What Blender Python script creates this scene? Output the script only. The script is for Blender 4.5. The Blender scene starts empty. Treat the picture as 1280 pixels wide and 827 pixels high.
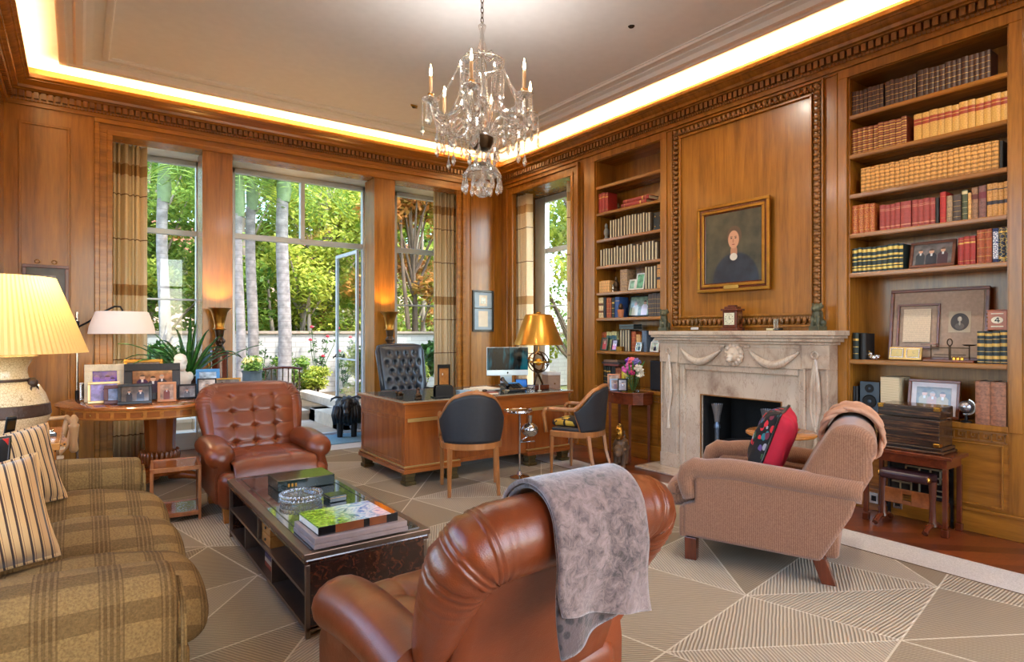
import bpy, bmesh, math, random
from mathutils import Vector, Matrix, noise as mnoise
random.seed(7)
PI = math.pi
sc = bpy.context.scene
COL = sc.collection
sin, cos = math.sin, math.cos

# ---------------------------------------------------------------- mesh builder
class B:
    def __init__(s):
        s.v = []; s.f = []; s.m = []; s.k = 0
    def add(s, vs, fs, m=0):
        o = len(s.v); s.k = o
        s.v += [tuple(p) for p in vs]
        for f in fs:
            s.f.append([i + o for i in f]); s.m.append(m)
        return s
    def xf(s, fn):                       # transform what was added last
        for i in range(s.k, len(s.v)): s.v[i] = tuple(fn(Vector(s.v[i])))
        return s
    def rot(s, ang, axis='Z', c=(0, 0, 0)):
        R = Matrix.Rotation(ang, 3, axis); c = Vector(c)
        return s.xf(lambda p: R @ (p - c) + c)
    def box(s, x0, y0, z0, x1, y1, z1, m=0):
        v = [(x, y, z) for x in (x0, x1) for y in (y0, y1) for z in (z0, z1)]
        return s.add(v, [(0, 1, 3, 2), (4, 6, 7, 5), (0, 4, 5, 1), (2, 3, 7, 6), (0, 2, 6, 4), (1, 5, 7, 3)], m)
    def cbox(s, c, d, m=0):
        return s.box(c[0]-d[0]/2, c[1]-d[1]/2, c[2]-d[2]/2, c[0]+d[0]/2, c[1]+d[1]/2, c[2]+d[2]/2, m)
    def loft(s, rings, m=0, closed=True, caps=True, loop=False):
        n = len(rings[0]); vs = [p for r in rings for p in r]; fs = []
        R = len(rings)
        for i in range(R if loop else R - 1):
            a = i * n; b = ((i + 1) % R) * n
            for j in range(n if closed else n - 1):
                k = (j + 1) % n
                fs.append((a + j, a + k, b + k, b + j))
        if caps and closed and not loop:
            fs.append(tuple(range(n))[::-1]); fs.append(tuple(range((R - 1) * n, R * n)))
        return s.add(vs, fs, m)
    def lathe(s, prof, c=(0, 0, 0), n=20, m=0, a0=0, caps=True, sq=None):
        rings = []
        for r, z in prof:
            rings.append([(c[0] + r * cos(a0 + 2 * PI * i / n), c[1] + r * sin(a0 + 2 * PI * i / n), c[2] + z) for i in range(n)])
        return s.loft(rings, m, caps=caps)
    def tube(s, path, r, n=8, m=0, loop=False, caps=True, flat=1.0):
        P = [Vector(p) for p in path]; L = len(P)
        rr = r if isinstance(r, (list, tuple)) else [r] * L
        rings = []; up = None
        for i in range(L):
            if loop: t = P[(i + 1) % L] - P[i - 1]
            else: t = P[min(i + 1, L - 1)] - P[max(i - 1, 0)]
            t = t.normalized() if t.length > 1e-9 else Vector((0, 0, 1))
            if up is None:
                up = Vector((0, 0, 1)) if abs(t.z) < .9 else Vector((1, 0, 0))
            sd = t.cross(up)
            sd = sd.normalized() if sd.length > 1e-6 else t.orthogonal().normalized()
            up = sd.cross(t).normalized()
            rings.append([P[i] + sd * (rr[i] * cos(2 * PI * j / n)) + up * (rr[i] * flat * sin(2 * PI * j / n)) for j in range(n)])
        return s.loft(rings, m, caps=caps, loop=loop)
    def cyl(s, a, b, r0, r1=None, n=12, m=0):
        return s.tube([a, b], [r0, r0 if r1 is None else r1], n, m)
    def prism(s, poly, a0, a1, ax='y', m=0):
        def P(u, w, a):
            return (u, a, w) if ax == 'y' else ((a, u, w) if ax == 'x' else (u, w, a))
        return s.loft([[P(u, w, a0) for u, w in poly], [P(u, w, a1) for u, w in poly]], m)
    def grid(s, fn, nu, nv, m=0):
        vs = [fn(i / nu, j / nv) for i in range(nu + 1) for j in range(nv + 1)]
        fs = [(i*(nv+1)+j, (i+1)*(nv+1)+j, (i+1)*(nv+1)+j+1, i*(nv+1)+j+1) for i in range(nu) for j in range(nv)]
        return s.add(vs, fs, m)
    def rbox(s, c, d, r, seg=4, nd=6, fn=None, m=0):   # rounded box, fn(p, q) may deform (q in -1..1)
        h = [x / 2 for x in d]; r = min(r, min(h) * .999)
        def ticks(hh):
            t = [-hh + r * (1 - cos(PI / 2 * i / seg)) for i in range(seg + 1)]
            inn = [(-hh + r) + (2 * hh - 2 * r) * i / nd for i in range(1, nd)]
            return t + inn + [-x for x in t[::-1]]
        T = [ticks(x) for x in h]; idx = {}; vs = []; fs = []
        def V(p):
            key = tuple(round(a, 6) for a in p)
            if key not in idx:
                q = Vector([max(-h[i] + r, min(h[i] - r, p[i])) for i in range(3)])
                w = Vector(p) - q
                pp = q + (w.normalized() * r if w.length > 1e-9 else w)
                qq = Vector([pp[i] / h[i] for i in range(3)])
                pp = pp + Vector(c)
                if fn: pp = fn(pp, qq)
                idx[key] = len(vs); vs.append(tuple(pp))
            return idx[key]
        for ax in range(3):
            a, b = [i for i in range(3) if i != ax]
            for sg in (-1, 1):
                for i in range(len(T[a]) - 1):
                    for j in range(len(T[b]) - 1):
                        q = []
                        for (ii, jj) in ((i, j), (i + 1, j), (i + 1, j + 1), (i, j + 1)):
                            p = [0, 0, 0]; p[ax] = sg * h[ax]; p[a] = T[a][ii]; p[b] = T[b][jj]; q.append(V(p))
                        if len(set(q)) > 2: fs.append(q)
        return s.add(vs, fs, m)
    def ball(s, c, r, n=12, m=0, nz=None):
        if not isinstance(r, (list, tuple)): r = (r, r, r)
        nz = nz or max(4, n // 2); rings = []
        for i in range(nz + 1):
            t = PI * (i if 0 < i < nz else (.02 if i == 0 else nz - .02)) / nz
            rings.append([(c[0] + r[0]*sin(t)*cos(2*PI*j/n), c[1] + r[1]*sin(t)*sin(2*PI*j/n), c[2] - r[2]*cos(t)) for j in range(n)])
        return s.loft(rings, m)
    def build(s, name, mats, parent=None, smooth=None, bevel=0, sub=0, solid=0, normals=True, bseg=2, fix=False):
        me = bpy.data.meshes.new(name)
        me.from_pydata(s.v, [], s.f)
        mats = mats if isinstance(mats, (list, tuple)) else [mats]
        for mt in mats: me.materials.append(mt)
        if len(mats) > 1: me.polygons.foreach_set('material_index', s.m)
        if normals:
            bm = bmesh.new(); bm.from_mesh(me)
            if fix: bmesh.ops.remove_doubles(bm, verts=bm.verts, dist=1e-5)
            bmesh.ops.recalc_face_normals(bm, faces=bm.faces); bm.to_mesh(me); bm.free()
        if smooth is not None:
            me.polygons.foreach_set('use_smooth', [True] * len(me.polygons))
            if smooth < 180: me.set_sharp_from_angle(angle=math.radians(smooth))
        me.update()
        o = bpy.data.objects.new(name, me); COL.objects.link(o)
        if parent: o.parent = parent
        if bevel:
            b = o.modifiers.new('b', 'BEVEL'); b.width = bevel; b.segments = bseg; b.limit_method = 'ANGLE'; b.angle_limit = math.radians(40)
        if solid:
            b = o.modifiers.new('s', 'SOLIDIFY'); b.thickness = solid; b.offset = 0
        if sub:
            b = o.modifiers.new('u', 'SUBSURF'); b.levels = b.render_levels = sub
        return o

def tag(o, label, cat, group=None, kind=None):
    o['label'] = label; o['category'] = cat
    if group: o['group'] = group
    if kind: o['kind'] = kind
    return o
def thing(name, label, cat, loc=(0, 0, 0), rz=0, group=None):
    o = bpy.data.objects.new(name, None); COL.objects.link(o)
    o.empty_display_size = .1; o.location = loc; o.rotation_euler = (0, 0, rz)
    return tag(o, label, cat, group)
def struct(o, label=None):
    o['kind'] = 'structure'
    if label: o['label'] = label
    return o
KIDS = {}
def kids(r):
    return [o for o in COL.objects if o.parent == r]
def dup(r, loc, rz=None, label=None):
    c = r.copy(); COL.objects.link(c); c.location = loc
    if rz is not None: c.rotation_euler = (0, 0, rz)
    if label: c['label'] = label
    for ch in kids(r):
        d = ch.copy(); COL.objects.link(d); d.parent = c
        for g in kids(ch):
            e = g.copy(); COL.objects.link(e); e.parent = d
    return c

# ---------------------------------------------------------------- materials
def srgb(r, g, b):
    f = lambda c: (c/255/12.92 if c/255 <= .04045 else ((c/255 + .055)/1.055)**2.4)
    return (f(r), f(g), f(b), 1)
class NT:
    def __init__(s, name):
        s.mat = bpy.data.materials.new(name); s.mat.use_nodes = True
        s.t = s.mat.node_tree; s.t.nodes.clear()
        s.out = s.t.nodes.new('ShaderNodeOutputMaterial')
    def n(s, typ, ins=None, **kw):
        nd = s.t.nodes.new('ShaderNode' + typ)
        for k, v in kw.items(): setattr(nd, k, v)
        for k, v in (ins or {}).items(): s.set(nd, k, v)
        return nd
    def set(s, nd, k, v):
        if hasattr(v, 'outputs'): v = v.outputs[0]
        if isinstance(v, bpy.types.NodeSocket): s.t.links.new(v, nd.inputs[k])
        else: nd.inputs[k].default_value = v
    def math(s, op, a, b=0.0, c=None, clamp=False):
        nd = s.n('Math', {0: a, 1: b}, operation=op); nd.use_clamp = clamp
        if c is not None: s.set(nd, 2, c)
        return nd.outputs[0]
    def coord(s, scale=(1, 1, 1), rot=(0, 0, 0), kind='Object', loc=(0, 0, 0)):
        tc = s.n('TexCoord')
        return s.n('Mapping', {'Vector': tc.outputs[kind], 'Scale': scale, 'Rotation': rot, 'Location': loc}).outputs[0]
    def ramp(s, fac, stops, interp='LINEAR'):
        nd = s.n('ValToRGB', {'Fac': fac}); cr = nd.color_ramp; cr.interpolation = interp
        while len(cr.elements) < len(stops): cr.elements.new(.5)
        for e, (p, c) in zip(cr.elements, stops): e.position = p; e.color = c if len(c) == 4 else (*c, 1)
        return nd.outputs[0]
    def noise(s, vec, scale, detail=4, rough=.5, dist=0):
        return s.n('TexNoise', {'Vector': vec, 'Scale': scale, 'Detail': detail, 'Roughness': rough, 'Distortion': dist}).outputs[0]
    def mix(s, fac, a, b, blend='MIX'):
        nd = s.n('Mix', data_type='RGBA', blend_type=blend)
        s.set(nd, 0, fac); s.set(nd, 6, a); s.set(nd, 7, b)
        return nd.outputs[2]
    def sep(s, vec):
        return s.n('SeparateXYZ', {0: vec}).outputs
    def bump(s, h, strength=.3, dist=.01):
        return s.n('Bump', {'Height': h, 'Strength': strength, 'Distance': dist}).outputs[0]
    def pbsdf(s, color, rough=.5, metal=0, normal=None, **kw):
        p = s.n('BsdfPrincipled', {'Base Color': color, 'Roughness': rough, 'Metallic': metal})
        if normal is not None: s.set(p, 'Normal', normal)
        for k, v in kw.items(): s.set(p, k.replace('_', ' '), v)
        s.t.links.new(p.outputs[0], s.out.inputs[0])
        return p
MC = {}
def flat(name, rgb, rough=.5, metal=0, bump=0, bscale=60, var=.12, **kw):
    if name in MC: return MC[name]
    t = NT(name); c = srgb(*rgb); v = t.coord()
    h = t.noise(v, bscale, 3)
    dk = (c[0]*(1-var), c[1]*(1-var), c[2]*(1-var), 1); lt = tuple(min(1, x*(1+var)) for x in c[:3]) + (1,)
    col = t.ramp(t.noise(v, bscale*.21, 3), [(.3, dk), (.7, lt)])
    t.pbsdf(col, rough, metal, t.bump(h, bump, .005) if bump else None, **kw)
    MC[name] = t.mat; return t.mat
def wood(name, dark, light, axis='z', rough=.28, scale=1.0, coat=.14, bump=.05):
    if name in MC: return MC[name]
    t = NT(name)
    sc3 = {'z': (9, 9, .7), 'x': (.7, 9, 9), 'y': (9, .7, 9)}[axis]
    v = t.coord(tuple(x*scale for x in sc3))
    a = t.noise(v, 1.6, 6, .6, .6); b = t.noise(v, 9, 3, .6)
    f = t.math('ADD', t.math('MULTIPLY', a, .75), t.math('MULTIPLY', b, .3))
    col = t.ramp(f, [(.28, srgb(*dark)), (.75, srgb(*light))])
    t.pbsdf(col, rough, 0, t.bump(b, bump, .003), Coat_Weight=coat, Coat_Roughness=.12)
    MC[name] = t.mat; return t.mat
def leather(name, rgb, rough=.34):
    t = NT(name); v = t.coord()
    c = srgb(*rgb)
    n1 = t.noise(v, 5, 4); n2 = t.n('TexVoronoi', {'Vector': v, 'Scale': 260}).outputs[0]
    col = t.ramp(n1, [(.3, tuple(x*.72 for x in c[:3]) + (1,)), (.7, tuple(min(1, x*1.2) for x in c[:3]) + (1,))])
    h = t.math('ADD', t.math('MULTIPLY', n2, .25), t.noise(v, 22, 3))
    t.pbsdf(col, rough, 0, t.bump(h, .22, .006), Coat_Weight=.15, Coat_Roughness=.2)
    return t.mat
def emit(name, rgb, strength):
    t = NT(name); e = t.n('Emission', {'Color': rgb + (1,), 'Strength': strength}); t.t.links.new(e.outputs[0], t.out.inputs[0]); return t.mat
def glass_thin(name, tint=(.95, .98, .97), refl=.09, rough=0.0):
    t = NT(name)
    fr = t.math('MULTIPLY_ADD', t.math('POWER', t.n('LayerWeight', {'Blend': .5}).outputs['Facing'], 5.0), .9, .022)
    mx = t.n('MixShader', {0: fr, 1: t.n('BsdfTransparent', {'Color': tint + (1,)}), 2: t.n('BsdfGlossy', {'Color': (1, 1, 1, 1), 'Roughness': rough})})
    t.t.links.new(mx.outputs[0], t.out.inputs[0]); return t.mat

W_PANEL = wood('walnut_panelling', (108, 64, 16), (174, 114, 38), 'z', .27)
W_PANH = wood('walnut_rail', (108, 64, 16), (172, 112, 36), 'x', .27)
W_PANY = wood('walnut_rail_depth', (108, 64, 16), (172, 112, 36), 'y', .27)
W_CARVE = wood('walnut_carving', (92, 54, 18), (158, 104, 46), 'z', .35)
W_DESK = wood('desk_wood', (118, 56, 20), (170, 94, 38), 'z', .22, .8, .4)
W_DESKX = wood('desk_wood_level', (118, 56, 20), (172, 96, 38), 'x', .22, .8, .4)
W_CHAIR = wood('fruitwood', (128, 76, 36), (178, 116, 62), 'z', .3)
W_MAHOG = wood('mahogany', (62, 24, 12), (112, 50, 26), 'z', .22, 1.2, .4)
W_MAHX = wood('mahogany_level', (70, 28, 14), (118, 54, 28), 'x', .22, 1.2, .4)
W_TABLE = wood('table_top_wood', (110, 56, 24), (168, 98, 46), 'x', .16, .7, .5)
W_HONEY = wood('honey_wood', (150, 88, 34), (200, 132, 62), 'y', .25, 1, .3)
BRASS = flat('brass', (196, 150, 70), .22, 1)
GILT = flat('gilt', (170, 122, 52), .35, 1, .3, 90)
BRONZE = flat('bronze', (70, 52, 36), .35, .8, .2)
IRON = flat('black_iron', (26, 25, 26), .45, .6)
CHROME = flat('chrome', (205, 208, 212), .09, 1, var=.02)
BLACK = flat('black_lacquer', (16, 15, 16), .25)
WHITE = flat('white_paint', (226, 224, 218), .5, var=.03)
PLASTER = flat('ceiling_plaster', (232, 230, 230), .85, var=.02)
PAPER = flat('paper', (226, 214, 192), .8, var=.06)
L_TAN = leather('saddle_leather', (110, 48, 17))
L_DARK = leather('navy_black_leather', (30, 36, 44), .32)
GLASS = glass_thin('window_glass')
def crystal_mat():
    t = NT('crystal')
    g = t.n('BsdfGlass', {'Color': (1, 1, 1, 1), 'Roughness': .02, 'IOR': 1.55})
    tr = t.n('BsdfTransparent', {'Color': (.97, .98, 1, 1)}); gl = t.n('BsdfGlossy', {'Color': (1, 1, 1, 1), 'Roughness': .05})
    m1 = t.n('MixShader', {0: .4, 1: g, 2: tr}); m2 = t.n('MixShader', {0: .36, 1: m1, 2: gl})
    t.t.links.new(m2.outputs[0], t.out.inputs[0]); return t.mat
CRYSTAL = crystal_mat()
CLEAR = glass_thin('clear_acrylic', (.84, .89, .89), .12, .02)

# ---------------------------------------------------------------- lights
def area(name, loc, rot, sx, sy, power, col=(1, 1, 1), portal=False, spread=PI):
    l = bpy.data.lights.new(name, 'AREA'); l.shape = 'RECTANGLE'; l.size = sx; l.size_y = sy; l.energy = power; l.color = col; l.spread = spread
    o = bpy.data.objects.new(name, l); o.location = loc; o.rotation_euler = rot; COL.objects.link(o)
    if portal: l.cycles.is_portal = True
    return o
def point(name, loc, power, col, r=.03):
    l = bpy.data.lights.new(name, 'POINT'); l.energy = power; l.color = col; l.shadow_soft_size = r
    o = bpy.data.objects.new(name, l); o.location = loc; COL.objects.link(o)
    return o
def spot(name, loc, power, col=(1, .86, .68), ang=100, blend=.6, r=.06, to=None):
    l = bpy.data.lights.new(name, 'SPOT'); l.energy = power; l.color = col; l.shadow_soft_size = r; l.spot_size = math.radians(ang); l.spot_blend = blend
    o = bpy.data.objects.new(name, l); o.location = loc; COL.objects.link(o)
    if to: o.rotation_euler = (Vector(to) - Vector(loc)).to_track_quat('-Z', 'Y').to_euler()
    return o
SKY, SUN, EXPOSURE = 1.25, 4.0, 0.38
# ================================================================ ROOM
XL, XR, YW, YG, YB, ZC = -.57, 5.13, 7.4, 8.2, -1.8, 3.95
def parquet():
    t = NT('parquet'); v = t.coord((1, 1, 1), (0, 0, PI/4))
    br = t.n('TexBrick', {'Vector': v, 'Scale': 1.0, 'Color1': srgb(46, 18, 9), 'Color2': srgb(136, 68, 32), 'Mortar': srgb(50, 22, 10), 'Mortar Size': .0015, 'Brick Width': .7, 'Row Height': .11, 'Bias': 0.1})
    g = t.noise(t.coord((3, 26, 10), (0, 0, PI/4)), 3, 5)
    c = t.mix(.25, br.outputs[0], t.ramp(g, [(.3, srgb(70, 30, 12)), (.7, srgb(126, 62, 28))]))
    t.pbsdf(c, .3, 0, None, Coat_Weight=.2, Coat_Roughness=.15)
    return t.mat
struct(B().box(-1.3, YB - .2, -.08, 5.9, YG + .1, 0).build('floor', parquet()))
struct(B().box(-1.4, YB - .4, ZC, 6.0, YG + .25, ZC + .2).build('ceiling', PLASTER))
# --- right wall
w = B()
def rw(y0, y1, z0, z1, x0=XR, x1=5.52): w.box(x0, y0, z0, x1, y1, z1)
rw(YB - .2, 1.356, 0, ZC); rw(1.356, 2.414, 3.5, ZC); rw(2.414, 2.94, 0, ZC); rw(3.78, 4.371, 0, ZC); rw(2.94, 3.78, .79, ZC)
rw(4.371, 5.394, 3.5, ZC); rw(5.394, 5.62, 0, ZC); rw(5.62, 7.22, 3.42, ZC, XR, 5.75); rw(7.22, YG + .2, 0, ZC, XR, 5.75)
rw(5.62, 7.22, 3.42, 3.8, 5.6, 5.75); rw(5.5, 5.62, 0, ZC, 5.5, 5.75); rw(2.9, 3.82, 0, 1.0, 5.55, 5.62); rw(1.3, 2.45, 0, 3.6, 5.495, 5.52); rw(4.33, 5.43, 0, 3.6, 5.495, 5.52)
w.box(XR, 5.6, 0, XR + .05, 5.80, 3.42).box(XR, 7.10, 0, XR + .05, 7.24, 3.42)
struct(w.build('wall_right', W_PANEL))
# --- window wall (thick: piers and a glazed line behind)
w = B()
w.box(-1.3, YW, 0, .1, YG + .2, ZC).box(4.75, YW, 0, XR, YG + .2, ZC).box(.1, YW, 3.42, 4.75, 7.64, ZC).box(.1, YW, 0, .275, YW + .05, 3.42).box(4.38, YW, 0, 4.75, YW + .05, 3.42)
struct(w.build('wall_far', W_PANEL))
struct(B().box(.1, 7.64, 3.47, 4.75, YG + .2, ZC).build('wall_far_soffit', WHITE))
w = B()
for a, b in ((1.111, 1.421), (3.12, 3.412)):
    w.box(a, YW + .004, 0, b, 7.72, 3.42)
struct(w.build('wall_far_piers', W_PANEL, bevel=.006))
# --- left wall with its bay, back wall with tall openings added to let daylight in
w = B()
w.box(-1.0, 6.5, 0, XL, YW, ZC).box(-1.0, YB - .2, 0, XL, .9, ZC).box(-1.3, .9, 3.42, XL, 6.5, ZC)
w.box(-1.3, .9, 0, -1.18, 1.0, 3.42).box(-1.3, 3.1, 0, -1.18, 3.3, 3.42).box(-1.3, 5.3, 0, -1.18, 6.5, 3.42).box(-1.3, .9, 0, -1.18, 6.5, .45)
struct(w.build('wall_left', W_PANEL))
w = B(); xs = [XL, -.1, 1.2, 1.7, 3.0, 3.5, 4.8, XR]
for i in range(0, 8, 2): w.box(xs[i], YB - .2, 0, xs[i + 1], YB, ZC)
w.box(XL, YB - .2, 3.42, XR, YB, ZC).box(XL, YB - .2, 0, XR, YB, .08)
struct(w.build('wall_back', W_PANEL))
# --- mouldings that run round the room
def ring(rect, prof):
    x0, y0, x1, y1 = rect; R = []
    for (cx, cy, sx, sy) in ((x0, y0, 1, 1), (x1, y0, -1, 1), (x1, y1, -1, -1), (x0, y1, 1, -1)):
        R.append([(cx + sx * d, cy + sy * d, z) for d, z in prof])
    return B().loft(R, loop=True)
RM = (XL, YB, XR, YW)
cp = [(0, 3.575), (.022, 3.575), (.022, 3.615), (.034, 3.622), (.034, 3.636), (.028, 3.640), (.028, 3.70), (.075, 3.705), (.082, 3.712), (.11, 3.716), (.115, 3.742), (.14, 3.752),
      (.165, 3.776), (.19, 3.79), (.2, 3.795), (.2, 3.83), (.18, 3.83), (.175, 3.775), (.03, 3.765), (0, 3.765)]
struct(ring(RM, cp).build('trim_1', W_PANH, smooth=25))
d = B()
n = int((YW - YB) / .055)
for i in range(n):
    y = YW - .06 - i * .055
    if y > .6: d.box(XR - .066, y - .036, 3.642, XR - .02, y, 3.70)
n = int((XR - XL) / .055)
for i in range(n):
    x = XL + .06 + i * .055; d.box(x, YW - .066, 3.642, x + .036, YW - .02, 3.70)
for i in range(80):
    y = YW - .06 - i * .055; d.box(XL + .02, y - .036, 3.642, XL + .066, y, 3.70)
struct(d.build('trim_2', W_CARVE))
d = B()                                    # bead row under the dentils
for i in range(230):
    y = YW - .05 - i * .03; d.box(XR - .042, y - .02, 3.616, XR - .03, y, 3.635)
for i in range(188):
    x = XL + .05 + i * .03; d.box(x, YW - .042, 3.616, x + .02, YW - .03, 3.635)
struct(d.build('trim_3', W_CARVE))
# ceiling plaster mouldings
cm = (XL + .42, YB + .42, XR - .40, YW - .30)
pr = [(0, 3.955), (0, 3.925), (.02, 3.915), (.06, 3.91), (.075, 3.928), (.11, 3.932), (.13, 3.90), (.18, 3.895), (.20, 3.93), (.25, 3.94), (.25, 3.955)]
struct(ring(cm, pr).build('trim_4', PLASTER, smooth=30))
cm2 = (cm[0] + .33, cm[1] + .33, cm[2] - .33, cm[3] - .33)
struct(ring(cm2, [(0, 3.955), (0, 3.935), (.02, 3.925), (.045, 3.925), (.055, 3.94), (.07, 3.94), (.07, 3.955)]).build('trim_5', PLASTER, smooth=30))
# --- skirting
struct(B().box(XR - .025, YB, 0, XR, 2.42, .15).box(XR - .032, YB, .15, XR, 2.42, .17).box(XR - .025, 4.32, 0, XR, 5.66, .15).box(XR - .032, 4.32, .15, XR, 5.66, .17)
       .box(XR - .025, 7.2, 0, XR, YW, .15).build('baseboard_right', W_PANY, bevel=.004))
struct(B().box(XL, YW - .025, 0, .15, YW, .15).box(4.46, YW - .025, 0, XR - .03, YW, .15).build('baseboard_far', W_PANH, bevel=.004))
# --- casings and raised panel frames
def frame_x(o, x, y0, y1, z0, z1, wd, pr_, legs=True):          # rectangular moulding ring on a wall x = const
    a = x - pr_
    o.box(a, y0, z1 - wd, x, y1, z1); o.box(a, y0, z0, x, y0 + wd, z1 - wd); o.box(a, y1 - wd, z0, x, y1, z1 - wd)
    if legs: o.box(a, y0 + wd, z0, x, y1 - wd, z0 + wd)
def frame_y(o, y, x0, x1, z0, z1, wd, pr_, legs=True):
    a = y - pr_
    o.box(x0, a, z1 - wd, x1, y, z1); o.box(x0, a, z0, x0 + wd, y, z1 - wd); o.box(x1 - wd, a, z0, x1, y, z1 - wd)
    if legs: o.box(x0 + wd, a, z0, x1 - wd, y, z0 + wd)
t6 = B()
frame_y(t6, YW, .13, 4.475, 0, 3.565, .045, .05, False); frame_y(t6, YW, .165, 4.44, 0, 3.53, .10, .022, False); frame_y(t6, YW, .235, 4.40, 0, 3.465, .05, .035, False)
struct(t6.build('trim_6', W_PANH, bevel=.006))
t7 = B()
frame_x(t7, XR, 5.66, 7.24, 0, 3.55, .045, .05, False); frame_x(t7, XR, 5.69, 7.2, 0, 3.52, .10, .022, False); frame_x(t7, XR, 5.77, 7.13, 0, 3.45, .045, .035, False)
struct(t7.build('trim_7', W_PANEL, bevel=.006))
t8 = B()                                                   # plain raised panels of the window wall
frame_y(t8, YW, -.46, -.07, .28, 3.42, .018, .014); frame_y(t8, YW, 4.58, 5.0, .28, 3.42, .018, .014)
frame_y(t8, YW, -.47, -.06, .2, 3.43, .006, .004)
struct(t8.build('trim_8', W_PANEL, bevel=.004))
t9 = B()                                                   # stiles round the bookcases and pilaster strips
for y0, y1 in ((1.356, 2.414), (4.371, 5.394)):
    frame_x(t9, XR, y0 - .075, y1 + .075, .722, 3.57, .075, .012, False); t9.box(XR - .012, y0, .722, XR, y1, .762)
frame_x(t9, XR, 2.49, 4.295, .0, 3.56, .012, .016, False)
frame_x(t9, XR, 1.0, 1.24, .2, 3.54, .012, .012)
struct(t9.build('trim_9', W_PANEL, bevel=.004))
# carved frame over the mantel
def carved(y0, y1, z0, z1):
    o = B(); x = XR
    for (a, b) in (((y0, z0), (y1, z0)), ((y1, z0), (y1, z1)), ((y1, z1), (y0, z1)), ((y0, z1), (y0, z0))):
        L = math.hypot(b[0]-a[0], b[1]-a[1]); n = int(L / .052); uy, uz = (b[0]-a[0])/L, (b[1]-a[1])/L
        for i in range(n + 1):
            t = i * L / n; cy, cz = a[0] + uy*t, a[1] + uz*t
            o.ball((x - .02, cy, cz), (.022, .021 + .014*abs(uz), .021 + .014*abs(uy)), 6)
            o.ball((x - .022, cy + uy*.026 + uz*.02, cz + uz*.026 + uy*.02), (.014, .013, .013), 5)
    return o
struct(carved(2.655, 4.155, 1.51, 3.5).build('trim_10', W_CARVE, smooth=180))
o = B(); frame_x(o, XR, 2.60, 4.21, 1.455, 3.555, .016, .03); frame_x(o, XR, 2.70, 4.11, 1.555, 3.455, .02, .026)
struct(o.build('trim_11', W_PANEL, bevel=.004))
# --- glazing
FRM = flat('window_metal', (196, 202, 208), .35, .3, var=.03)
def window(name, x0, x1, rails, mull=(), bottom=.2, open_below=None):
    f = B(); a, b = YG - .04, YG + .04
    f.box(x0, a, 0, x0 + .045, b, 3.47).box(x1 - .045, a, 0, x1, b, 3.47).box(x0, a, 3.41, x1, b, 3.47)
    for z, h in rails: f.box(x0 + .045, a + .01, z - h/2, x1 - .045, b - .01, z + h/2)
    for x, z0, z1 in mull: f.box(x - .028, a, z0, x + .028, b, z1)
    f.box(x0, a, 0, x1, b, .035)
    if bottom: f.box(x0 + .045, a + .005, .035, x1 - .045, b - .005, bottom)
    fr = struct(f.build(name, FRM, bevel=.004))
    z0 = open_below or bottom
    g = B().box(x0 + .045, YG - .004, z0, x1 - .045, YG + .004, 3.41).build('window_pane', GLASS, fr)
    return fr
window('window_1', .1, 1.2, [(2.60, .06), (1.80, .02)])
w2 = window('window_2', 1.55, 3.31, [(2.62, .07)], [(2.43, 2.62, 3.41)], 0, 2.65)
window('window_3', 3.75, 4.75, [(2.62, .07), (1.81, .02)])
struct(B().box(1.2, YG - .05, 0, 1.55, YG + .08, 3.47).box(3.31, YG - .05, 0, 3.75, YG + .08, 3.47).build('window_frame_post', FRM))
# open glazed leaf of the garden door
dr = thing('glass_door', 'narrow metal framed glass door standing open onto the patio', 'door', (3.22, YG + .03, .02), 0)
f = B(); L, Hh = .86, 2.56
f.box(-.02, 0, 0, .02, .045, Hh).box(-.02, L - .045, 0, .02, L, Hh).box(-.02, .045, Hh - .05, .02, L - .045, Hh).box(-.02, .045, 0, .02, L - .045, .10).box(-.012, .045, .98, .012, L - .045, 1.005)
f.build('door_frame', FRM, dr, bevel=.004)
B().box(-.004, .045, .1, .004, L - .045, .98).box(-.004, .045, 1.005, .004, L - .045, Hh - .05).build('glass_pane', GLASS, dr)
h = B()
for s in (-1, 1):
    h.tube([(s*.02, L - .03, 1.02), (s*.06, L - .03, 1.02), (s*.075, L - .06, 1.0), (s*.07, L - .13, 1.03), (s*.06, L - .15, 1.06)], .009, 8)
h.build('door_handle', IRON, dr, smooth=60)
dr['kind'] = 'structure'
# right-hand window
f = B(); xg = 5.66
f.box(xg - .04, 6.98, 0, xg + .04, 7.22, 3.42).box(xg - .04, 5.62, 0, xg + .04, 5.68, 3.42)
for z, hh in ((.1, .2), (2.62, .07), (1.80, .02), (3.38, .09)): f.box(xg - .03, 5.68, z - hh/2, xg + .03, 6.98, z + hh/2)
fr = struct(f.build('window_4', FRM, bevel=.004))
B().box(xg - .004, 5.68, .2, xg + .004, 6.98, 3.34).build('window_pane', GLASS, fr)
# unseen windows put in behind the camera and in the bay for daylight
for i, (x0, x1) in enumerate(((-.1, 1.2), (1.7, 3.0), (3.5, 4.8))):
    f = B(); y = YB - .1
    f.box(x0, y - .03, .08, x0 + .05, y + .03, 3.42).box(x1 - .05, y - .03, .08, x1, y + .03, 3.42).box(x0, y - .03, 3.36, x1, y + .03, 3.42).box(x0, y - .03, 2.58, x1, y + .03, 2.64)
    struct(f.build('window_%d' % (5 + i), FRM))
for i, (y0, y1) in enumerate(((1.0, 3.1), (3.3, 5.3))):
    f = B(); x = -1.24
    f.box(x - .03, y0, .45, x + .03, y0 + .05, 3.42).box(x - .03, y1 - .05, .45, x + .03, y1, 3.42).box(x - .03, y0, 2.58, x + .03, y1, 2.64)
    struct(f.build('window_%d' % (8 + i), FRM))

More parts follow.
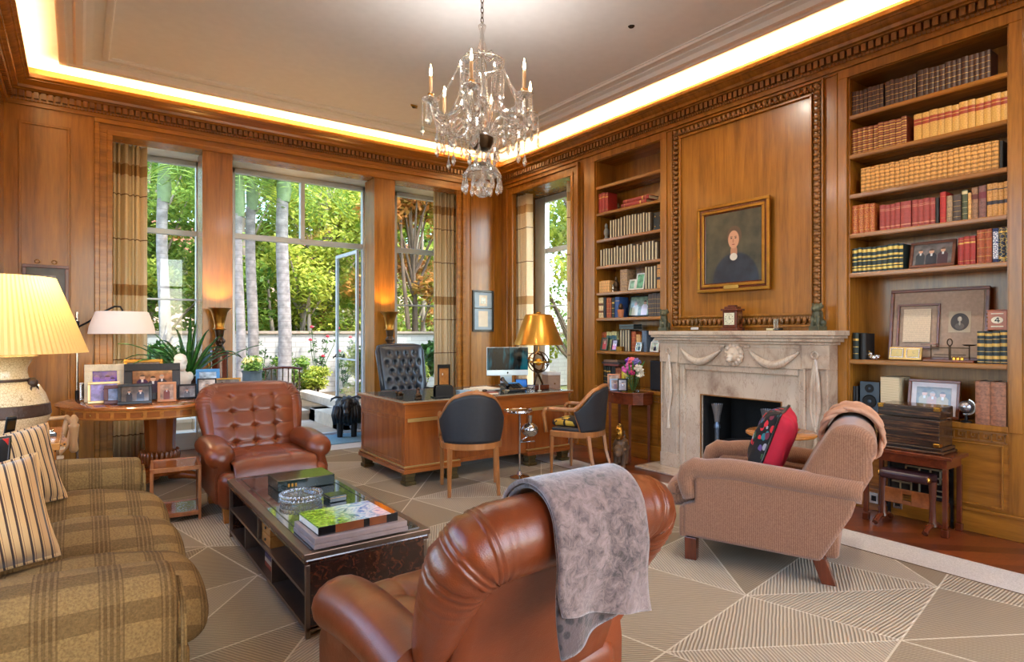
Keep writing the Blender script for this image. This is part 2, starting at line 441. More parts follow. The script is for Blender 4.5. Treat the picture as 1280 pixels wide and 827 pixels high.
# ---------------------------------------------------------------- curtains
def curtain_mat():
    t = NT('curtain_cloth'); v = t.coord(); z = t.sep(v)[2]
    def band(c, h): return t.math('LESS_THAN', t.math('ABSOLUTE', t.math('SUBTRACT', t.math('FRACT', t.math('MULTIPLY', z, 1/1.32)), c)), h)
    n = t.noise(t.coord((60, 60, 300)), 1, 2)
    base = t.ramp(n, [(.3, srgb(240, 218, 176)), (.7, srgb(252, 236, 202))])
    c = t.mix(band(.42, .045), base, srgb(206, 166, 112)); c = t.mix(band(.84, .004), c, srgb(120, 80, 44)); c = t.mix(band(.21, .004), c, srgb(120, 80, 44))
    p = t.pbsdf(c, .8); tl = t.n('BsdfTranslucent', {'Color': c})
    m = t.n('MixShader', {0: .18, 1: p, 2: tl}); t.t.links.new(m.outputs[0], t.out.inputs[0]); return t.mat
CURT = curtain_mat()
def curtain(label, a, b, ax, c, ztop=3.465, folds=7, amp=.045):
    n = folds * 10
    def fn(u, v):
        s = a + (b - a) * u; ph = (u + .035*sin(17*u + a)) * folds * 2 * PI
        off = amp * (.8 + .2 * v) * sin(ph + .5 * sin(3 * v + a)) + .012 * sin(2.3 * ph)
        z = .015 + (ztop - .015) * v
        return (s, c + off, z) if ax == 'x' else (c + off, s, z)
    o = B().grid(fn, n, 8).build('curtain', CURT, smooth=180, solid=.006, normals=False)
    tag(o, label, 'curtain', 'banded curtains at the windows')
curtain('pale banded curtain between the round table and the narrow window, behind the white lamp', .2, .62, 'x', 7.86)
curtain('banded curtain between the black desk chair and the framed print on the far wall', 4.2, 4.66, 'x', 7.8)
curtain('banded curtain at the side window, on the corner side by the computer screen', 6.87, 7.19, 'y', 5.27, 3.4, 5)
curtain('banded curtain at the side window, on the bookcase side', 5.66, 6.05, 'y', 5.27, 3.4, 5)
# ================================================================ RUG, SOFA, CHAIRS, TABLES
def rug_mat():
    t = NT('carved_rug'); v = t.coord(); X, Y, Z = t.sep(v)
    cs = .82
    u = t.math('DIVIDE', t.math('ADD', X, t.math('MULTIPLY', Y, .22)), cs); w = t.math('DIVIDE', t.math('SUBTRACT', Y, t.math('MULTIPLY', X, .16)), cs * .86)
    fu, fw = t.math('FLOOR', u), t.math('FLOOR', w); a, b = t.math('FRACT', u), t.math('FRACT', w)
    cell = t.n('CombineXYZ', {0: fu, 1: fw}).outputs[0]
    r1 = t.n('TexWhiteNoise', {'Vector': cell}, noise_dimensions='2D').outputs[0]
    flip = t.math('GREATER_THAN', r1, .5)
    b2 = t.math('ABSOLUTE', t.math('SUBTRACT', flip, b))
    side = t.math('MULTIPLY', t.math('GREATER_THAN', a, b2), t.math('LESS_THAN', r1, .82))
    r2 = t.n('TexWhiteNoise', {'Vector': t.n('CombineXYZ', {0: fu, 1: fw, 2: t.math('MULTIPLY_ADD', side, 3.7, 1.3)}).outputs[0]}, noise_dimensions='3D').outputs[0]
    ang = t.math('MULTIPLY', t.math('ROUND', t.math('MULTIPLY', r2, 6)), .5236)
    d = t.math('ADD', t.math('MULTIPLY', X, t.math('COSINE', ang)), t.math('MULTIPLY', Y, t.math('SINE', ang)))
    wob = t.math('MULTIPLY', t.noise(v, 6, 2), .012)
    st = t.math('SINE', t.math('MULTIPLY', t.math('ADD', d, wob), 2 * PI / .0165))
    ridge = t.math('MULTIPLY_ADD', st, .5, .5)
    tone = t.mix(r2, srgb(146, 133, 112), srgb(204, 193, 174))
    tone = t.mix(t.math('MULTIPLY', t.noise(v, 2.2, 5), .5), tone, srgb(160, 138, 108))  # patch tone variation paints the pile's sheen shading into the colour
    col = t.mix(t.math('POWER', ridge, 1.6), t.mix(.5, tone, srgb(92, 78, 60)), tone)
    def edge(q): return t.math('LESS_THAN', t.math('MINIMUM', q, t.math('SUBTRACT', 1, q)), .0065)
    bl = t.math('MAXIMUM', edge(a), edge(b)); dl = t.math('MULTIPLY', t.math('LESS_THAN', t.math('ABSOLUTE', t.math('SUBTRACT', a, b2)), .009), t.math('LESS_THAN', r1, .82))
    col = t.mix(t.math('MAXIMUM', bl, dl), col, srgb(196, 184, 162))
    # plain border
    e = t.math('MINIMUM', t.math('SUBTRACT', 4.42, X), t.math('SUBTRACT', 7.38, Y))
    inb = t.math('LESS_THAN', e, .34); line = t.math('LESS_THAN', t.math('ABSOLUTE', t.math('SUBTRACT', e, .345)), .008)
    pile = t.noise(v, 140, 3)
    bc = t.ramp(pile, [(.3, srgb(176, 170, 160)), (.7, srgb(208, 202, 194))])
    col = t.mix(inb, col, bc); col = t.mix(line, col, srgb(90, 70, 48))
    h = t.math('ADD', t.math('MULTIPLY', ridge, t.math('SUBTRACT', 1, inb)), t.math('MULTIPLY', pile, .35))
    t.pbsdf(col, .85, 0, t.bump(h, .5, .008), Specular_IOR_Level=.2)
    return t.mat
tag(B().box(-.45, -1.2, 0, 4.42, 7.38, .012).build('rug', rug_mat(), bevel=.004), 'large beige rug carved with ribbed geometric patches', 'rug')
tag(B().box(1.9, 7.42, 0, 3.3, 8.12, .014).build('doormat', flat('mat_blue', (110, 150, 170), .9, bump=.4, bscale=200), bevel=.004), 'plain blue-grey mat in the open garden doorway', 'mat')

# ---------------------------------------------------------------- fabrics
def plaid():
    t = NT('plaid_wool'); v = t.coord(); X, Y, Z = t.sep(v)
    def band(c, per, h, o=0): return t.math('LESS_THAN', t.math('ABSOLUTE', t.math('SUBTRACT', t.math('FRACT', t.math('MULTIPLY_ADD', c, 1/per, o)), .5)), h)
    s = t.math('ADD', t.math('MULTIPLY', Z, 1.0), t.math('MULTIPLY', Y, .8))
    a, b = band(X, .155, .2), band(s, .17, .2, .3)
    th = t.math('MULTIPLY', band(X, .0155, .2), a)
    n = t.noise(t.coord((70, 70, 70)), 2, 3, .7)
    c = t.mix(t.math('MULTIPLY', a, .55), srgb(146, 116, 70), srgb(84, 60, 30)); c = t.mix(t.math('MULTIPLY', b, .5), c, srgb(88, 64, 34))
    c = t.mix(t.math('MULTIPLY', th, .35), c, srgb(166, 134, 86))
    c = t.mix(t.math('MULTIPLY', n, .75), srgb(70, 50, 26), c) if False else t.mix(t.ramp(n, [(.35, (0, 0, 0)), (.65, (1, 1, 1))]), t.mix(.45, c, srgb(60, 42, 22)), c)
    t.pbsdf(c, .95, 0, t.bump(n, .7, .006), Specular_IOR_Level=.15); return t.mat
PLAID = plaid()
def striped():
    t = NT('ticking_stripe'); v = t.coord(); X, Y, Z = t.sep(v)
    st = t.math('FRACT', t.math('MULTIPLY', X, 1/.027))
    a = t.math('LESS_THAN', st, .24); b = t.math('LESS_THAN', t.math('ABSOLUTE', t.math('SUBTRACT', st, .42)), .03)
    n = t.noise(t.coord((200, 200, 200)), 1, 2)
    c = t.mix(a, srgb(196, 154, 100), srgb(58, 34, 20)); c = t.mix(b, c, srgb(116, 80, 48))
    t.pbsdf(c, .85, 0, t.bump(n, .2, .004), Sheen_Weight=.2); return t.mat
STRIPE = striped()
def needlepoint(name, base, cols, scale=22):
    t = NT(name); v = t.coord()
    vo = t.n('TexVoronoi', {'Vector': t.coord((1, 1, .55)), 'Scale': scale})
    dist, colr = vo.outputs[0], vo.outputs[1]
    r = t.sep(colr)[0]
    k = t.ramp(r, [(i / len(cols), srgb(*c)) for i, c in enumerate(cols)], 'CONSTANT')
    m = t.math('MULTIPLY', t.math('LESS_THAN', dist, .48), t.math('GREATER_THAN', t.noise(v, 7, 2), .44))
    c = t.mix(m, srgb(*base), k)
    t.pbsdf(c, .9, 0, t.bump(t.noise(v, 220, 2), .3, .004)); return t.mat
def cushion(name, label, loc, rz, tilt, size, mats, cat='cushion', piping=None, mfn=None, group=None, twist=0):
    r = thing(name, label, cat, loc, rz, group); r.rotation_euler = (tilt, twist, rz)
    w, h, t = size
    def fn(sg):
        def g(u, v):
            a, b = u*2 - 1, v*2 - 1
            k = (max(0, 1 - a**4) * max(0, 1 - b**4))**.55
            pin = 1 - .07 * (1 - abs(a)**2) * abs(b)**3; pin2 = 1 - .07 * (1 - abs(b)**2) * abs(a)**3
            return (a * w/2 * pin2, sg * (t/2 * k + .004) + .008*sin(9*a + 5*b)*k, h/2 + b * h/2 * pin)
        return g
    B().grid(fn(-1), 24, 24).build('cover', mats[0], r, smooth=180)
    B().grid(fn(1), 24, 24).build('cover', mats[1], r, smooth=180)
    if piping:
        P = []
        for i in range(80):
            q = i / 80 * 4; s, f = int(q), q - int(q)
            a, b = [(2*f-1, -1), (1, 2*f-1), (1-2*f, 1), (-1, 1-2*f)][s]
            P.append((a * w/2 * (1 - .07*(1-b*b)*abs(a)**3), 0, h/2 + b * h/2 * (1 - .07*(1-a*a)*abs(b)**3)))
        B().tube(P, .009, 6, loop=True).build('piping', piping, r, smooth=180)
    return r
# ---------------------------------------------------------------- plaid sofa (faces +x)
so_ = thing('sofa', 'brown and tan plaid wool sofa under the big ceramic lamp', 'sofa', (0, 0, 0))
def roll_arm(cx, w, zt, x0, x1, drop=.06):                    # padded arm lofted along x: rings in the y-z plane
    R = []
    N = 18
    for i in range(N + 1):
        f = i / N; x = x0 + (x1 - x0) * f
        e = min(1, (1 - f) * N / 2.2) if f > .85 else 1
        sc_ = .80 + .20 * e**.5 if f > .85 else 1
        z1 = zt - drop * (.5 + .5*cos(PI*min(1, f*1.0))) * 0 + .035 * sin(PI * f) ; hw = w / 2 * sc_
        ring = [(-.9*hw, .04), (-hw, .12), (-hw, z1*.55), (-hw*1.02, z1 - .14), (-hw*1.03, z1 - .075), (-hw*.9, z1 - .03), (-hw*.55, z1 - .003), (0, z1 + .006), (hw*.55, z1 - .003), (hw*.9, z1 - .03), (hw*1.03, z1 - .075), (hw*1.02, z1 - .14), (hw, z1*.55), (hw, .12), (.9*hw, .04)]
        R.append([(x, cx + y, z) for y, z in ring])
    return B().loft(R)
SY0, SY1 = 2.06, 4.34
for y in (SY0 + .15, SY1 - .13):
    a = roll_arm(y, .29 if y < 3 else .25, .655, -.92, .25 if y < 3 else .30).build('arm', PLAID, so_, smooth=50, bevel=.02)
    pp = B(); hw = (.29 if y < 3 else .25)/2*.9
    xx = .262 if y < 3 else .312
    pp.tube([(xx, y - hw, .12), (xx, y - hw, .5), (xx, y - hw*.8, .575), (xx, y, .61), (xx, y + hw*.8, .575), (xx, y + hw, .5), (xx, y + hw, .12)], .009, 6)
    pp.build('piping', PLAID, a, smooth=180)
b0, b1 = SY0 + .31, SY1 - .265
B().rbox(((-.92 + .32)/2, (b0 + b1)/2, .19), (1.24, b1 - b0 - .005, .24), .03).build('base', PLAID, so_, smooth=180)
B().rbox((-.86, (b0 + b1)/2, .52), (.22, b1 - b0 + .1, .66), .09, fn=lambda p, q: Vector((p.x - .07*(p.z - .4), p.y, p.z))).build('backrest', PLAID, so_, smooth=180)
cw = (b1 - b0) / 3
for i in range(3):
    cy = b0 + cw * (i + .5)
    def fn(p, q):
        k = max(0, 1 - q.x**2 * .8) * max(0, 1 - abs(q.y)**1.5)
        return Vector((p.x + .02 * max(0, q.x) * (1 - q.y**2), p.y, p.z + ((.055 + .055*max(0, min(1, (q.x + .35)/.6))) * k if q.z > 0 else 0) - (.02 * max(0, q.x)**3)))
    B().rbox((-.13, cy, .395), (1.02, cw - .008, .20), .092, 5, 8, fn).build('seat_cushion', PLAID, so_, smooth=180)
for i in range(3):
    cy = b0 + cw * (i + .5)
    B().rbox((-.70, cy, .66), (.17, cw, .44), .08, 5, 6, lambda p, q: Vector((p.x - .22*(p.z - .5), p.y, p.z))).build('back_cushion', PLAID, so_, smooth=180)
for x in (-.85, .22):
    for y in (SY0 + .1, SY1 - .1): B().lathe([(.03, 0), (.035, .08)], (x, y, .012), 10).build('leg', W_MAHOG, so_, smooth=40)
cushion('cushion', 'striped cushion against the far arm of the plaid sofa, by the lamp', (-.27, 3.66, .558), .24, -.36, (.46, .38, .23), (STRIPE, STRIPE), piping=STRIPE, twist=-.14)
cushion('cushion', 'striped cushion standing nearer than the other striped one, before the black bird cushion', (-.29, 2.72, .558), .14, -.34, (.48, .38, .23), (STRIPE, STRIPE), piping=STRIPE, twist=-.15)
NEEDLE = needlepoint('needlepoint_bright', (20, 18, 20), [(190, 200, 40), (170, 190, 50), (190, 40, 30), (196, 204, 60), (90, 120, 40), (200, 60, 50)], 11)
cushion('cushion', 'black cushion with yellow and red needlework wedged between the two striped cushions', (-.42, 3.10, .556), .15, -.30, (.42, .43, .13), (NEEDLE, NEEDLE), piping=BLACK)

# ---------------------------------------------------------------- saddle leather armchairs, facing +y
def tufted(fn0, depth, cols, rows, s=.05, crease=.35):
    def g(u, v):
        p, nrm = fn0(u, v); d = 0
        for cx in cols:
            d += crease * math.exp(-((u - cx)/.018)**2) * .5
            for cy in rows: d += math.exp(-(((u - cx)/s)**2 + ((v - cy)/(s*1.0))**2))
        for cy in rows: d += crease * math.exp(-((v - cy)/.018)**2) * .5
        ed = min(1, 8*u, 8*(1-u), 8*v, 8*(1-v))
        return p - nrm * (depth * d * max(0, ed)) 
    return g
def leather_chair(label, loc, rz):
    r = thing('armchair', label, 'armchair', loc, rz, None)
    W = .80; lean = .20; zt = .90
    # seat block with soft front
    B().rbox((0, .02, .235), (.80, .76, .27), .07, 5, 6, lambda p, q: Vector((p.x, p.y + .02*max(0, q.y)*(1 - q.x*q.x), p.z))).build('base', L_TAN, r, smooth=180)
    def seat0(u, v):
        x = (u - .5) * .60; y = -.30 + v * .76
        z = .415 + .035 * (1 - (2*u - 1)**4) * (1 - (2*v - 1)**4)
        if v > .84: z -= .15 * ((v - .84)/.16)**1.5; y = y - .05*((v - .84)/.16)**2
        return Vector((x, y, z)), Vector((0, 0, 1))
    sg = tufted(seat0, .022, (.3, .7), (.3, .65), .06, .5)
    B().grid(sg, 44, 50).build('seat', L_TAN, r, smooth=180, solid=.03)
    # sloping rolled arms
    for s in (-1, 1):
        R = []
        for i in range(25):
            f = i / 24; y = -.34 + .64 * f; zc = .475 - .02 * f + .03 * sin(PI*f); rad = .084 + .010 * f
            e = max(.25, 1 - max(0, (f - .86)/.14)**2)**.5
            rad *= e; cx = s * (.365)
            ring = []
            for j in range(14):
                a = -.35*PI + 1.55*PI * j / 13
                ring.append((cx + s*rad*1.12*cos(a), y, zc + rad*sin(a)))
            lo = .14
            ring.append((cx - s*.07, y, zc - .12)); ring.append((cx - s*.065, y, lo)); ring.append((cx + s*.045, y, lo)); ring.append((cx + s*.05, y, zc - .13))
            R.append(ring)
        B().loft(R).build('arm', L_TAN, r, smooth=60)
    # back: tufted pad, fat rolled rim bending backwards, flat outside panel
    def yb(z): return -.26 - lean * (z - .40) / .5
    def pad0(u, v):
        z = .37 + v * .53; hw = .315 + .033 * v; x = (2*u - 1) * hw
        bul = .05 * (1 - (2*u-1)**4) * (1 - (2*v - 1)**4)
        return Vector((x, yb(z) + bul, z)), Vector((0, 1, .3)).normalized()
    pg = tufted(pad0, .030, (.25, .5, .75), (.22, .45, .68, .90), .036, .42)
    B().grid(pg, 66, 66).build('back_pad', L_TAN, r, smooth=180, solid=.02)
    for cx in (.25, .5, .75):
        for cy in (.22, .45, .68, .90):
            B().ball(tuple(pg(cx, cy) + Vector((0, .006, 0))), .010, 8).build('button', L_TAN, r, smooth=180)
    P = []; rd = []
    path = [(-.345, .30), (-.355, .45), (-.365, .6), (-.372, .72), (-.372, .80), (-.36, .858), (-.33, .892), (-.285, .905), (-.2, .909), (-.1, .911), (0, .912)]
    path = [(x*.93, z*.95) for x, z in path]
    path = path + [(-x, z) for x, z in path[-2::-1]]
    # resample
    pts = []
    for i in range(len(path) - 1):
        for k in range(9): f = k / 9; pts.append((path[i][0]*(1-f) + path[i+1][0]*f, path[i][1]*(1-f) + path[i+1][1]*f))
    pts.append(path[-1])
    for i, (x, z) in enumerate(pts):
        roll = max(0, (z - .52) / .345)
        cor = math.exp(-((abs(x) - .315)/.06)**2) * math.exp(-((z - .82)/.09)**2)
        rad = .05 + .05 * min(1, max(0, roll))**.8 + .0045 * cor * sin(i * 1.9)  
        P.append((x, yb(z) - .035 - .055 * roll, z)); rd.append(rad)
    B().tube(P, rd, 16).build('back_roll', L_TAN, r, smooth=180)
    def outp(u, v):
        z = .14 + v * .66; hw = .315; x = (2*u - 1) * hw
        return (x, yb(max(z, .3)) - .095 - .018*(1 - (2*u-1)**2), z)
    B().grid(outp, 12, 12).build('back_panel', L_TAN, r, smooth=180, solid=.03)
    for sx in (-1, 1):
        for sy in (-1, 1):
            o = B().prism([(-.03, 0), (.03, 0), (.04, .13), (-.04, .13)], -.035, .035, 'y')
            o.xf(lambda p: Vector((p.x + sx*.33, p.y + (.31 if sy > 0 else -.33), p.z))).build('leg', W_HONEY, r, bevel=.004)
    return r
leather_chair('brown buttoned leather armchair with its back to the round table, facing us', (1.22, 5.12, .012), PI)
leather_chair('brown leather armchair seen from behind, with the grey throw over its back', (1.10, 1.80, .012), .02)
# throw over the back of the near chair
def pelt():
    t = NT('grey_pelt'); v = t.coord()
    n = t.noise(t.coord((1, 1, 1)), 34, 6, .75, .7)
    n2 = t.noise(v, 5, 3)
    c = t.ramp(t.math('ADD', t.math('MULTIPLY', n, .8), t.math('MULTIPLY', n2, .25)), [(.40, srgb(44, 34, 34)), (.50, srgb(96, 80, 78)), (.66, srgb(132, 114, 111))])
    t.pbsdf(c, .8, 0, t.bump(n, .5, .006), Sheen_Weight=.5); return t.mat
def spots():
    t = NT('spotted_pelt'); v = t.coord()
    vo = t.n('TexVoronoi', {'Vector': v, 'Scale': 34}).outputs[0]
    c = t.ramp(vo, [(.30, srgb(30, 23, 25)), (.42, srgb(74, 60, 60))])
    t.pbsdf(c, .85, 0, t.bump(t.noise(v, 160, 3), .4, .005), Sheen_Weight=.5); return t.mat
th = thing('throw_blanket', 'mauve-grey pelt throw with spotted lining hung over the brown leather chair', 'throw', (1.10, 1.80, .012), .02)
def throw(off, x0, x1, front, back, slant=0):
    prof = []
    def yb(z): return -.26 - .20*(z - .40)/.5
    cy, cz, rr = yb(.867) - .09, .867, .107 + off
    prof = [(yb(front) + .08 + off, front)]
    prof += [(cy + rr*cos(a), cz + rr*sin(a)) for a in [i*PI/14 for i in range(0, 14)]]
    yb_ = cy - rr - .012
    L0 = len(prof)
    prof += [(yb_ - .0, cz - .05 - (cz - .05 - back) * k / 10) for k in range(0, 11)]
    def fn(u, v):
        q = v * (len(prof) - 1); i = min(int(q), len(prof) - 2); f = q - i
        y = prof[i][0]*(1-f) + prof[i+1][0]*f; z = prof[i][1]*(1-f) + prof[i+1][1]*f
        x = x0 + (x1 - x0)*u
        k = max(0, (v - .6)/.4)
        z -= slant * u * k
        y -= .012 * k * sin(u*7 + off*90) + .006*sin(13*u + 6*v)*(.2 + k)
        return (x + .012*sin(6*v), y, z)
    return B().grid(fn, 26, 44)
throw(.024, -.16, .16, .76, .70, .07).build('fur_layer', pelt(), th, smooth=180, solid=.012, normals=False)
throw(.010, -.155, .155, .78, .59, -.08).build('lining', spots(), th, smooth=180, solid=.010, normals=False)

# ---------------------------------------------------------------- ribbed beige armchair, facing +y
def corduroy():
    t = NT('ribbed_beige_cloth'); v = t.coord()
    n = t.noise(t.coord((1, 1, 1)), 150, 3, .7); X, Y, Z = t.sep(v)
    rib = t.math('MULTIPLY_ADD', t.math('SINE', t.math('MULTIPLY', t.math('ADD', Y, t.math('MULTIPLY', X, .6)), 2*PI/.011)), .5, .5)
    f = t.math('ADD', t.math('MULTIPLY', n, .6), t.math('MULTIPLY', rib, .16))
    c = t.ramp(f, [(.25, srgb(114, 74, 50)), (.7, srgb(166, 120, 90))])
    t.pbsdf(c, .95, 0, t.bump(f, .5, .005), Sheen_Weight=.3); return t.mat
CORD = corduroy()
ba = thing('armchair', 'beige ribbed armchair by the fireplace with a red and black cushion', 'armchair', (3.52, 2.18, .012), .42)
def sprof(f):                                  # arm crest: y from front to back, z
    y = .42 - .95 * f
    z = .53 + .05 * sin(PI * min(1, f / .35) * .5) - .05 * max(0, f - .3)**1.0 * 1.4
    return y, z
for s in (-1, 1):
    pan = [(.40, .15), (.40, .34), (.33, .36), (.33, .50), (.30, .54)] + [(sprof(f)[0], sprof(f)[1] - .03) for f in (.2, .4, .6, .8, 1.0)] + [(-.50, .40), (-.35, .13)]
    xs_ = (.28, .395) if s > 0 else (-.395, -.28)
    a = B().prism(pan, xs_[0], xs_[1], 'x').build('arm', CORD, ba, smooth=40, bevel=.02)
    P = []; R = []
    for i in range(4): P.append((s*.345, .37 + .012*i, .36 + .05*i)); R.append(.055)
    for i in range(15):
        f = i / 14; y, z = sprof(f); P.append((s*(.345 + .012*sin(PI*f)), y - (.02 if i else 0), z)); R.append(.066)
    P[3] = (s*.345, .41, .51)
    B().tube([(s*.345, .36, .38), (s*.345, .375, .44), (s*.345, .385, .49), (s*.345, .37, .535), (s*.345, .33, .565)] + P[6:], [.05, .058, .062, .066, .066] + R[6:], 14).build('arm_roll', CORD, a, smooth=180)
B().rbox((0, -.02, .22), (.58, .84, .20), .03, fn=lambda p, q: p).build('base', CORD, ba, smooth=180)
B().rbox((0, .40, .235), (.78, .05, .19), .02).build('front_rail', CORD, ba, smooth=180)
def seatfn(p, q):
    k = max(0, 1 - q.x**2) * max(0, 1 - q.y**2)
    return Vector((p.x * (1.18 if q.y > .72 else 1), p.y + .03*max(0, q.y)*(1 - q.x**2), p.z + (.03*k if q.z > 0 else 0) - .02*max(0, q.y)**4*(1 if q.z > 0 else 0)))
B().rbox((0, .10, .385), (.56, .84, .17), .055, 5, 10, seatfn).build('seat_cushion', CORD, ba, smooth=180)
prof = [(-.12, .30), (-.21, .50), (-.30, .68), (-.35, .77)]
cyr, czr = -.495, .775
prof += [(cyr + .125*cos(a), czr + .115*sin(a)) for a in [.35 + i*(PI + .25 - .35)/9 for i in range(10)]] + [(cyr - .10, czr - .07), (-.60, .62), (-.51, .44), (-.36, .15), (-.18, .15)]
B().prism(prof, -.37, .37, 'x').build('backrest', CORD, ba, smooth=50, bevel=.05, bseg=4)
for sx in (-1, 1):
    for sy in (-1, 1):
        o = B().prism([(-.03, 0), (.03, 0), (.04, .14), (-.04, .14)], -.035, .035, 'y')
        o.xf(lambda p: Vector((p.x + sx*.33, p.y + (.36 if sy > 0 else -.34) - (.05*(1 - p.z/.14) if sy < 0 else 0), p.z))).build('leg', W_MAHOG, ba, bevel=.004)
RED = flat('crimson_velvet', (176, 16, 44), .8, bump=.2)
NEE2 = needlepoint('needlepoint_parrot', (16, 14, 18), [(90, 70, 130), (40, 110, 120), (200, 40, 50), (150, 150, 160), (60, 90, 60), (110, 40, 60)], 34)
cushion('cushion', 'crimson cushion with black bird needlework on the beige armchair', (3.475, 2.165, .524), .42, .34, (.46, .43, .2), (RED, NEE2), piping=BLACK)
KNIT = flat('knit_throw', (186, 140, 112), .95, bump=.9, bscale=90)
kt = thing('throw_blanket', 'beige cable-knit throw folded over the back of the ribbed armchair', 'throw', (3.52, 2.18, .012), .42)
def knit(u, v):
    a = -.25*PI + v * 1.6*PI; rr = .152 + .006*sin(60*u)
    if v > .8: pass
    x = .02 + u*.34
    return (x, -.495 + rr*cos(a), .775 + rr*sin(a))
B().grid(knit, 20, 24).build('knit_cloth', KNIT, kt, smooth=180, solid=.02, normals=False)
for x in (.02, .36):
    P = [(x, -.495 + .160*cos(a), .775 + .160*sin(a)) for a in [-.25*PI + i/30*1.6*PI for i in range(31)]]
    tw = B()
    for ph in (0, 2*PI/2): tw.tube([(p[0] + .012*cos(i*1.1 + ph), p[1] + .012*sin(i*1.1 + ph)*.6, p[2] + .012*sin(i*1.1 + ph)*.6) for i, p in enumerate(P)], .013, 6)
    tw.build('rope_edge', KNIT, kt, smooth=180)
# ================================================================ small builders
def remesh(o, vox=.008, sm=2):
    m = o.modifiers.new('r', 'REMESH'); m.mode = 'VOXEL'; m.voxel_size = vox; m.use_smooth_shade = True
    if sm:
        k = o.modifiers.new('k', 'SMOOTH'); k.iterations = sm; k.factor = .5
    return o
PH = {}
def photo(seed, bg=(90, 80, 70), suit=(30, 30, 40), n=2, w=.2, h=.15, tint=None):
    """generic snapshot: soft backdrop with n plain figures"""
    key = (seed, bg, suit, n, round(w, 2), round(h, 2))
    if key in PH: return PH[key]
    rnd = random.Random(seed)
    t = NT('snapshot_%d' % seed); v = t.coord(); X, Y, Z = t.sep(v)
    nz = t.noise(v, 18, 3)
    c = t.ramp(nz, [(.3, srgb(*[x*.7 for x in bg])), (.7, srgb(*[min(255, x*1.25) for x in bg]))])
    for i in range(n):
        cx = (i + .5) / n * w * .8 - w * .4 + rnd.uniform(-.04, .04) * w; r = h * rnd.uniform(.085, .11); hz = h * rnd.uniform(.62, .74)
        dx = t.math('SUBTRACT', X, cx); dz = t.math('SUBTRACT', Z, hz)
        sh = t.math('ADD', t.math('ABSOLUTE', dx), t.math('MULTIPLY', t.math('MAXIMUM', t.math('ADD', dz, h * .2), 0), .9))
        body = t.math('MULTIPLY', t.math('LESS_THAN', sh, r * 2.1), t.math('LESS_THAN', dz, -r * .9))
        c = t.mix(body, c, srgb(*[max(8, min(250, x + rnd.randint(-15, 25))) for x in suit]))
        head = t.math('LESS_THAN', t.math('ADD', t.math('MULTIPLY', dx, dx), t.math('MULTIPLY', t.math('MULTIPLY', dz, dz), .7)), r * r)
        c = t.mix(head, c, srgb(196, 150, 124))
        hair = t.math('MULTIPLY', head, t.math('GREATER_THAN', dz, r * .35)); c = t.mix(hair, c, srgb(*rnd.choice([(70, 50, 40), (150, 140, 130), (60, 45, 35)])))
        tie = t.math('MULTIPLY', t.math('LESS_THAN', t.math('ABSOLUTE', dx), r * .4), t.math('MULTIPLY', t.math('LESS_THAN', dz, -r), t.math('GREATER_THAN', dz, -r * 2.2))); c = t.mix(tie, c, srgb(206, 204, 206))
    if tint: c = t.mix(.7, c, srgb(*tint), 'COLOR')
    t.pbsdf(c, .12, 0, None, Coat_Weight=.5, Coat_Roughness=.03)
    PH[key] = t.mat; return t.mat
def frame(label, loc, rz, w, h, fw, fm, pic, mount=0, mm=None, tilt=.2, dep=.018, group=None, name='photo_frame', extra=None):
    loc = (loc[0], loc[1], loc[2] + (dep + .004)*sin(tilt) + (.0015 if tilt else 0))
    r = thing(name, label, 'picture frame', loc, rz, group); r.rotation_euler = (-tilt, 0, rz)
    o = B()
    for x0, x1, z0, z1 in ((-w/2, w/2, 0, fw), (-w/2, w/2, h - fw, h), (-w/2, -w/2 + fw, fw, h - fw), (w/2 - fw, w/2, fw, h - fw)): o.box(x0, 0, z0, x1, dep, z1)
    o.build('frame', fm, r, bevel=min(.004, fw*.2))
    B().box(-w/2 + .001, dep, .001, w/2 - .001, dep + .004, h - .001).build('backing', BLACK, r)
    a, b = w - 2*fw, h - 2*fw
    if mount: B().box(-a/2, dep*.62, fw, a/2, dep, h - fw).build('mount', mm or PAPER, r)
    pw, ph = a - 2*mount, b - 2*mount
    if pic is not None:
        p = B().box(-pw/2, dep*.5, 0, pw/2, dep*.8, ph).build('picture', pic(pw, ph) if callable(pic) else pic, r); p.location = (0, 0, fw + mount)
    if tilt > .08:
        s = B().prism([(dep + .004, h*.62), (dep + .006 + h*.30, .003 + (dep + .006 + h*.30)*math.tan(tilt)), (dep + .004, h*.5)], -w*.06, w*.06, 'x')
        s.xf(lambda p: Vector((p.x, p.y, p.z + (h*.30*tilt*0)))).build('easel_back', BLACK, r)
    return r
def P_(seed, n=2, bg=(90, 80, 70), suit=(30, 30, 40), tint=None): return lambda w, h: photo(seed, bg, suit, n, w, h, tint)
# ================================================================ COFFEE TABLE
TORT = NT('tortoiseshell_lacquer')
def _t():
    t = TORT; v = t.coord(); n = t.noise(v, 26, 5, .7, .8)
    c = t.ramp(n, [(.35, srgb(26, 14, 12)), (.55, srgb(56, 30, 20)), (.72, srgb(104, 60, 36))])
    t.pbsdf(c, .16, 0, None, Coat_Weight=.4, Coat_Roughness=.05)
_t(); TORT = TORT.mat
PEWTER = flat('bronzed_edge', (112, 92, 78), .3, .7)
DGLASS = NT('dark_glass_top'); DGLASS.pbsdf(srgb(40, 48, 50), .06, 0, None, Coat_Weight=.8, Coat_Roughness=.02, Specular_IOR_Level=.9); DGLASS = DGLASS.mat
ct = thing('coffee_table', 'dark coffee table with open cubbies under a glassy top', 'coffee table', (0, 0, .012))
X0, X1, Y0, Y1 = .835, 1.45, 2.76, 4.47
B().box(X0 - .012, Y0 - .012, .362, X1 + .012, Y1 + .012, .39).build('tabletop', PEWTER, ct, bevel=.004)
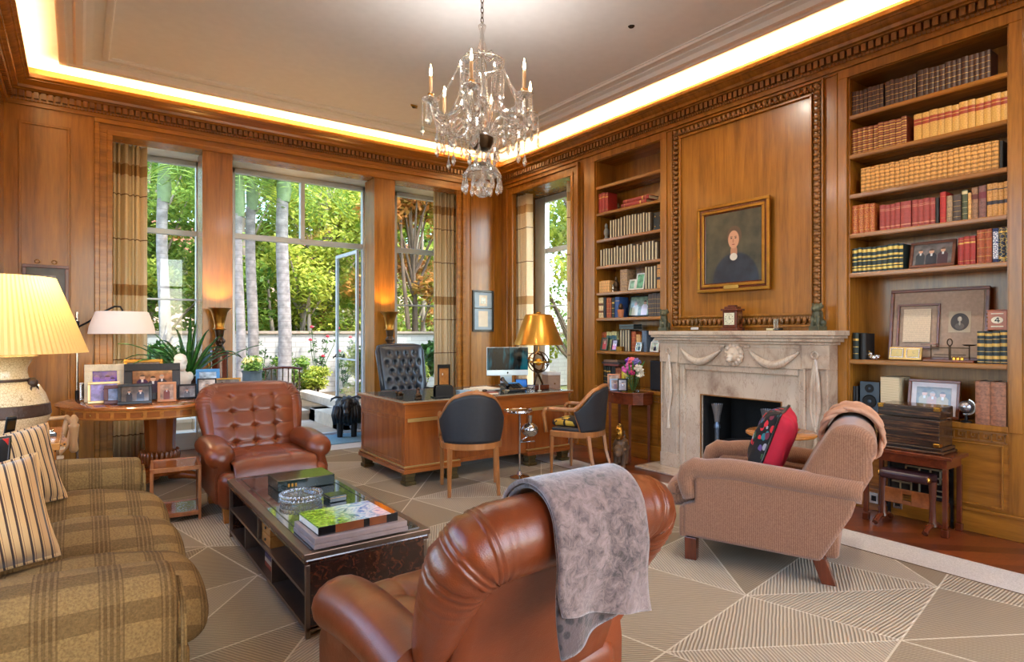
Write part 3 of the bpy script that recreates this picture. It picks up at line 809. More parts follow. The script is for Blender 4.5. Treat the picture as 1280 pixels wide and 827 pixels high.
B().box(X0 + .03, Y0 + .03, .385, X1 - .03, Y1 - .03, .394).build('glass_inset', DGLASS, ct)
o = B()
for x0, y0, x1, y1 in ((X0 + .06, Y0 + .06, X1 - .06, Y0 + .066), (X0 + .06, Y1 - .066, X1 - .06, Y1 - .06), (X0 + .06, Y0 + .06, X0 + .066, Y1 - .06), (X1 - .066, Y0 + .06, X1 - .06, Y1 - .06)): o.box(x0, y0, .3935, x1, y1, .3955)
o.build('inlay_line', BLACK, ct)
for ya in (Y0, Y1 - .02): B().box(X0 + .02, ya, .04, X1 - .02, ya + .02, .345).build('end_panel', TORT, ct)
B().box(X0 - .006, Y0 - .006, .335, X1 + .006, Y1 + .006, .362).build('apron', TORT, ct, bevel=.008)
B().box((X0 + X1)/2 - .01, Y0 + .02, .05, (X0 + X1)/2 + .01, Y1 - .02, .335).build('divider_panel', BLACK, ct)
B().box(X0 + .004, Y0, .03, X1 - .004, Y1, .05).build('bottom_shelf', PEWTER, ct); B().box(X0 + .004, Y0 + .02, .185, X1 - .004, Y1 - .02, .20).build('middle_shelf', PEWTER, ct)
for f, z0, z1 in ((.46, .2, .335), (.27, .05, .185), (.64, .05, .185)):
    y = Y1 - (Y1 - Y0) * f; B().box(X0 + .005, y - .007, z0, X1 - .005, y + .007, z1).build('cubby_divider', PEWTER, ct)
for x in (X0, X1 - .022):
    for y in (Y0, Y1 - .022): B().box(x, y, 0, x + .022, y + .022, .335).build('leg', PEWTER, ct, bevel=.003)
ZT = .012 + .3962
o = thing('box', 'long dark green box on the far end of the coffee table', 'box', (1.19, 4.03, ZT))
B().box(-.18, -.125, 0, .18, .125, .065).build('lid_box', flat('dark_green_lacquer', (24, 38, 32), .14), o, bevel=.004)
t_ = B()
for i in range(3): t_.box(-.12 + i*.022, -.1262, .022, -.108 + i*.022, -.125, .042)
t_.build('gilt_lines', GILT, o)
CUT = NT('cut_glass'); _m = CUT.n('MixShader', {0: .35, 1: CUT.n('BsdfGlass', {'Roughness': .02, 'IOR': 1.5}), 2: CUT.n('BsdfTransparent', {'Color': (.8, .84, .84, 1)})}); CUT.t.links.new(_m.outputs[0], CUT.out.inputs[0]); CUT = CUT.mat
r = thing('crystal_bowl', 'shallow cut crystal ring bowl on the coffee table', 'bowl', (1.075, 3.64, ZT))
B().lathe([(.075, 0), (.09, .004), (.10, .03), (.094, .034), (.085, .012), (.07, .006)], n=28).build('bowl', CUT, r, smooth=60)
o = B()
for k, (rr, zz, nn) in enumerate(((.108, .016, 28), (.112, .040, 30))):
    for i in range(nn): a = 2*PI*(i + .5*k)/nn; o.ball((rr*cos(a), rr*sin(a), zz), .0125, 6)
o.build('bead_rim', CUT, r, smooth=30)
o = thing('box', 'small dark green box beside the crystal bowl', 'box', (1.24, 3.53, ZT), .05)
B().box(-.052, -.05, 0, .052, .05, .036).build('lid_box', MC['dark_green_lacquer'], o, bevel=.003); B().box(-.0525, -.0505, .024, .0525, .0505, .0255).build('lid_seam', GILT, o)
o = thing('case', 'wide taupe slip case lying on the near end of the coffee table', 'case', (1.11, 2.93, ZT))
B().box(-.235, -.165, 0, .235, .165, .022).build('lower_tray', flat('taupe_board', (150, 132, 126), .5), o, bevel=.002); B().box(-.232, -.162, .0225, .232, .162, .05).build('upper_tray', MC['taupe_board'], o, bevel=.003)
o = thing('book', 'thick glossy picture book on top of the taupe slip case', 'book', (1.10, 2.94, ZT + .05), .02)
def cover():
    t = NT('glossy_cover'); v = t.coord(); X, Y, Z = t.sep(v)
    n = t.noise(v, 9, 4, .6, 1.5); g = t.noise(v, 60, 4)
    sky = t.ramp(n, [(.38, srgb(70, 110, 190)), (.5, srgb(236, 240, 244)), (.6, srgb(120, 170, 210)), (.7, srgb(240, 236, 224))])
    gr = t.ramp(g, [(.35, srgb(40, 90, 20)), (.6, srgb(150, 190, 60)), (.75, srgb(230, 226, 120))])
    f = t.math('MULTIPLY_ADD', X, 9, t.math('MULTIPLY_ADD', n, 1.2, .15), clamp=True)
    c = t.mix(f, gr, sky); c = t.mix(t.math('GREATER_THAN', X, .165), c, srgb(70, 34, 20))
    t.pbsdf(c, .08, 0, None, Coat_Weight=.8, Coat_Roughness=.02); return t.mat
B().box(-.20, -.145, .035, .20, .145, .042).build('cover', cover(), o); B().box(-.198, -.138, .004, .198, .14, .036).build('pages', PAPER, o)
q = B(); q.box(-.2, -.146, 0, .2, .146, .0045)
q.build('back_cover', BLACK, o)
for i, (x0, x1, c) in enumerate(((-.2, -.12, BLACK), (-.12, .02, flat('tan_spine', (124, 66, 34), .3)), (.02, .05, BLACK), (.05, .14, MC['tan_spine']), (.14, .2, BLACK))): B().box(x0, -.1475, .002, x1, -.138, .041).build('spine_band', c, o)
o = thing('figurine', 'tiny white ornament at the corner of the taupe slip case', 'ornament', (.905, 3.05, ZT + .05))
remesh(B().ball((0, 0, .012), (.014, .02, .011), 10).ball((.012, .016, .02), .009, 8).ball((-.01, -.012, .018), .008, 8).build('figure', flat('white_glaze', (230, 228, 222), .2, var=.03), o), .003, 1)
for k, z in ((0, .2005), (1, .2655)):
    o = thing('box', 'pale wooden drawer box in the upper cubby, %s of the two' % ('bottom' if k == 0 else 'upper'), 'box', (X0 + .12, 3.56, z + .012))
    B().box(-.10, -.09, 0, .10, .09, .062).build('body', W_HONEY, o, bevel=.003); B().box(-.106, -.008, .024, -.10, .008, .036).build('knob', BLACK, o)
for k in range(3):
    o = B().box(X0 + .04, 3.535 - .13, .05 + .0135 + .026*k, X0 + .2, 3.535 + .13, .05 + .0370 + .026*k).build('book', flat('cubby_book_%d' % k, [(150, 60, 40), (196, 176, 150), (70, 60, 90)][k], .5), None, bevel=.002)
    tag(o, ['brick red', 'cream', 'slate blue'][k] + ' book lying in the lower cubby of the coffee table', 'book', 'books in the coffee table')
# ---------------------------------------------------------------- two-tier side table
st = thing('side_table', 'small open two-tier wooden table between the sofa and the buttoned armchair', 'side table', (.60, 5.22, .012), -.10)
W2 = wood('teak', (120, 66, 32), (176, 110, 62), 'z', .3)
for z in (.05, .385):
    B().box(-.15, -.18, z, .15, .18, z + .012).build('shelf', W_TABLE, st)
    B().box(-.165, -.195, z - .012, .165, -.175, z + .018).box(-.165, .175, z - .012, .165, .195, z + .018).box(-.165, -.175, z - .012, -.145, .175, z + .018).box(.145, -.175, z - .012, .165, .175, z + .018).build('shelf_rim', W2, st, bevel=.002)
for x in (-.165, .145):
    for y in (-.195, .175): B().box(x, y, 0, x + .02, y + .02, .40).build('leg', W2, st, bevel=.002)
# ---------------------------------------------------------------- round pedestal table
rt = thing('pedestal_table', 'round wooden drum table crowded with framed photographs and a plant', 'table', (.62, 6.5, .012))
def drum_top():
    t = NT('veneer_top'); v = t.coord((1.2, 1.2, 8)); n = t.noise(v, 5, 6, .6, 1.2)
    c = t.ramp(n, [(.3, srgb(120, 60, 26)), (.7, srgb(186, 114, 56))]); t.pbsdf(c, .12, 0, None, Coat_Weight=.6, Coat_Roughness=.04); return t.mat
B().lathe([(0, .755), (.775, .755), (.79, .762), (.79, .774), (.78, .78), (0, .78)], n=64).build('tabletop', drum_top(), rt, smooth=40)
B().lathe([(.68, .675), (.75, .675), (.76, .685), (.76, .74), (.765, .755), (.68, .755)], n=64).build('drum_frieze', W_HONEY, rt, smooth=40)
o = B()
for i in range(40):
    a = 2*PI*i/40
    q = B().box(.757, -.045, .695, .763, .045, .74); q.rot(a); o.add(q.v, q.f)
for i in range(0): pass
o.build('fluted_inlay', W_TABLE, rt)
for i in range(12):
    a = 2*PI*(i + .5)/12
    B().ball((.765*cos(a), .765*sin(a), .717), .008, 8).build('drawer_knob', BRASS, rt, smooth=180)
B().lathe([(.14, .16), (.15, .2), (.15, .24), (.125, .27), (.14, .675)], n=12, a0=.26).build('pedestal', W_DESK, rt, smooth=20)
o = B()
for i in range(24): a = 2*PI*i/24; o.ball((.15*cos(a), .15*sin(a), .24), (.02, .02, .07), 8)
o.build('carved_acanthus', W_DESK, rt, smooth=60)
B().lathe([(.0, .09), (.21, .09), (.22, .11), (.19, .13), (.20, .15), (.14, .165), (0, .165)], n=36).build('plinth', W_DESK, rt, smooth=40)
for k in range(4):
    a = PI/4 + k*PI/2 + .2
    q = B().tube([(.1, 0, .07), (.22, 0, .07), (.32, 0, .06), (.36, 0, .05), (.39, 0, .075)], [.055, .05, .045, .05, .03], 10, flat=.8); q.rot(a); q.build('scroll_foot', W_DESK, rt, smooth=60)
    q = B().ball((.36, 0, .03), (.035, .035, .03), 8); q.rot(a); q.build('foot', BRASS, rt, smooth=180)
ZR = .7925
CREAM = flat('pierced_ivory', (224, 206, 172), .6, bump=.8, bscale=70); SILV = flat('silver_frame', (196, 190, 178), .25, .9)
frame('ivory textured frame with a blue group photo, tallest on the curtain side of the table', (0.191, 6.411, ZR), .0, .30, .33, .06, CREAM, P_(1, 4, (60, 50, 140), (150, 150, 190), (80, 70, 190)))
frame('gold-edged frame of a lilac picture in front of the tall ivory frame', (0.181, 6.268, ZR), .02, .235, .185, .022, flat('pale_gold', (220, 186, 130), .3, .7), P_(2, 1, (170, 160, 200), (120, 110, 170), (150, 140, 200)))
frame('oxblood frame with a blue and white sketch between the gold and black frames', (0.258, 6.144, ZR), .0, .165, .16, .03, flat('oxblood', (86, 26, 22), .3), P_(3, 0, (120, 140, 180)))
frame('black frame with a couple, nearest to the table edge', (0.391, 6.010, ZR), -.06, .25, .175, .026, BLACK, P_(4, 2, (96, 84, 76), (40, 36, 40)))
frame('largest black frame on the table, photo of three men in suits', (0.544, 6.315, ZR), -.08, .44, .33, .065, BLACK, P_(5, 3, (140, 92, 64), (38, 40, 52)))
frame('gold frame peeping over the largest black frame', (0.496, 6.583, ZR), -.05, .32, .36, .03, GILT, P_(6, 1, (150, 140, 130)))
frame('small tan upright frame before the white bust', (0.630, 6.058, ZR), -.1, .145, .175, .022, flat('tan_leather_frame', (190, 130, 86), .4), P_(7, 1, (170, 140, 120), (130, 40, 60)))
frame('small black frame with a grey photo at the foot of the bust', (0.811, 6.220, ZR), -.1, .155, .135, .016, IRON, P_(8, 1, (120, 116, 114), (90, 86, 84)))
frame('sky-blue frame tilted back behind the leather armchair', (1.021, 6.468, ZR), -.12, .21, .26, .03, flat('sky_blue_frame', (70, 140, 200), .4), P_(9, 0, (170, 190, 214)), tilt=.3)
frame('thin dark frame half hidden by the leather armchair', (0.964, 6.172, ZR), -.15, .16, .185, .012, IRON, P_(10, 1, (190, 180, 170)))
frame('wide low gilt frame beside the sky-blue frame', (1.164, 6.315, ZR), -.15, .24, .17, .014, GILT, P_(11, 2, (120, 110, 100)))
frame('small silver frame standing behind the oxblood frame', (0.086, 6.630, ZR), .05, .15, .16, .018, SILV, P_(12, 1))
o = thing('bust', 'white plaster bust of a bearded man on the round table', 'bust', (.80, 6.58, ZR), .2)
b = B().lathe([(.055, 0), (.06, .02), (.045, .03), (.04, .06)], n=16)
b.ball((0, 0, .15), (.098, .06, .10), 16).ball((-.08, 0, .185), (.035, .045, .05), 10).ball((.08, 0, .185), (.035, .045, .05), 10).cyl((0, .0, .2), (0, -.01, .29), .042, .038, 12)
b.ball((0, -.012, .33), (.052, .064, .075), 16).ball((0, -.052, .285), (.034, .034, .045), 10).ball((0, -.074, .328), (.010, .016, .018), 8).ball((0, .012, .365), (.056, .062, .045), 12).ball((-.052, 0, .325), (.010, .016, .022), 8).ball((.052, 0, .325), (.010, .016, .022), 8).ball((-.022, -.066, .35), (.018, .010, .007), 8).ball((.022, -.066, .35), (.018, .010, .007), 8)
remesh(b.build('bust_figure', flat('plaster_white', (232, 226, 214), .5, var=.03), o), .005, 2)
pp = thing('potted_plant', 'strap-leaved green plant in a dark pot behind the white bust', 'plant', (.90, 6.83, ZR))
B().lathe([(.09, 0), (.12, .14), (.13, .16), (.11, .16), (.09, .12), (0, .12)], n=20).build('pot', flat('dark_bark_pot', (60, 44, 34), .6), pp, smooth=40)
LEAF = flat('strap_leaf', (46, 98, 40), .35, var=.4)
rl = random.Random(3)
for i in range(34):
    a = 2*PI*i/34*2.618 + .3; L = rl.uniform(.45, .85); up = rl.uniform(.55, 1.25) if i > 8 else rl.uniform(1.3, 1.7); dr = rl.uniform(.15, .85)
    P = []
    for k in range(13):
        f = k/12; hx = L*f*cos(up*.9)*1.0; z = L*(f*sin(up)) - dr*L*.55*f*f*f
        P.append(Vector((cos(a)*hx, sin(a)*hx*.8, .13 + z)))
    sd = Vector((-sin(a), cos(a), 0)); g = B()
    R = []
    for k, p in enumerate(P):
        f = k/12; w_ = .021*min(1, .4 + 3*f)*(1 - f**3.5) + .0012
        R.append([p - sd*w_ + Vector((0, 0, .006*w_/.02)), p + Vector((0, 0, -.004)), p + sd*w_ + Vector((0, 0, .006*w_/.02)), p + Vector((0, 0, -.006))])
    g.loft(R).build('leaf', LEAF, pp, smooth=180)
# ---------------------------------------------------------------- lamps
def shade_mat(name, rgb, tr=.55, glow=0):
    t = NT(name); c = srgb(*rgb)
    d = t.n('BsdfDiffuse', {'Color': c}); l = t.n('BsdfTranslucent', {'Color': c}); m = t.n('MixShader', {0: tr, 1: d, 2: l}); t.t.links.new(m.outputs[0], t.out.inputs[0]); return t.mat
BULB = emit('lamp_bulb', (1, .72, .38), 12)
tl = thing('table_lamp', 'big ceramic barrel lamp with a pleated cream shade', 'lamp', (-.40, 5.05, .745))
NF = 90; Rr = []
for z, r0 in ((.525, .452), (.53, .452), (.70, .392), (.85, .338), (1.01, .278), (1.015, .278)):
    Rr.append([((r0 + (.006 if j % 2 else 0)) * cos(2*PI*j/(2*NF)), (r0 + (.006 if j % 2 else 0)) * sin(2*PI*j/(2*NF)), z) for j in range(2*NF)])
B().loft(Rr, caps=False).build('lamp_shade', shade_mat('pleated_silk', (248, 218, 152), .5), tl, normals=False)
CER = NT('crackle_ceramic')
def _c():
    t = CER; v = t.coord(); vo = t.n('TexVoronoi', {'Vector': v, 'Scale': 60}, feature='DISTANCE_TO_EDGE').outputs[0]
    c = t.ramp(vo, [(0, srgb(150, 124, 84)), (.06, srgb(212, 194, 156))]); t.pbsdf(c, .25, 0, None, Coat_Weight=.3)
_c(); CER = CER.mat
B().lathe([(0, .03), (.215, .03), (.225, .05), (.248, .10), (.252, .12)], n=40, caps=False).lathe([(.244, .20), (.225, .26), (.19, .32), (.165, .345)], n=40).lathe([(.14, .36), (.13, .40), (.132, .43), (.16, .49), (.19, .505), (.17, .51)], n=40).build('vase_body', CER, tl, smooth=50)
B().lathe([(.0, 0), (.19, 0), (.215, .03), (0, .032)], n=40).lathe([(.252, .12), (.258, .128), (.25, .195), (.244, .2)], n=60).lathe([(.165, .345), (.17, .35), (.168, .36), (.14, .362)], n=40).build('carved_band', flat('dark_bronze_glaze', (64, 46, 36), .45, .3, .9, 45), tl, smooth=40)
o = B(); a = -.55
cx, cy = .185*cos(a), .185*sin(a)
o.ball((cx*1.03, cy*1.03, .335), (.03, .03, .03), 10); o.tube([(cx*1.08 - .033*sin(a)*sin(t), cy*1.08 + .033*cos(a)*sin(t), .29 + .033*cos(t)) for t in [2*PI*i/20 for i in range(20)]], .006, 8, loop=True)
o.build('ring_handle', MC['dark_bronze_glaze'], tl, smooth=60)
B().cyl((0, 0, .5), (0, 0, .9), .012).cyl((0, 0, .88), (.12, -.08, .92), .008).cyl((0, 0, .88), (-.12, .08, .92), .008).build('lamp_rod', BRASS, tl)
for s in (-1, 1): B().ball((s*.14, -s*.09, .94), .035, 12).build('bulb', BULB, tl, smooth=180); point('table_lamp_light', (-.40 + s*.14, 5.05 - s*.09, 1.685), 16, (1, .74, .42), .05) if False else None
et = thing('end_table', 'honey-coloured end table with drawers under the ceramic lamp', 'end table', (-.46, 4.92, .012))
B().box(-.36, -.42, .69, .37, .38, .73).build('tabletop', W_HONEY, et, bevel=.004); B().box(-.34, -.40, .14, .345, .36, .69).build('cabinet_body', W_HONEY, et, bevel=.004)
for k in range(3):
    for s in (-1, 1):
        d_ = B().box(.345, -.38 if s < 0 else -.005, .18 + k*.17, .352, -.03 if s < 0 else .345, .335 + k*.17).build('drawer', W_HONEY, et, bevel=.002)
        y = -.2 if s < 0 else .17
        B().tube([(.352, y - .03, .27 + k*.17), (.38, y - .03, .27 + k*.17), (.38, y + .03, .27 + k*.17), (.352, y + .03, .27 + k*.17)], .007, 6).build('handle', CREAM, d_, smooth=60)
for x in (-.33, .31):
    for y in (-.39, .33): B().box(x, y, 0, x + .035, y + .035, .16).build('leg', W_HONEY, et)
o = thing('trinket_box', 'small black box with a silver lid near the foot of the ceramic lamp', 'box', (-.15, 4.85, .7425), .1)
B().box(-.035, -.03, 0, .035, .03, .02).build('box_base', BLACK, o, bevel=.002); B().box(-.028, -.022, .02, .028, .022, .026).ball((0, 0, .032), (.022, .012, .010), 10).build('lid', CHROME, o, smooth=40)
o = thing('telephone_handset', 'slim grey and black handset propped behind the striped cushion', 'handset', (-.34, 4.60, .7425), .3); o.rotation_euler = (.5, 0, .3)
B().rbox((0, 0, .1), (.05, .024, .2), .01).build('body', IRON, o, smooth=60); B().box(-.018, -.0135, .12, .018, -.012, .18).build('display', CHROME, o)
# savonarola style stool
xs_ = thing('curule_chair', 'light wooden curule chair with a leopard spotted seat beside the round table', 'chair', (-.30, 5.73, .018), .1)
WB = wood('bleached_wood', (150, 112, 74), (196, 160, 116), 'z', .4)
for y in (-.2, .2):
    for s in (-1, 1):
        P = [(s*.24, y, .0), (s*.20, y, .12), (s*.08, y, .30), (0, y, .36), (-s*.1, y, .43), (-s*.22, y, .56), (-s*.25, y, .70)]
        B().tube(P, [.02, .022, .022, .024, .022, .02, .02], 10).build('leg', WB, xs_, smooth=60)
    B().ball((0, y*1.12, .36), (.03, .015, .03), 10).build('boss', BRASS, xs_, smooth=180)
for s in (-1, 1):
    B().tube([(s*.25, -.26, .71), (s*.25, .26, .71)], .018, 10).build('arm', WB, xs_, smooth=60)
    B().lathe([(.016, .5), (.03, .52), (.022, .58), (.032, .68), (.036, .70), (.022, .715), (.03, .745), (.012, .775), (0, .78)], (s*.25, -.24, .0), 14).build('finial_post', WB, xs_, smooth=60)
B().tube([(-.25, .22, .71), (.25, .22, .71)], .016, 10).build('back_rail', WB, xs_, smooth=60)
def leopard():
    t = NT('leopard_spots'); v = t.coord(); vo = t.n('TexVoronoi', {'Vector': v, 'Scale': 42}).outputs[0]
    c = t.ramp(vo, [(.2, srgb(30, 18, 10)), (.36, srgb(46, 28, 14)), (.44, srgb(190, 134, 70))]); t.pbsdf(c, .8, 0, None, Sheen_Weight=.3); return t.mat
B().rbox((0, 0, .52), (.46, .44, .06), .028, fn=lambda p, q: Vector((p.x, p.y, p.z + .04*q.x*q.x))).build('seat', leopard(), xs_, smooth=180)
# swing-arm reading lamp
fl = thing('floor_lamp', 'black swing-arm floor lamp with a white drum shade', 'lamp', (-.01, 6.85, .012))
B().cyl((0, 0, .02), (0, 0, 1.58), .012).build('pole', CHROME, fl, smooth=60)
B().cyl((0, 0, .72), (0, 0, .86), .016).cyl((0, 0, 1.30), (0, 0, 1.5), .018).build('pole_sleeve', IRON, fl, smooth=60)
B().lathe([(0, 0), (.15, 0), (.15, .012), (.02, .03), (0, .03)], n=28).build('base', IRON, fl, smooth=40)
B().tube([(0, -.02, 1.52), (-.06, -.03, 1.5), (-.075, -.03, 1.42), (-.04, -.02, 1.36), (0, -.01, 1.36)], .009, 8).tube([(-.05, -.03, 1.42), (.02, -.05, 1.45), (.1, -.09, 1.50), (.2, -.16, 1.585), (.28, -.2, 1.632), (.325, -.22, 1.63), (.34, -.22, 1.60), (.34, -.22, 1.5)], .0085, 8).build('swing_arm', IRON, fl, smooth=180)
B().lathe([(.265, 0), (.255, .07), (.21, .20), (.20, .205)], (.34, -.22, 1.38), 48, caps=False).lathe([(.20, .205), (.02, .205)], (.34, -.22, 1.38), 48, caps=False).build('lamp_shade', shade_mat('white_shade', (222, 214, 212), .12), fl, smooth=40, normals=False)
B().ball((.34, -.22, 1.47), .03, 12).build('bulb', BULB, fl, smooth=180)
# ================================================================ DESK GROUP
dk = thing('desk', 'large honey-brown pedestal desk with a dark leather top', 'desk', (0, 0, .012))
DX0, DX1, DY0, DY1 = 2.40, 4.36, 5.0, 6.05
LIGHTW = wood('light_inlay', (150, 112, 56), (196, 156, 92), 'x', .3)
BRZ = flat('bronze_foot', (92, 74, 40), .4, .5, .3)
B().box(DX0 - .03, DY0 - .03, .735, DX1 + .03, DY1 + .03, .763).build('desktop', W_DESKX, dk, bevel=.006)
B().box(DX0 + .04, DY0 + .04, .762, DX1 - .04, DY1 - .04, .765).build('leather_inset', flat('green_black_leather', (38, 46, 44), .2), dk)
B().box(DX0 - .034, DY0 - .034, .757, DX1 + .034, DY0 + .01, .766).box(DX0 - .034, DY0, .757, DX0 + .01, DY1 + .034, .766).build('brass_edge', flat('pale_edge', (196, 180, 150), .2, .5), dk)
B().box(DX0, DY0, .61, DX1, DY1, .735).build('frieze', W_DESKX, dk, bevel=.003)
for a, b in ((DX0, DX0 + .56), (DX1 - .56, DX1)):
    p = B().box(a, DY0 + .004, .17, b, DY1 - .004, .61).build('pedestal', W_DESK, dk, bevel=.004)
    B().box(a + .03, DY0 - .004, .575, b - .03, DY0 + .004, .607).build('light_band', LIGHTW, p)
    for xa in (a + .012, b - .03): B().box(xa, DY0 - .003, .20, xa + .018, DY0 + .004, .57).build('stile', W_DESK, p)
    B().box(a - .02, DY0 - .02, .11, b + .02, DY1 + .02, .15).box(a - .012, DY0 - .012, .15, b + .012, DY1 + .012, .17).build('plinth', W_DESKX, p, bevel=.006)
    B().box(a - .014, DY0 - .014, .168, b + .014, DY1 + .014, .178).build('plinth_band', LIGHTW, p)
    for x in (a + .0, b - .11):
        for y in (DY0 - .01, DY1 - .10):
            B().box(x, y, 0, x + .11, y + .11, .035).box(x + .01, y + .01, .035, x + .10, y + .10, .075).box(x + .004, y + .004, .075, x + .106, y + .106, .11).build('foot', BRZ, dk, bevel=.006)
B().box(DX0 + .56, DY0 + .03, .17, DX1 - .56, DY0 + .055, .61).box(DX0 + .56, DY0 + .02, .14, DX1 - .56, DY0 + .07, .18).build('modesty_panel', W_DESK, dk, bevel=.003)
# end-face panel lines and drawer fronts on the chair side
o = B(); frame_x(o, DX0, DY0 + .05, DY1 - .05, .2, .58, .02, .006); o.build('end_moulding', W_DESK, dk, bevel=.003)
for i in range(3):
    d_ = B().box(DX0 + .04 + i*.64, DY1, .63, DX0 + .62 + i*.64, DY1 + .008, .72).build('drawer', W_DESKX, dk, bevel=.002)
    B().ball((DX0 + .33 + i*.64, DY1 + .02, .675), .012, 8).build('knob', BRASS, d_, smooth=180)
ZD = .012 + .766
# desk chair
dc = thing('desk_chair', 'dark buttoned leather desk chair behind the desk', 'chair', (3.27, 6.58, .012), PI)
def dpad(u, v):
    z = .52 + v*.70; x = (2*u - 1)*(.255 + .03*v); y = -.20 - .16*(v) + .05*(1 - (2*u-1)**4)*(1 - (2*v-1)**6)
    return Vector((x, y, z)), Vector((0, 1, .2)).normalized()
bts = [(.12 + .19*i + (.095 if j % 2 else 0), .10 + .155*j) for j in range(6) for i in range(5 if j % 2 == 0 else 4)]
bts = [(u, v) for u, v in bts if .08 < u < .92]
def dg(u, v):
    p, nr = dpad(u, v); d = 0
    for cx, cy in bts: d += math.exp(-(((u - cx)/.045)**2 + ((v - cy)/.04)**2)*.8)
    ed = min(1, 9*u, 9*(1-u), 9*v, 9*(1-v)); return p - nr*(.036*d*max(0, ed))
B().grid(dg, 64, 80).build('back_pad', L_DARK, dc, smooth=180, solid=.02)
B().tube([(-.27, -.21, .50), (-.285, -.29, .85), (-.30, -.37, 1.16), (-.28, -.39, 1.21), (-.2, -.395, 1.225), (0, -.395, 1.228), (.2, -.395, 1.225), (.28, -.39, 1.21), (.30, -.37, 1.16), (.285, -.29, .85), (.27, -.21, .50)], .03, 12).build('back_roll', L_DARK, dc, smooth=180)
B().grid(lambda u, v: ((2*u-1)*.28, -.25 - .17*v, .5 + .72*v), 6, 6).build('back_panel', L_DARK, dc, smooth=180, solid=.02)
B().rbox((0, .05, .47), (.56, .56, .12), .05, fn=lambda p, q: Vector((p.x, p.y, p.z + .02*(1 - q.x*q.x)*(1 - q.y*q.y)))).build('seat', L_DARK, dc, smooth=180)
for s in (-1, 1): B().tube([(s*.29, -.22, .68), (s*.30, .0, .70), (s*.30, .22, .69), (s*.30, .27, .64), (s*.29, .25, .50), (s*.26, .15, .44)], .028, 10).build('arm', L_DARK, dc, smooth=180)
B().cyl((0, 0, .08), (0, 0, .42), .03).build('column', BRASS, dc)
for k in range(5):
    q = B().tube([(0, 0, .12), (.15, 0, .09), (.28, 0, .06)], [.025, .022, .016], 8).ball((.28, 0, .03), (.03, .02, .03), 8); q.rot(2*PI*k/5); q.build('star_leg', W_MAHOG, dc, smooth=60)
# guest chairs
BLKUP = flat('black_upholstery', (30, 31, 36), .55, bump=.25, bscale=150)
def guest(label, loc, rz):
    r = thing('guest_chair', label, 'chair', loc, rz, None)
    def plan(th, k=1.0):
        a = abs(th)
        if a <= PI/2: return (.275*k*sin(th), -.03 - .225*k*cos(th))
        return (math.copysign(.275*k, th), -.03 + (a - PI/2)*.275)
    def rz_(th):
        a = abs(th)
        if a < .5: return .875 - .03*(a/.5)**2
        if a < 1.5:
            f = (a - .5)/1.0; f = f*f*(3 - 2*f); return .845 - .195*f
        return .65
    TM = lambda v: 1.12 + .40*v
    for k, nm in ((1.0, 'outer_back'), (.90, 'inner_back')):
        def g(u, v):
            th = (2*u - 1)*TM(v); x, y = plan(th, k); f = .44 + v*(rz_(th) - .012 - .44)
            bow = 1 - .05*(1 - v)**2
            return (x*bow, y - .035*v + .02, f)
        B().grid(g, 40, 14).build(nm, BLKUP, r, smooth=180, solid=.022)
    P = []; n = 48; mx = 2.42
    for i in range(n + 1):
        th = -mx + 2*mx*i/n; x, y = plan(th, .96); z = rz_(th); v = max(0, min(1, (z - .44)/.42))
        P.append((x, y - .035*v*max(0, cos(th)) + .02, z))
    B().tube(P, .019, 10, flat=1.1).build('top_rail', W_CHAIR, r, smooth=180)
    for s in (-1, 1):
        e = [( (lambda th, v: (plan(th, .97)[0]*(1 - .05*(1-v)**2), plan(th, .97)[1] - .035*v + .02, .44 + v*(rz_(th) - .44)))(s*TM(v), v)) for v in [i/10 for i in range(11)]]
        B().tube(e, .014, 8).build('edge_rail', W_CHAIR, r, smooth=180)
        fx, fy, fz = P[-1] if s > 0 else P[0]
        B().tube([(fx, fy, fz), (fx, fy + .03, fz - .01), (fx, fy + .045, fz - .05), (fx*.98, fy + .03, .50), (fx*.97, fy + .02, .42)], [.019, .02, .02, .018, .02], 10).build('arm_post', W_CHAIR, r, smooth=180)
    R = []
    for th in [(-PI/2 + PI*i/20) for i in range(21)]: R.append((.27*sin(th), -.02 - .225*cos(th)))
    R += [(.27, .2), (-.27, .2)]
    B().prism(R, .385, .445, 'z').build('seat_rail', W_CHAIR, r, bevel=.006)
    B().prism([(x*.94, y*.94) for x, y in R], .44, .475, 'z').build('seat', BLKUP, r, bevel=.014)
    for s in (-1, 1):
        B().tube([(s*.245, .19, .40), (s*.245, .195, .0)], [.023, .014], 4).build('leg', W_CHAIR, r)
        B().tube([(s*.20, -.17, .40), (s*.205, -.20, .2), (s*.21, -.26, .0)], [.023, .02, .014], 4).build('leg', W_CHAIR, r)
    return r
g1 = guest('black-backed wooden tub chair seen straight from behind, before the desk', (2.83, 4.56, .017), -.45)
g2 = guest('black-backed wooden tub chair with a yellow and black cushion, nearer the flower console', (4.03, 4.46, .017), .45)
o = thing('seat_cushion', 'flat yellow and black cushion on the side-on tub chair', 'cushion', (4.02, 4.475, .4945), .45)
B().rbox((0, .035, .03), (.36, .34, .06), .028, fn=lambda p, q: Vector((p.x, p.y, p.z + .012*(1 - q.x*q.x)*(1-q.y*q.y)))).build('cover', needlepoint('needlepoint_gold', (24, 20, 18), [(206, 160, 50), (216, 176, 70), (190, 140, 40), (120, 140, 130)], 9), o, smooth=180)
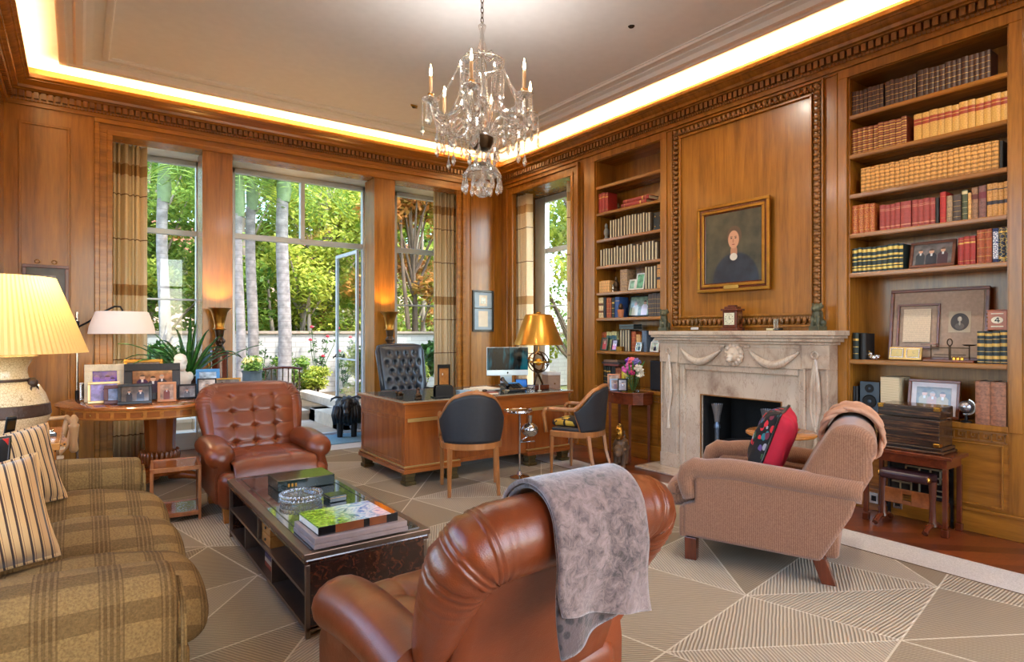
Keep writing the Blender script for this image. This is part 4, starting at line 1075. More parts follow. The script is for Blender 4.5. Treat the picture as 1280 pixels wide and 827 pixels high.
# chrome smoking stand
ss = thing('smoking_stand', 'chrome stand with a round tray and a ball between the tub chairs', 'stand', (3.44, 4.66, .012))
B().lathe([(0, 0), (.09, 0), (.095, .01), (.03, .03), (.018, .06), (0, .06)], n=28).build('base', CHROME, ss, smooth=40)
B().cyl((0, 0, .05), (0, 0, .63), .011).build('pole', CHROME, ss, smooth=60)
B().lathe([(0, 0), (.13, 0), (.14, .01), (.138, .022), (.125, .012), (0, .012)], (-.02, .0, .63), 32).build('tray', CHROME, ss, smooth=40)
B().ball((.085, -.05, .46), (.085, .085, .07), 20).cyl((.085, -.05, .52), (.085, -.05, .60), .02, .026).build('ash_ball', CHROME, ss, smooth=60)
B().tube([(.085, -.05, .41), (.03, -.02, .37), (0, 0, .34), (.12, -.08, .35)], .008, 8).build('bracket', CHROME, ss, smooth=180)
# ---------------------------------------------------------------- things on the desk
o = thing('desk_lamp', 'brass-shaded lamp on an armillary base standing on the desk', 'lamp', (4.15, 5.27, ZD))
B().box(-.10, -.07, 0, .10, .07, .05).build('base', W_MAHOG, o, bevel=.006)
for s in (-1, 1): B().tube([(s*.06, 0, .05), (s*.03, .01, .12), (-s*.005, .01, .18), (-s*.04, .0, .22)], .012, 8).build('crossed_leg', BRONZE, o, smooth=180)
for k, (tx, ry) in enumerate(((0, 0), (PI/2, .4), (PI/2, -.7), (1.0, 0))):
    q = B(); q.tube([(.115*cos(a), .115*sin(a), 0) for a in [2*PI*i/40 for i in range(40)]], .007, 6, loop=True, flat=1.6); q.rot(tx, 'X').rot(ry, 'Z').xf(lambda p: p + Vector((0, 0, .30))).build('sphere_ring', BRONZE if k else BRASS, o, smooth=60)
B().ball((0, 0, .30), .04, 16).build('globe_core', flat('amber_ball', (226, 150, 30), .25), o, smooth=180)
B().cyl((-.13, 0, .36), (.13, 0, .25), .005).prism([(-.16, .34), (-.12, .37), (-.12, .33)], -.004, .004, 'y').build('arrow', GILT, o)
B().cyl((0, 0, .41), (0, 0, .84), .008).ball((0, 0, .845), (.03, .03, .014), 10).build('lamp_rod', BRASS, o, smooth=60)
sh = B()
sh.lathe([(.275, .49), (.27, .50), (.15, .815), (.14, .825)], n=60, caps=False).lathe([(.14, .825), (.02, .835)], n=60, caps=False)
sh.build('lamp_shade', flat('brass_shade', (206, 150, 62), .28, .85, var=.05), o, smooth=40, normals=False, solid=.003)
B().ball((0, 0, .60), .03, 12).build('bulb', BULB, o, smooth=180)
o = thing('computer', 'slim aluminium desktop computer screen near the corner of the desk', 'computer', (4.12, 5.82, ZD), -.42)
B().box(-.25, 0, .12, .25, .018, .455).build('casing', flat('aluminium', (186, 200, 210), .3, .7, var=.02), o, bevel=.004)
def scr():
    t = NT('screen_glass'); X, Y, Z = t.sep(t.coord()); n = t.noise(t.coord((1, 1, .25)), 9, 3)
    c = t.ramp(n, [(.42, srgb(6, 10, 14)), (.5, srgb(10, 24, 32)), (.6, srgb(20, 96, 116))]); t.pbsdf(c, .12, 0, None, Specular_IOR_Level=.2); return t.mat  # teal reflection painted into the dark screen colour
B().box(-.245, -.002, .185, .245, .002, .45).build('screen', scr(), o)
B().ball((0, -.001, .152), (.010, .003, .011), 12).ball((.003, -.001, .166), (.003, .002, .004), 6).build('logo', BLACK, o, smooth=180)
B().box(-.09, -.02, 0, .09, .12, .008).box(-.07, .09, .008, .07, .10, .2).box(-.06, .018, .18, .06, .095, .19).build('stand', MC['aluminium'], o, bevel=.003)
o = thing('telephone', 'black desk telephone with a long handset near the brass lamp', 'telephone', (3.78, 5.24, ZD), -.2)
B().prism([(-.09, 0), (.10, 0), (.10, .085), (-.09, .03)], -.11, .11, 'x').build('base', BLACK, o, bevel=.006)
B().tube([(-.085, -.06, .06), (-.085, -.02, .085), (-.085, .06, .115), (-.085, .09, .125)], [.024, .017, .017, .026], 10).build('handset', BLACK, o, smooth=180)
q = B()
for i in range(4):
    for j in range(3): q.box(-.02 + j*.035, -.06 + i*.03, .0405 + i*.009, .002 + j*.035, -.042 + i*.03, .049 + i*.009)
q.build('keypad', IRON, o); B().box(-.03, .062, .072, .09, .092, .0865).build('display', flat('blue_display', (60, 130, 190), .1), o)
o = thing('tablet', 'blue-lit small tablet leaning beside the brass lamp', 'tablet', (4.03, 5.42, ZD + .008), -.5); o.rotation_euler = (-.5, 0, -.5)
B().box(-.07, 0, 0, .07, .012, .11).build('body', BLACK, o, bevel=.003); B().box(-.06, -.001, .01, .06, .001, .1).build('screen', flat('blue_screen', (50, 130, 220), .1), o)
o = thing('letter_tray', 'black rounded desk organiser with its back to us', 'desk organiser', (2.86, 5.10, ZD), -.1)
pl = [(-.09, 0), (.095, 0), (.095, .085), (.085, .11), (.06, .122), (-.06, .122), (-.085, .11), (-.09, .085)]
B().prism(pl, -.012, .0, 'y').build('back_plate', BLACK, o, bevel=.003); B().prism(pl, .05, .056, 'y').build('divider', BLACK, o, bevel=.002); B().box(-.10, -.014, 0, .105, .10, .012).build('tray_base', BLACK, o, bevel=.003)
o = thing('figurine', 'small dark animal figurine at the end of the desk', 'figurine', (2.52, 5.36, ZD), .4)
q = B().ball((0, 0, .035), (.045, .02, .022), 10).ball((-.05, 0, .05), (.018, .014, .016), 8).ball((.05, 0, .03), (.012, .008, .012), 6)
for x in (-.03, .03):
    for y in (-.012, .012): q.cyl((x, y, .03), (x, y, 0), .007, .006, 6)
remesh(q.build('figure', BRONZE, o), .004, 1)
o = thing('figurine', 'seated bronze figurine between the small animal and the black organiser', 'figurine', (2.60, 5.13, ZD), 0)
remesh(B().lathe([(.038, 0), (.038, .012), (.03, .014)], n=14).ball((0, 0, .035), (.032, .026, .025), 10).ball((0, .004, .065), (.018, .016, .03), 10).ball((0, 0, .098), .013, 8).ball((-.02, -.012, .03), (.014, .02, .012), 8).ball((.02, -.012, .03), (.014, .02, .012), 8).build('figure', BRONZE, o), .004, 1)
o = thing('tin', 'pale blue tin beside the brown leather folder on the desk', 'tin', (3.10, 5.14, ZD), -.1)
B().box(-.06, -.05, 0, .06, .05, .045).build('body', flat('pale_blue', (150, 180, 200), .4), o, bevel=.008); B().box(-.062, -.052, .045, .062, .052, .056).build('lid', MC['pale_blue'], o, bevel=.004)
o = thing('folder', 'brown leather folder on the front edge of the desk', 'folder', (3.33, 5.10, ZD), -.1)
B().rbox((0, 0, .014), (.24, .16, .028), .01, 3, 3).build('cover', flat('brown_folder', (130, 56, 28), .35), o, smooth=180); B().box(-.11, -.082, .008, .11, .07, .02).build('papers', PAPER, o)
for k, (x, y, lab, c) in enumerate(((3.25, 5.13, 'tan shell on the brown leather folder', (180, 140, 100)), (3.34, 5.12, 'dark polished stone on the brown leather folder', (60, 46, 40)))):
    o = B().ball((x, y, ZD + .04), (.03, .02, .014), 12).build('shell' if k == 0 else 'stone', flat('pebble_%d' % k, c, .25)); tag(o, lab, 'ornament')
for k, (x, y) in enumerate(((3.55, 5.55), (3.60, 5.50))):
    o = B().box(x - .11, y - .15, ZD + .014*k, x + .11, y + .15, ZD + .014*k + .013).build('document_stack', PAPER); o['label'] = ['lower', 'upper'][k] + ' of two paper piles in the middle of the desk'; o['category'] = 'papers'
for k, (x, y, c, n_, lab) in enumerate(((3.60, 5.12, (210, 210, 214), 'glass_dish', 'small clear dish before the telephone'), (3.93, 5.13, (150, 170, 186), 'glass_block', 'square glass block beside the telephone'), (4.03, 5.10, (190, 180, 160), 'candlestick', 'tiny pale candlestick by the lamp base'))):
    o = B()
    if k == 0: o.lathe([(.02, 0), (.045, .03), (.04, .032), (.016, .006)], (x, y, ZD), 18)
    elif k == 1: o.box(x - .03, y - .03, ZD, x + .03, y + .03, ZD + .045)
    else: o.lathe([(0, 0), (.022, 0), (.022, .006), (.006, .012), (.006, .07), (.012, .075), (0, .08)], (x, y, ZD), 12)
    tag(o.build(n_, CRYSTAL if k < 2 else flat('cs', c, .3), smooth=40), lab, 'ornament')
o = thing('file_cabinet', 'narrow taupe cabinet with a grey lid between the desk and side window', 'cabinet', (4.62, 5.62, 0), -.3)
B().box(-.08, -.10, .02, .08, .10, .90).build('body', flat('box_taupe', (140, 112, 92), .6), o, bevel=.003); B().box(-.084, -.104, .90, .084, .104, .935).build('lid', flat('box_grey', (190, 190, 192), .5), o, bevel=.003); B().box(-.07, -.09, 0, .07, .09, .02).build('plinth', BLACK, o)
for k in range(3): f_ = B().box(-.075, -.104, .05 + .28*k, .075, -.10, .31 + .28*k).build('drawer', MC['box_taupe'], o, bevel=.001); B().ball((0, -.112, .24 + .28*k), .010, 8).build('knob', BRASS, f_, smooth=180)
o = thing('fire_screen', 'narrow black-framed amber panel standing behind the desk chair', 'screen', (3.95, 7.05, .012), -.2)
B().box(-.09, -.02, .0, .09, .02, .06).box(-.085, -.012, .06, -.065, .012, .96).box(.065, -.012, .06, .085, .012, .96).box(-.085, -.012, .92, .085, .012, .97).build('frame', BLACK, o, bevel=.003); B().box(-.065, -.006, .06, .065, .006, .92).build('panel', W_HONEY, o); B().ball((-.02, -.008, .84), (.008, .004, .016), 8).build('ornament', PAPER, o)
# ---------------------------------------------------------------- sheep at the garden door
sh = thing('sheep_sculpture', 'black carved wooden sheep with drooping ears in the garden doorway', 'sculpture', (2.92, 7.85, .016), -.36)
BKW = flat('black_carved_wood', (22, 20, 22), .38, bump=.8, bscale=30)
q = B().ball((0, .22, .33), (.16, .30, .15), 18).ball((0, -.02, .36), (.15, .14, .17), 14)
for i in range(60):
    rr_ = random.Random(i); a = rr_.uniform(-PI, PI); y = rr_.uniform(-.06, .45); 
    q.ball((.155*sin(a), y, .33 + .14*cos(a)), (.03, .045, .05), 6)
remesh(q.build('fleece', BKW, sh), .010, 1)
for x in (-.09, .09):
    for y in (-.03, .40): B().tube([(x, y, .28), (x, y + .005, .14), (x, y, 0)], [.05, .042, .038], 10).build('leg', BKW, sh, smooth=60)
q = B().ball((0, -.17, .47), (.085, .09, .085), 14).ball((0, -.235, .42), (.058, .06, .085), 12).ball((0, -.265, .355), (.046, .045, .05), 12).cyl((0, -.14, .45), (0, .02, .38), .095, .13, 12)
for s in (-1, 1): q.ball((s*.02, -.305, .352), (.010, .010, .008), 6).ball((s*.05, -.2, .50), (.03, .03, .025), 8)
remesh(q.build('head', BKW, sh), .008, 1)
for s in (-1, 1):
    B().tube([(s*.06, -.15, .535), (s*.13, -.16, .55), (s*.19, -.175, .525), (s*.205, -.18, .49)], [.022, .034, .03, .010], 8, flat=.45).build('ear', BKW, sh, smooth=180)
    B().ball((s*.05, -.245, .475), .012, 8).build('eye', IRON, sh, smooth=180)
for k in range(22):
    r2 = random.Random(k); a = -1.5 + 3.0*k/21; y = -.10 if k % 2 else -.04
    B().tube([(.15*sin(a), y - .05*cos(a), .42), (.175*sin(a), y - .07*cos(a), .30), (.17*sin(a), y - .06*cos(a), .17 + .05*r2.random())], [.028, .032, .008], 6).build('fleece_lock', BKW, sh, smooth=180)
# ---------------------------------------------------------------- torcheres against the piers
def torch(label, loc):
    r = thing('torchere', label, 'lamp', loc, 0)
    B().lathe([(0, 0), (.13, 0), (.13, .05), (.10, .07), (.085, .12), (.085, 1.16), (.10, 1.18), (.085, 1.20), (0, 1.2)], n=24).build('column', W_MAHOG, r, smooth=30)
    q = B().lathe([(.055, 1.2), (.05, 1.23), (.035, 1.25)], n=14).ball((0, 0, 1.30), (.05, .055, .065), 12).ball((0, -.055, 1.295), (.012, .014, .018), 6).ball((0, -.045, 1.262), (.024, .018, .02), 8).ball((-.05, 0, 1.3), (.012, .016, .02), 6).ball((.05, 0, 1.3), (.012, .016, .02), 6).cyl((0, 0, 1.35), (0, 0, 1.42), .04, .05)
    remesh(q.build('carved_head', BRONZE, r), .005, 1)
    B().lathe([(.06, 1.42), (.068, 1.43), (.05, 1.45), (.055, 1.50), (.068, 1.56), (.085, 1.62), (.115, 1.655), (.12, 1.66), (.11, 1.662), (.07, 1.60), (.03, 1.56), (0, 1.55)], n=28, caps=False).build('bowl', GILT, r, smooth=60)
    B().tube([(-.085, -.01, .7), (-.11, -.02, .75), (-.11, -.02, 1.1)], .009, 8).build('pull_cord', BRASS, r, smooth=60)
    B().ball((0, 0, 1.60), (.025, .025, .03), 10).build('bulb', BULB, r, smooth=180)
    spot('torchere_light', (loc[0], loc[1], loc[2] + 1.64), 26, (1, .55, .15), 110, .6, .03, (loc[0], loc[1] + .12, 3))
torch('gilt-bowled carved torchere lamp on the pier behind the plant', (1.255, 7.235, .012))
torch('gilt-bowled carved torchere lamp on the pier behind the desk chair', (3.26, 7.235, .012))
# ---------------------------------------------------------------- framed prints on the window wall
frame('dark framed print hung on the panel behind the pleated lamp shade', (-.255, YW - .034, 1.40), 0, .36, .66, .032, W_MAHOG, P_(21, 1, (150, 150, 150), (60, 60, 62)), .07, flat('grey_mount', (104, 106, 108), .7), tilt=0, name='wall_picture')
frame('narrow framed portrait print and text hung near the corner by the side window', (4.785, YW - .034, 1.42), 0, .36, .60, .03, BLACK, None, tilt=0, name='wall_picture')
r = [o for o in COL.objects if o.name == 'wall_picture.001'][0]
BLUEM = flat('blue_grey_mount', (150, 168, 182), .4)
B().box(-.15, .010, .03, .15, .016, .57).build('mount', BLUEM, r); B().box(-.15, .007, .33, .15, .0125, .345).build('bar', BLACK, r)
B().box(-.07, .008, .37, .07, .012, .53).build('small_mount', PAPER, r)
p = B().box(-.04, .006, 0, .04, .01, .09).build('picture', photo(22, (110, 120, 126), (60, 70, 80), 1, .08, .09), r); p.location = (0, 0, .405)
B().box(-.08, .008, .07, .08, .012, .30).build('text_sheet', PAPER, r)
for x in (-.32, -.19):
    q = B().tube([(x + .02*cos(a), YW - .012, 2.09 + .016*sin(a)) for a in [2*PI*i/14 for i in range(14)]], .004, 6, loop=True); tag(q.build('picture_hook', BRASS), ['curtain side', 'lamp side'][x < -.25] + ' brass hook above the dark framed print', 'hook')
# ================================================================ BOOKCASES AND BOOKS
SH = [3.145, 2.822, 2.497, 2.174, 1.853, 1.546, 1.148]      # undersides of the shelf boards
BZ = .762
def bookcase(label, y0, y1, skip=None):
    r = thing('bookcase', label, 'bookcase', (0, 0, 0))
    xb = 5.47
    B().box(xb, y0, 0, xb + .02, y1, 3.5).build('back_panel', W_PANEL, r)
    for a, b in ((y0, y0 + .012), (y1 - .012, y1)): B().box(XR + .012, a, .74, xb, b, 3.5).build('side_panel', W_PANEL, r)
    B().box(XR + .012, y0, 3.488, xb, y1, 3.5).build('top_panel', W_PANY, r)
    for z in SH:
        if z == skip: continue
        B().box(XR + .014, y0 + .012, z, xb, y1 - .012, z + .037).box(XR + .008, y0 + .012, z + .006, XR + .014, y1 - .012, z + .031).build('shelf', W_PANY, r, bevel=.004)
    B().box(XR + .005, y0, .0, xb, y1, BZ - .0015).build('base_cabinet', W_PANY, r)
    o = B(); frame_x(o, XR + .005, y0 + .03, y1 - .03, .19, .63, .012, .012); o.build('cabinet_moulding', W_PANEL, r, bevel=.003)
    o = B(); L = y1 - y0 - .02; n = round(L / .075); u = L / n; t = .006; x0, x1 = XR - .006, XR + .006
    o.box(x0, y0 + .01, .705, x1, y1 - .01, .711).box(x0, y0 + .01, .640, x1, y1 - .01, .646)
    for i in range(n):                                                  # Greek key
        a = y1 - .01 - i*u
        seg = [(0, .05, .85, .05), (.85, .05, .85, .95), (.25, .95, .85, .95), (.25, .4, .25, .95), (.25, .4, .55, .4), (.55, .4, .55, .68)]
        for p, q, s, w_ in seg:
            ya, yb, za, zb = a - p*u, a - s*u, .646 + q*.055, .646 + w_*.055
            o.box(x0, min(ya, yb) - t/2, min(za, zb) - t/2, x1, max(ya, yb) + t/2, max(za, zb) + t/2)
    o.build('greek_key_band', W_CARVE, r)
    return r
bookcase('tall bookcase behind the beige armchair, with leather sets and a calendar', 1.356, 2.414, 1.546)
bookcase('tall bookcase between the side window and the fireplace, with pale books', 4.371, 5.394)
GOLD = flat('gold_tooling', (206, 164, 84), .35, .6)
PAGE = flat('page_edge', (206, 188, 152), .8)
def cov(name, rgb, mottled=0, rough=.45):
    t = NT(name); v = t.coord(); n = t.noise(v, 40, 5, .65)
    k = .75 if mottled else .88
    c = t.ramp(n, [(.3, srgb(*[x*k for x in rgb])), (.7, srgb(*[min(255, x*(1.12 + .2*mottled)) for x in rgb]))])
    t.pbsdf(c, rough, 0, t.bump(n, .2, .003)); return t.mat
def tooled(name, base, gilt, s=95, th=.10):
    t = NT(name); v = t.coord(); vo = t.n('TexVoronoi', {'Vector': v, 'Scale': s}, feature='DISTANCE_TO_EDGE').outputs[0]
    c = t.mix(t.math('LESS_THAN', vo, th), srgb(*base), srgb(*gilt)); t.pbsdf(c, .4); return t.mat
ST = {  # cover, label material, band list (z0, z1, which: 1 label/gilt, 2 second), words
 'dbrown': (cov('dark_brown_calf', (66, 42, 34), 1), GOLD, [(.2, .212), (.4, .412), (.6, .612), (.8, .812)], 'dark brown leather'),
 'redbrown': (cov('russet_calf', (112, 48, 28), 1), GOLD, [(.03, .045), (.1, .14), (.2, .21), (.27, .31), (.38, .39), (.45, .49), (.56, .57), (.63, .67), (.74, .75), (.81, .85), (.93, .945)], 'russet gilt-tooled'),
 'creamred': (tooled('cream_calf', (214, 166, 84), (190, 140, 62), 60, .05), flat('red_label', (160, 56, 30), .5), [(.57, .68), (.71, .80)], 'cream and red-labelled'),
 'tangold': (cov('tan_calf_set', (196, 142, 74), 1), flat('brown_band', (112, 64, 30), .5), [(.03, .045), (.06, .075), (.17, .185), (.2, .215), (.32, .335), (.35, .365), (.47, .485), (.5, .515), (.62, .635), (.65, .665), (.77, .785), (.8, .815), (.92, .94)], 'tan gilt-tooled'),
 'black': (cov('black_cloth', (22, 20, 22)), GOLD, [], 'black'),
 'redgold': (tooled('red_tooled', (140, 36, 22), (200, 130, 60), 80, .10), GOLD, [(.1, .115), (.55, .56), (.85, .865)], 'red and gold patterned'),
 'rose': (cov('rose_cloth', (150, 60, 56)), flat('pink_gilt', (206, 140, 110), .4), [(.76, .78), (.82, .835), (.10, .14)], 'rose-red cloth'),
 'scarlet': (cov('scarlet_leather', (172, 42, 38)), GOLD, [(.15, .155), (.85, .856)], 'tall scarlet'),
 'greytan': (cov('grey_tan', (140, 116, 92), 1), GOLD, [(.2, .21), (.5, .51), (.8, .81)], 'grey-tan'),
 'dkleather': (cov('dark_leather', (64, 52, 48), 1), GOLD, [(.15, .16), (.35, .36), (.55, .56), (.75, .76)], 'dark ribbed leather'),
 'greengilt': (cov('green_gilt', (70, 74, 50), 1), flat('cream_label', (214, 196, 150), .5), [(.86, .96), (.2, .21), (.4, .41), (.6, .61)], 'green and cream'),
 'tanplain': (cov('plain_tan', (196, 148, 92), 1), GOLD, [(.25, .26), (.7, .71)], 'small tan'),
 'brownlabel': (cov('brown_label', (132, 96, 70), 1), flat('dark_label', (96, 40, 34), .5), [(.62, .78)], 'grey-brown labelled'),
 'purplebrown': (cov('purple_brown', (110, 76, 72), 1), flat('plum_label', (110, 40, 56), .5), [(.60, .80)], 'plum-brown'),
 'tanband': (tooled('tan_calf', (200, 148, 84), (170, 116, 60), 60, .06), flat('blue_band', (52, 50, 62), .5), [(.36, .47), (.8, .83)], 'tan and blue-banded'),
 'tealgold': (cov('teal_black', (24, 42, 44)), flat('bright_gilt', (206, 176, 92), .35, .5), [(.08, .17), (.22, .27), (.44, .48), (.58, .66), (.80, .92)], 'dark teal and gold'),
 'red': (cov('red_leather', (150, 40, 34)), GOLD, [(.12, .13), (.75, .80), (.88, .89)], 'red leather'),
 'chestnut': (cov('chestnut_leather', (140, 66, 34), 1), GOLD, [(.2, .21), (.45, .46), (.7, .71), (.9, .91)], 'chestnut leather'),
 'bluewhite': (tooled('blue_white', (220, 220, 226), (40, 60, 120), 70, .09), flat('deep_blue', (30, 44, 90), .5), [(0, .1), (.9, 1.0)], 'blue and white patterned'),
 'navygold': (tooled('navy_gilt', (20, 34, 60), (200, 170, 90), 42, .05), GOLD, [(.1, .13), (.85, .9)], 'navy and gold'),
 'dkgreen': (cov('dark_green_leather', (26, 38, 34)), GOLD, [(.2, .22), (.45, .48), (.7, .78)], 'dark green'),
 'tealblock': (cov('deep_teal_leather', (26, 40, 46)), flat('gold_label', (196, 160, 84), .4, .4), [(.04, .06), (.14, .24), (.36, .38), (.52, .62), (.74, .76), (.86, .94)], 'deep teal gold-labelled'),
 'ivory': (cov('gap_shade_boards', (84, 70, 54)), flat('ivory_spine', (226, 212, 176), .6), [(.01, .99)], 'thin ivory'),  # boards coloured dark to paint shade into the gaps between ivory spines
 'creambrown': (cov('cream_banded', (202, 174, 132), 1), flat('brown_label2', (110, 70, 46), .5), [(.25, .36), (.6, .72)], 'cream and brown-banded'),
 'bluebook': (cov('blue_jacket', (46, 76, 130)), GOLD, [(.8, .82)], 'wide blue'),
 'bluegrey': (cov('blue_grey', (94, 112, 134)), GOLD, [], 'blue-grey'),
 'mixpale': (cov('pale_jacket', (170, 168, 120), 1), flat('teal_label', (50, 90, 100), .5), [(.6, .8)], 'pale jacketed'),
 'yellow': (cov('yellow_jacket', (222, 196, 60)), BLACK, [(.8, .84)], 'wide yellow'),
 'brownfolio': (cov('brown_folio', (128, 84, 62), 1, .35), flat('dark_rib', (70, 40, 30), .5), [(.12, .125), (.28, .285), (.5, .505), (.68, .685), (.88, .885)], 'large brown folio'),
}
BM = {}
def book_mesh(st, w_, h, d):
    key = (st, round(w_, 4), round(h, 3), round(d, 3))
    if key in BM: return BM[key]
    cv, lb, bands, _ = ST[st]; o = B(); t = min(.0035, w_*.12)
    n = 6; arc = [(-.004 - .006*math.cos(PI*(i/n - .5))*min(1, w_/.03), -w_/2 + w_*i/n) for i in range(n + 1)]
    o.prism([(x, y) for x, y in arc] + [(t, w_/2), (t, -w_/2)], 0, h, 'z', 0)
    o.box(t, -w_/2, 0, d, -w_/2 + t, h, 0).box(t, w_/2 - t, 0, d, w_/2, h, 0).box(t, -w_/2 + t, .004, d - .004, w_/2 - t, h - .005, 2)
    for a, b in bands:
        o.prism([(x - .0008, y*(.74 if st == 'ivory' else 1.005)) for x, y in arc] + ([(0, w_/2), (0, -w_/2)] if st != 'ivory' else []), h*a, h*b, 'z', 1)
    q = o.build('book', [cv, lb, PAGE], smooth=35)
    COL.objects.unlink(q); BM[key] = q.data; return q.data
ORD = ['first', 'second', 'third', 'fourth', 'fifth', 'sixth', 'seventh', 'eighth', 'ninth', 'tenth', 'eleventh', 'twelfth', 'thirteenth', 'fourteenth', 'fifteenth', 'sixteenth', 'seventeenth', 'eighteenth', 'nineteenth', 'twentieth', 'twenty-first', 'twenty-second', 'twenty-third', 'twenty-fourth', 'twenty-fifth', 'twenty-sixth', 'twenty-seventh', 'twenty-eighth']
rb = random.Random(11)
def place_book(st, x, y, z, w_, h, d, label, group, rz=0):
    me = book_mesh(st, w_, h, d); o = bpy.data.objects.new('book', me); COL.objects.link(o)
    o.location = (x, y, z); o.rotation_euler = (0, 0, rz); return tag(o, label, 'book', group)
def row(z, segs, shelf, end, case, xf=5.172):
    cnt = {}; tot = {}
    for s in segs: tot[s[4]] = tot.get(s[4], 0) + s[2]
    for ya, yb, n, h, st in segs:
        ya = min(ya, 5.38 if ya > 3 else 2.40); yb = max(yb, 4.385 if yb > 3 else 1.369)
        ws = [rb.choice([.9, 1, 1.1]) for _ in range(n)]; s = sum(ws); y = ya
        for k in range(n):
            w_ = (ya - yb)*ws[k]/s; i = cnt.get(st, 0); cnt[st] = i + 1
            adj = ST[st][3]
            lab = '%s book, %s from the %s, %s of %s' % (adj, ORD[i], end, shelf, case) if tot[st] > 1 else '%s book on the %s of %s' % (adj, shelf, case)
            hh = h + (rb.choice([0, 0, -.004, .005]) if n > 1 else 0)
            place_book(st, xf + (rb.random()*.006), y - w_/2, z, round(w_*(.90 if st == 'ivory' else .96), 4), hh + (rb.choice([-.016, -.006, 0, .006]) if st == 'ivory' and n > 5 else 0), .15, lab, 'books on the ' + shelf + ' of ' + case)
            y -= w_
CA, CB = 'the armchair bookcase', 'the window bookcase'
z_ = lambda i: SH[i] + .0385
ROWS = {
    'A': [(2.405, 2.162, 8, 0.19, 'dbrown'), (2.147, 1.929, 7, 0.192, 'dbrown'), (1.923, 1.469, 13, 0.197, 'dbrown')],
    'B': [(2.405, 1.994, 10, 0.205, 'redbrown'), (1.945, 1.366, 12, 0.198, 'creamred')],
    'C': [(2.33, 1.424, 25, 0.2, 'tangold'), (1.419, 1.40, 1, 0.19, 'black')],
    'D': [(2.405, 2.224, 4, 0.23, 'redgold'), (2.188, 2.039, 4, 0.195, 'rose'), (2.036, 1.964, 1, 0.2, 'rose'), (1.959, 1.805, 4, 0.2, 'rose'), (1.802, 1.782, 1, 0.19, 'black'), (1.774, 1.736, 1, 0.225, 'scarlet'), (1.733, 1.696, 1, 0.19, 'greytan'), (1.693, 1.642, 1, 0.19, 'dkleather'), (1.638, 1.604, 1, 0.215, 'greengilt'), (1.602, 1.582, 1, 0.19, 'tanplain'), (1.58, 1.542, 1, 0.22, 'brownlabel'), (1.538, 1.494, 1, 0.225, 'purplebrown'), (1.49, 1.366, 4, 0.228, 'tanband')],
    'E': [(2.396, 2.019, 10, 0.2, 'tealgold'), (1.662, 1.556, 3, 0.2, 'red'), (1.549, 1.462, 2, 0.24, 'chestnut'), (1.458, 1.426, 1, 0.235, 'bluewhite'), (1.424, 1.389, 1, 0.235, 'navygold'), (1.388, 1.366, 1, 0.235, 'navygold')],
    'F': [(2.392, 2.345, 1, 0.215, 'dkgreen'), (2.333, 2.29, 1, 0.21, 'black'), (1.547, 1.366, 4, 0.227, 'tealblock')],
}
SN = ['top shelf', 'second shelf', 'third shelf', 'fourth shelf', 'fifth shelf', 'sixth shelf', 'seventh shelf', 'bottom shelf']
for i, k in enumerate('ABCDEF'): row(z_([0, 1, 2, 3, 4, 6][i]), ROWS[k], SN[i], 'fireplace end', CA)
LROWS = {
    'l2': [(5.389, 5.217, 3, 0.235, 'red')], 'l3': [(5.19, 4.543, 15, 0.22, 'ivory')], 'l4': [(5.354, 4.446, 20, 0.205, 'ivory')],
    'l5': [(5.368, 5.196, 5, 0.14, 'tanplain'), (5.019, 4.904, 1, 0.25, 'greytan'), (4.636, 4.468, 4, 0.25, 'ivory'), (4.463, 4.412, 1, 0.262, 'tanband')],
    'l6': [(5.388, 5.298, 2, 0.25, 'creambrown'), (5.291, 5.25, 1, 0.245, 'black'), (5.246, 5.163, 2, 0.24, 'chestnut'), (5.156, 5.114, 1, 0.235, 'dkgreen'), (5.106, 5.03, 1, 0.24, 'bluebook'), (4.589, 4.412, 6, 0.25, 'dkleather')],
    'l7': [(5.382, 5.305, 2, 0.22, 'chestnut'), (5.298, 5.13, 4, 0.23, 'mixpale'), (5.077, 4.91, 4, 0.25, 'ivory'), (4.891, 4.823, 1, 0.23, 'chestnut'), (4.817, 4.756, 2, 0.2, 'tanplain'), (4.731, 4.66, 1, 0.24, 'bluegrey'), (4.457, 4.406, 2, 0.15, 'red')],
    'l8': [(5.382, 5.264, 3, 0.23, 'dkgreen'), (5.257, 5.183, 2, 0.24, 'black'), (5.176, 5.085, 3, 0.22, 'chestnut'), (5.075, 5.03, 1, 0.24, 'yellow')],
}
for i, k in ((1, 'l2'), (2, 'l3'), (3, 'l4'), (4, 'l5'), (5, 'l6'), (6, 'l7')): row(z_(i), LROWS[k], ['', 'second shelf', 'third shelf', 'fourth shelf', 'fifth shelf', 'sixth shelf', 'seventh shelf'][i], 'window end', CB, 5.23 if i == 6 else 5.172)
row(BZ, LROWS['l8'], 'bottom shelf', 'window end', CB, 5.26)
for k in range(2):                                                       # red volumes lying flat
    o = place_book('red', 5.17, 4.76 , z_(1) + .045*k, .043, .38, .17, '%s of two long red books lying flat on the second shelf of the window bookcase' % ['lower', 'upper'][k], 'flat red books')
    o.rotation_euler = (PI/2, 0, 0); o.location = (5.172, 4.80 + .02*k, z_(1) + .022 + .0435*k)
    o.location.y = 4.99 - .03*k
# --- armchair bookcase: things between the books
FW = wood('frame_wood', (78, 38, 22), (124, 66, 36), 'x', .3)
HP = PI/2
def fr(label, y, z, w_, h, fw, fm, pic, x=5.22, mount=0, mm=None, tilt=.2, rz=-HP, name='photo_frame'):
    return frame(label, (x, y, z), rz, w_, h, fw, fm, pic, mount, mm, tilt, group=None, name=name)
fr('brown wooden frame leaning between teal and red books, photo of three people', 1.845, z_(4), .30, .205, .022, FW, P_(31, 3, (90, 84, 84), (36, 38, 48)), 5.20, tilt=.24)
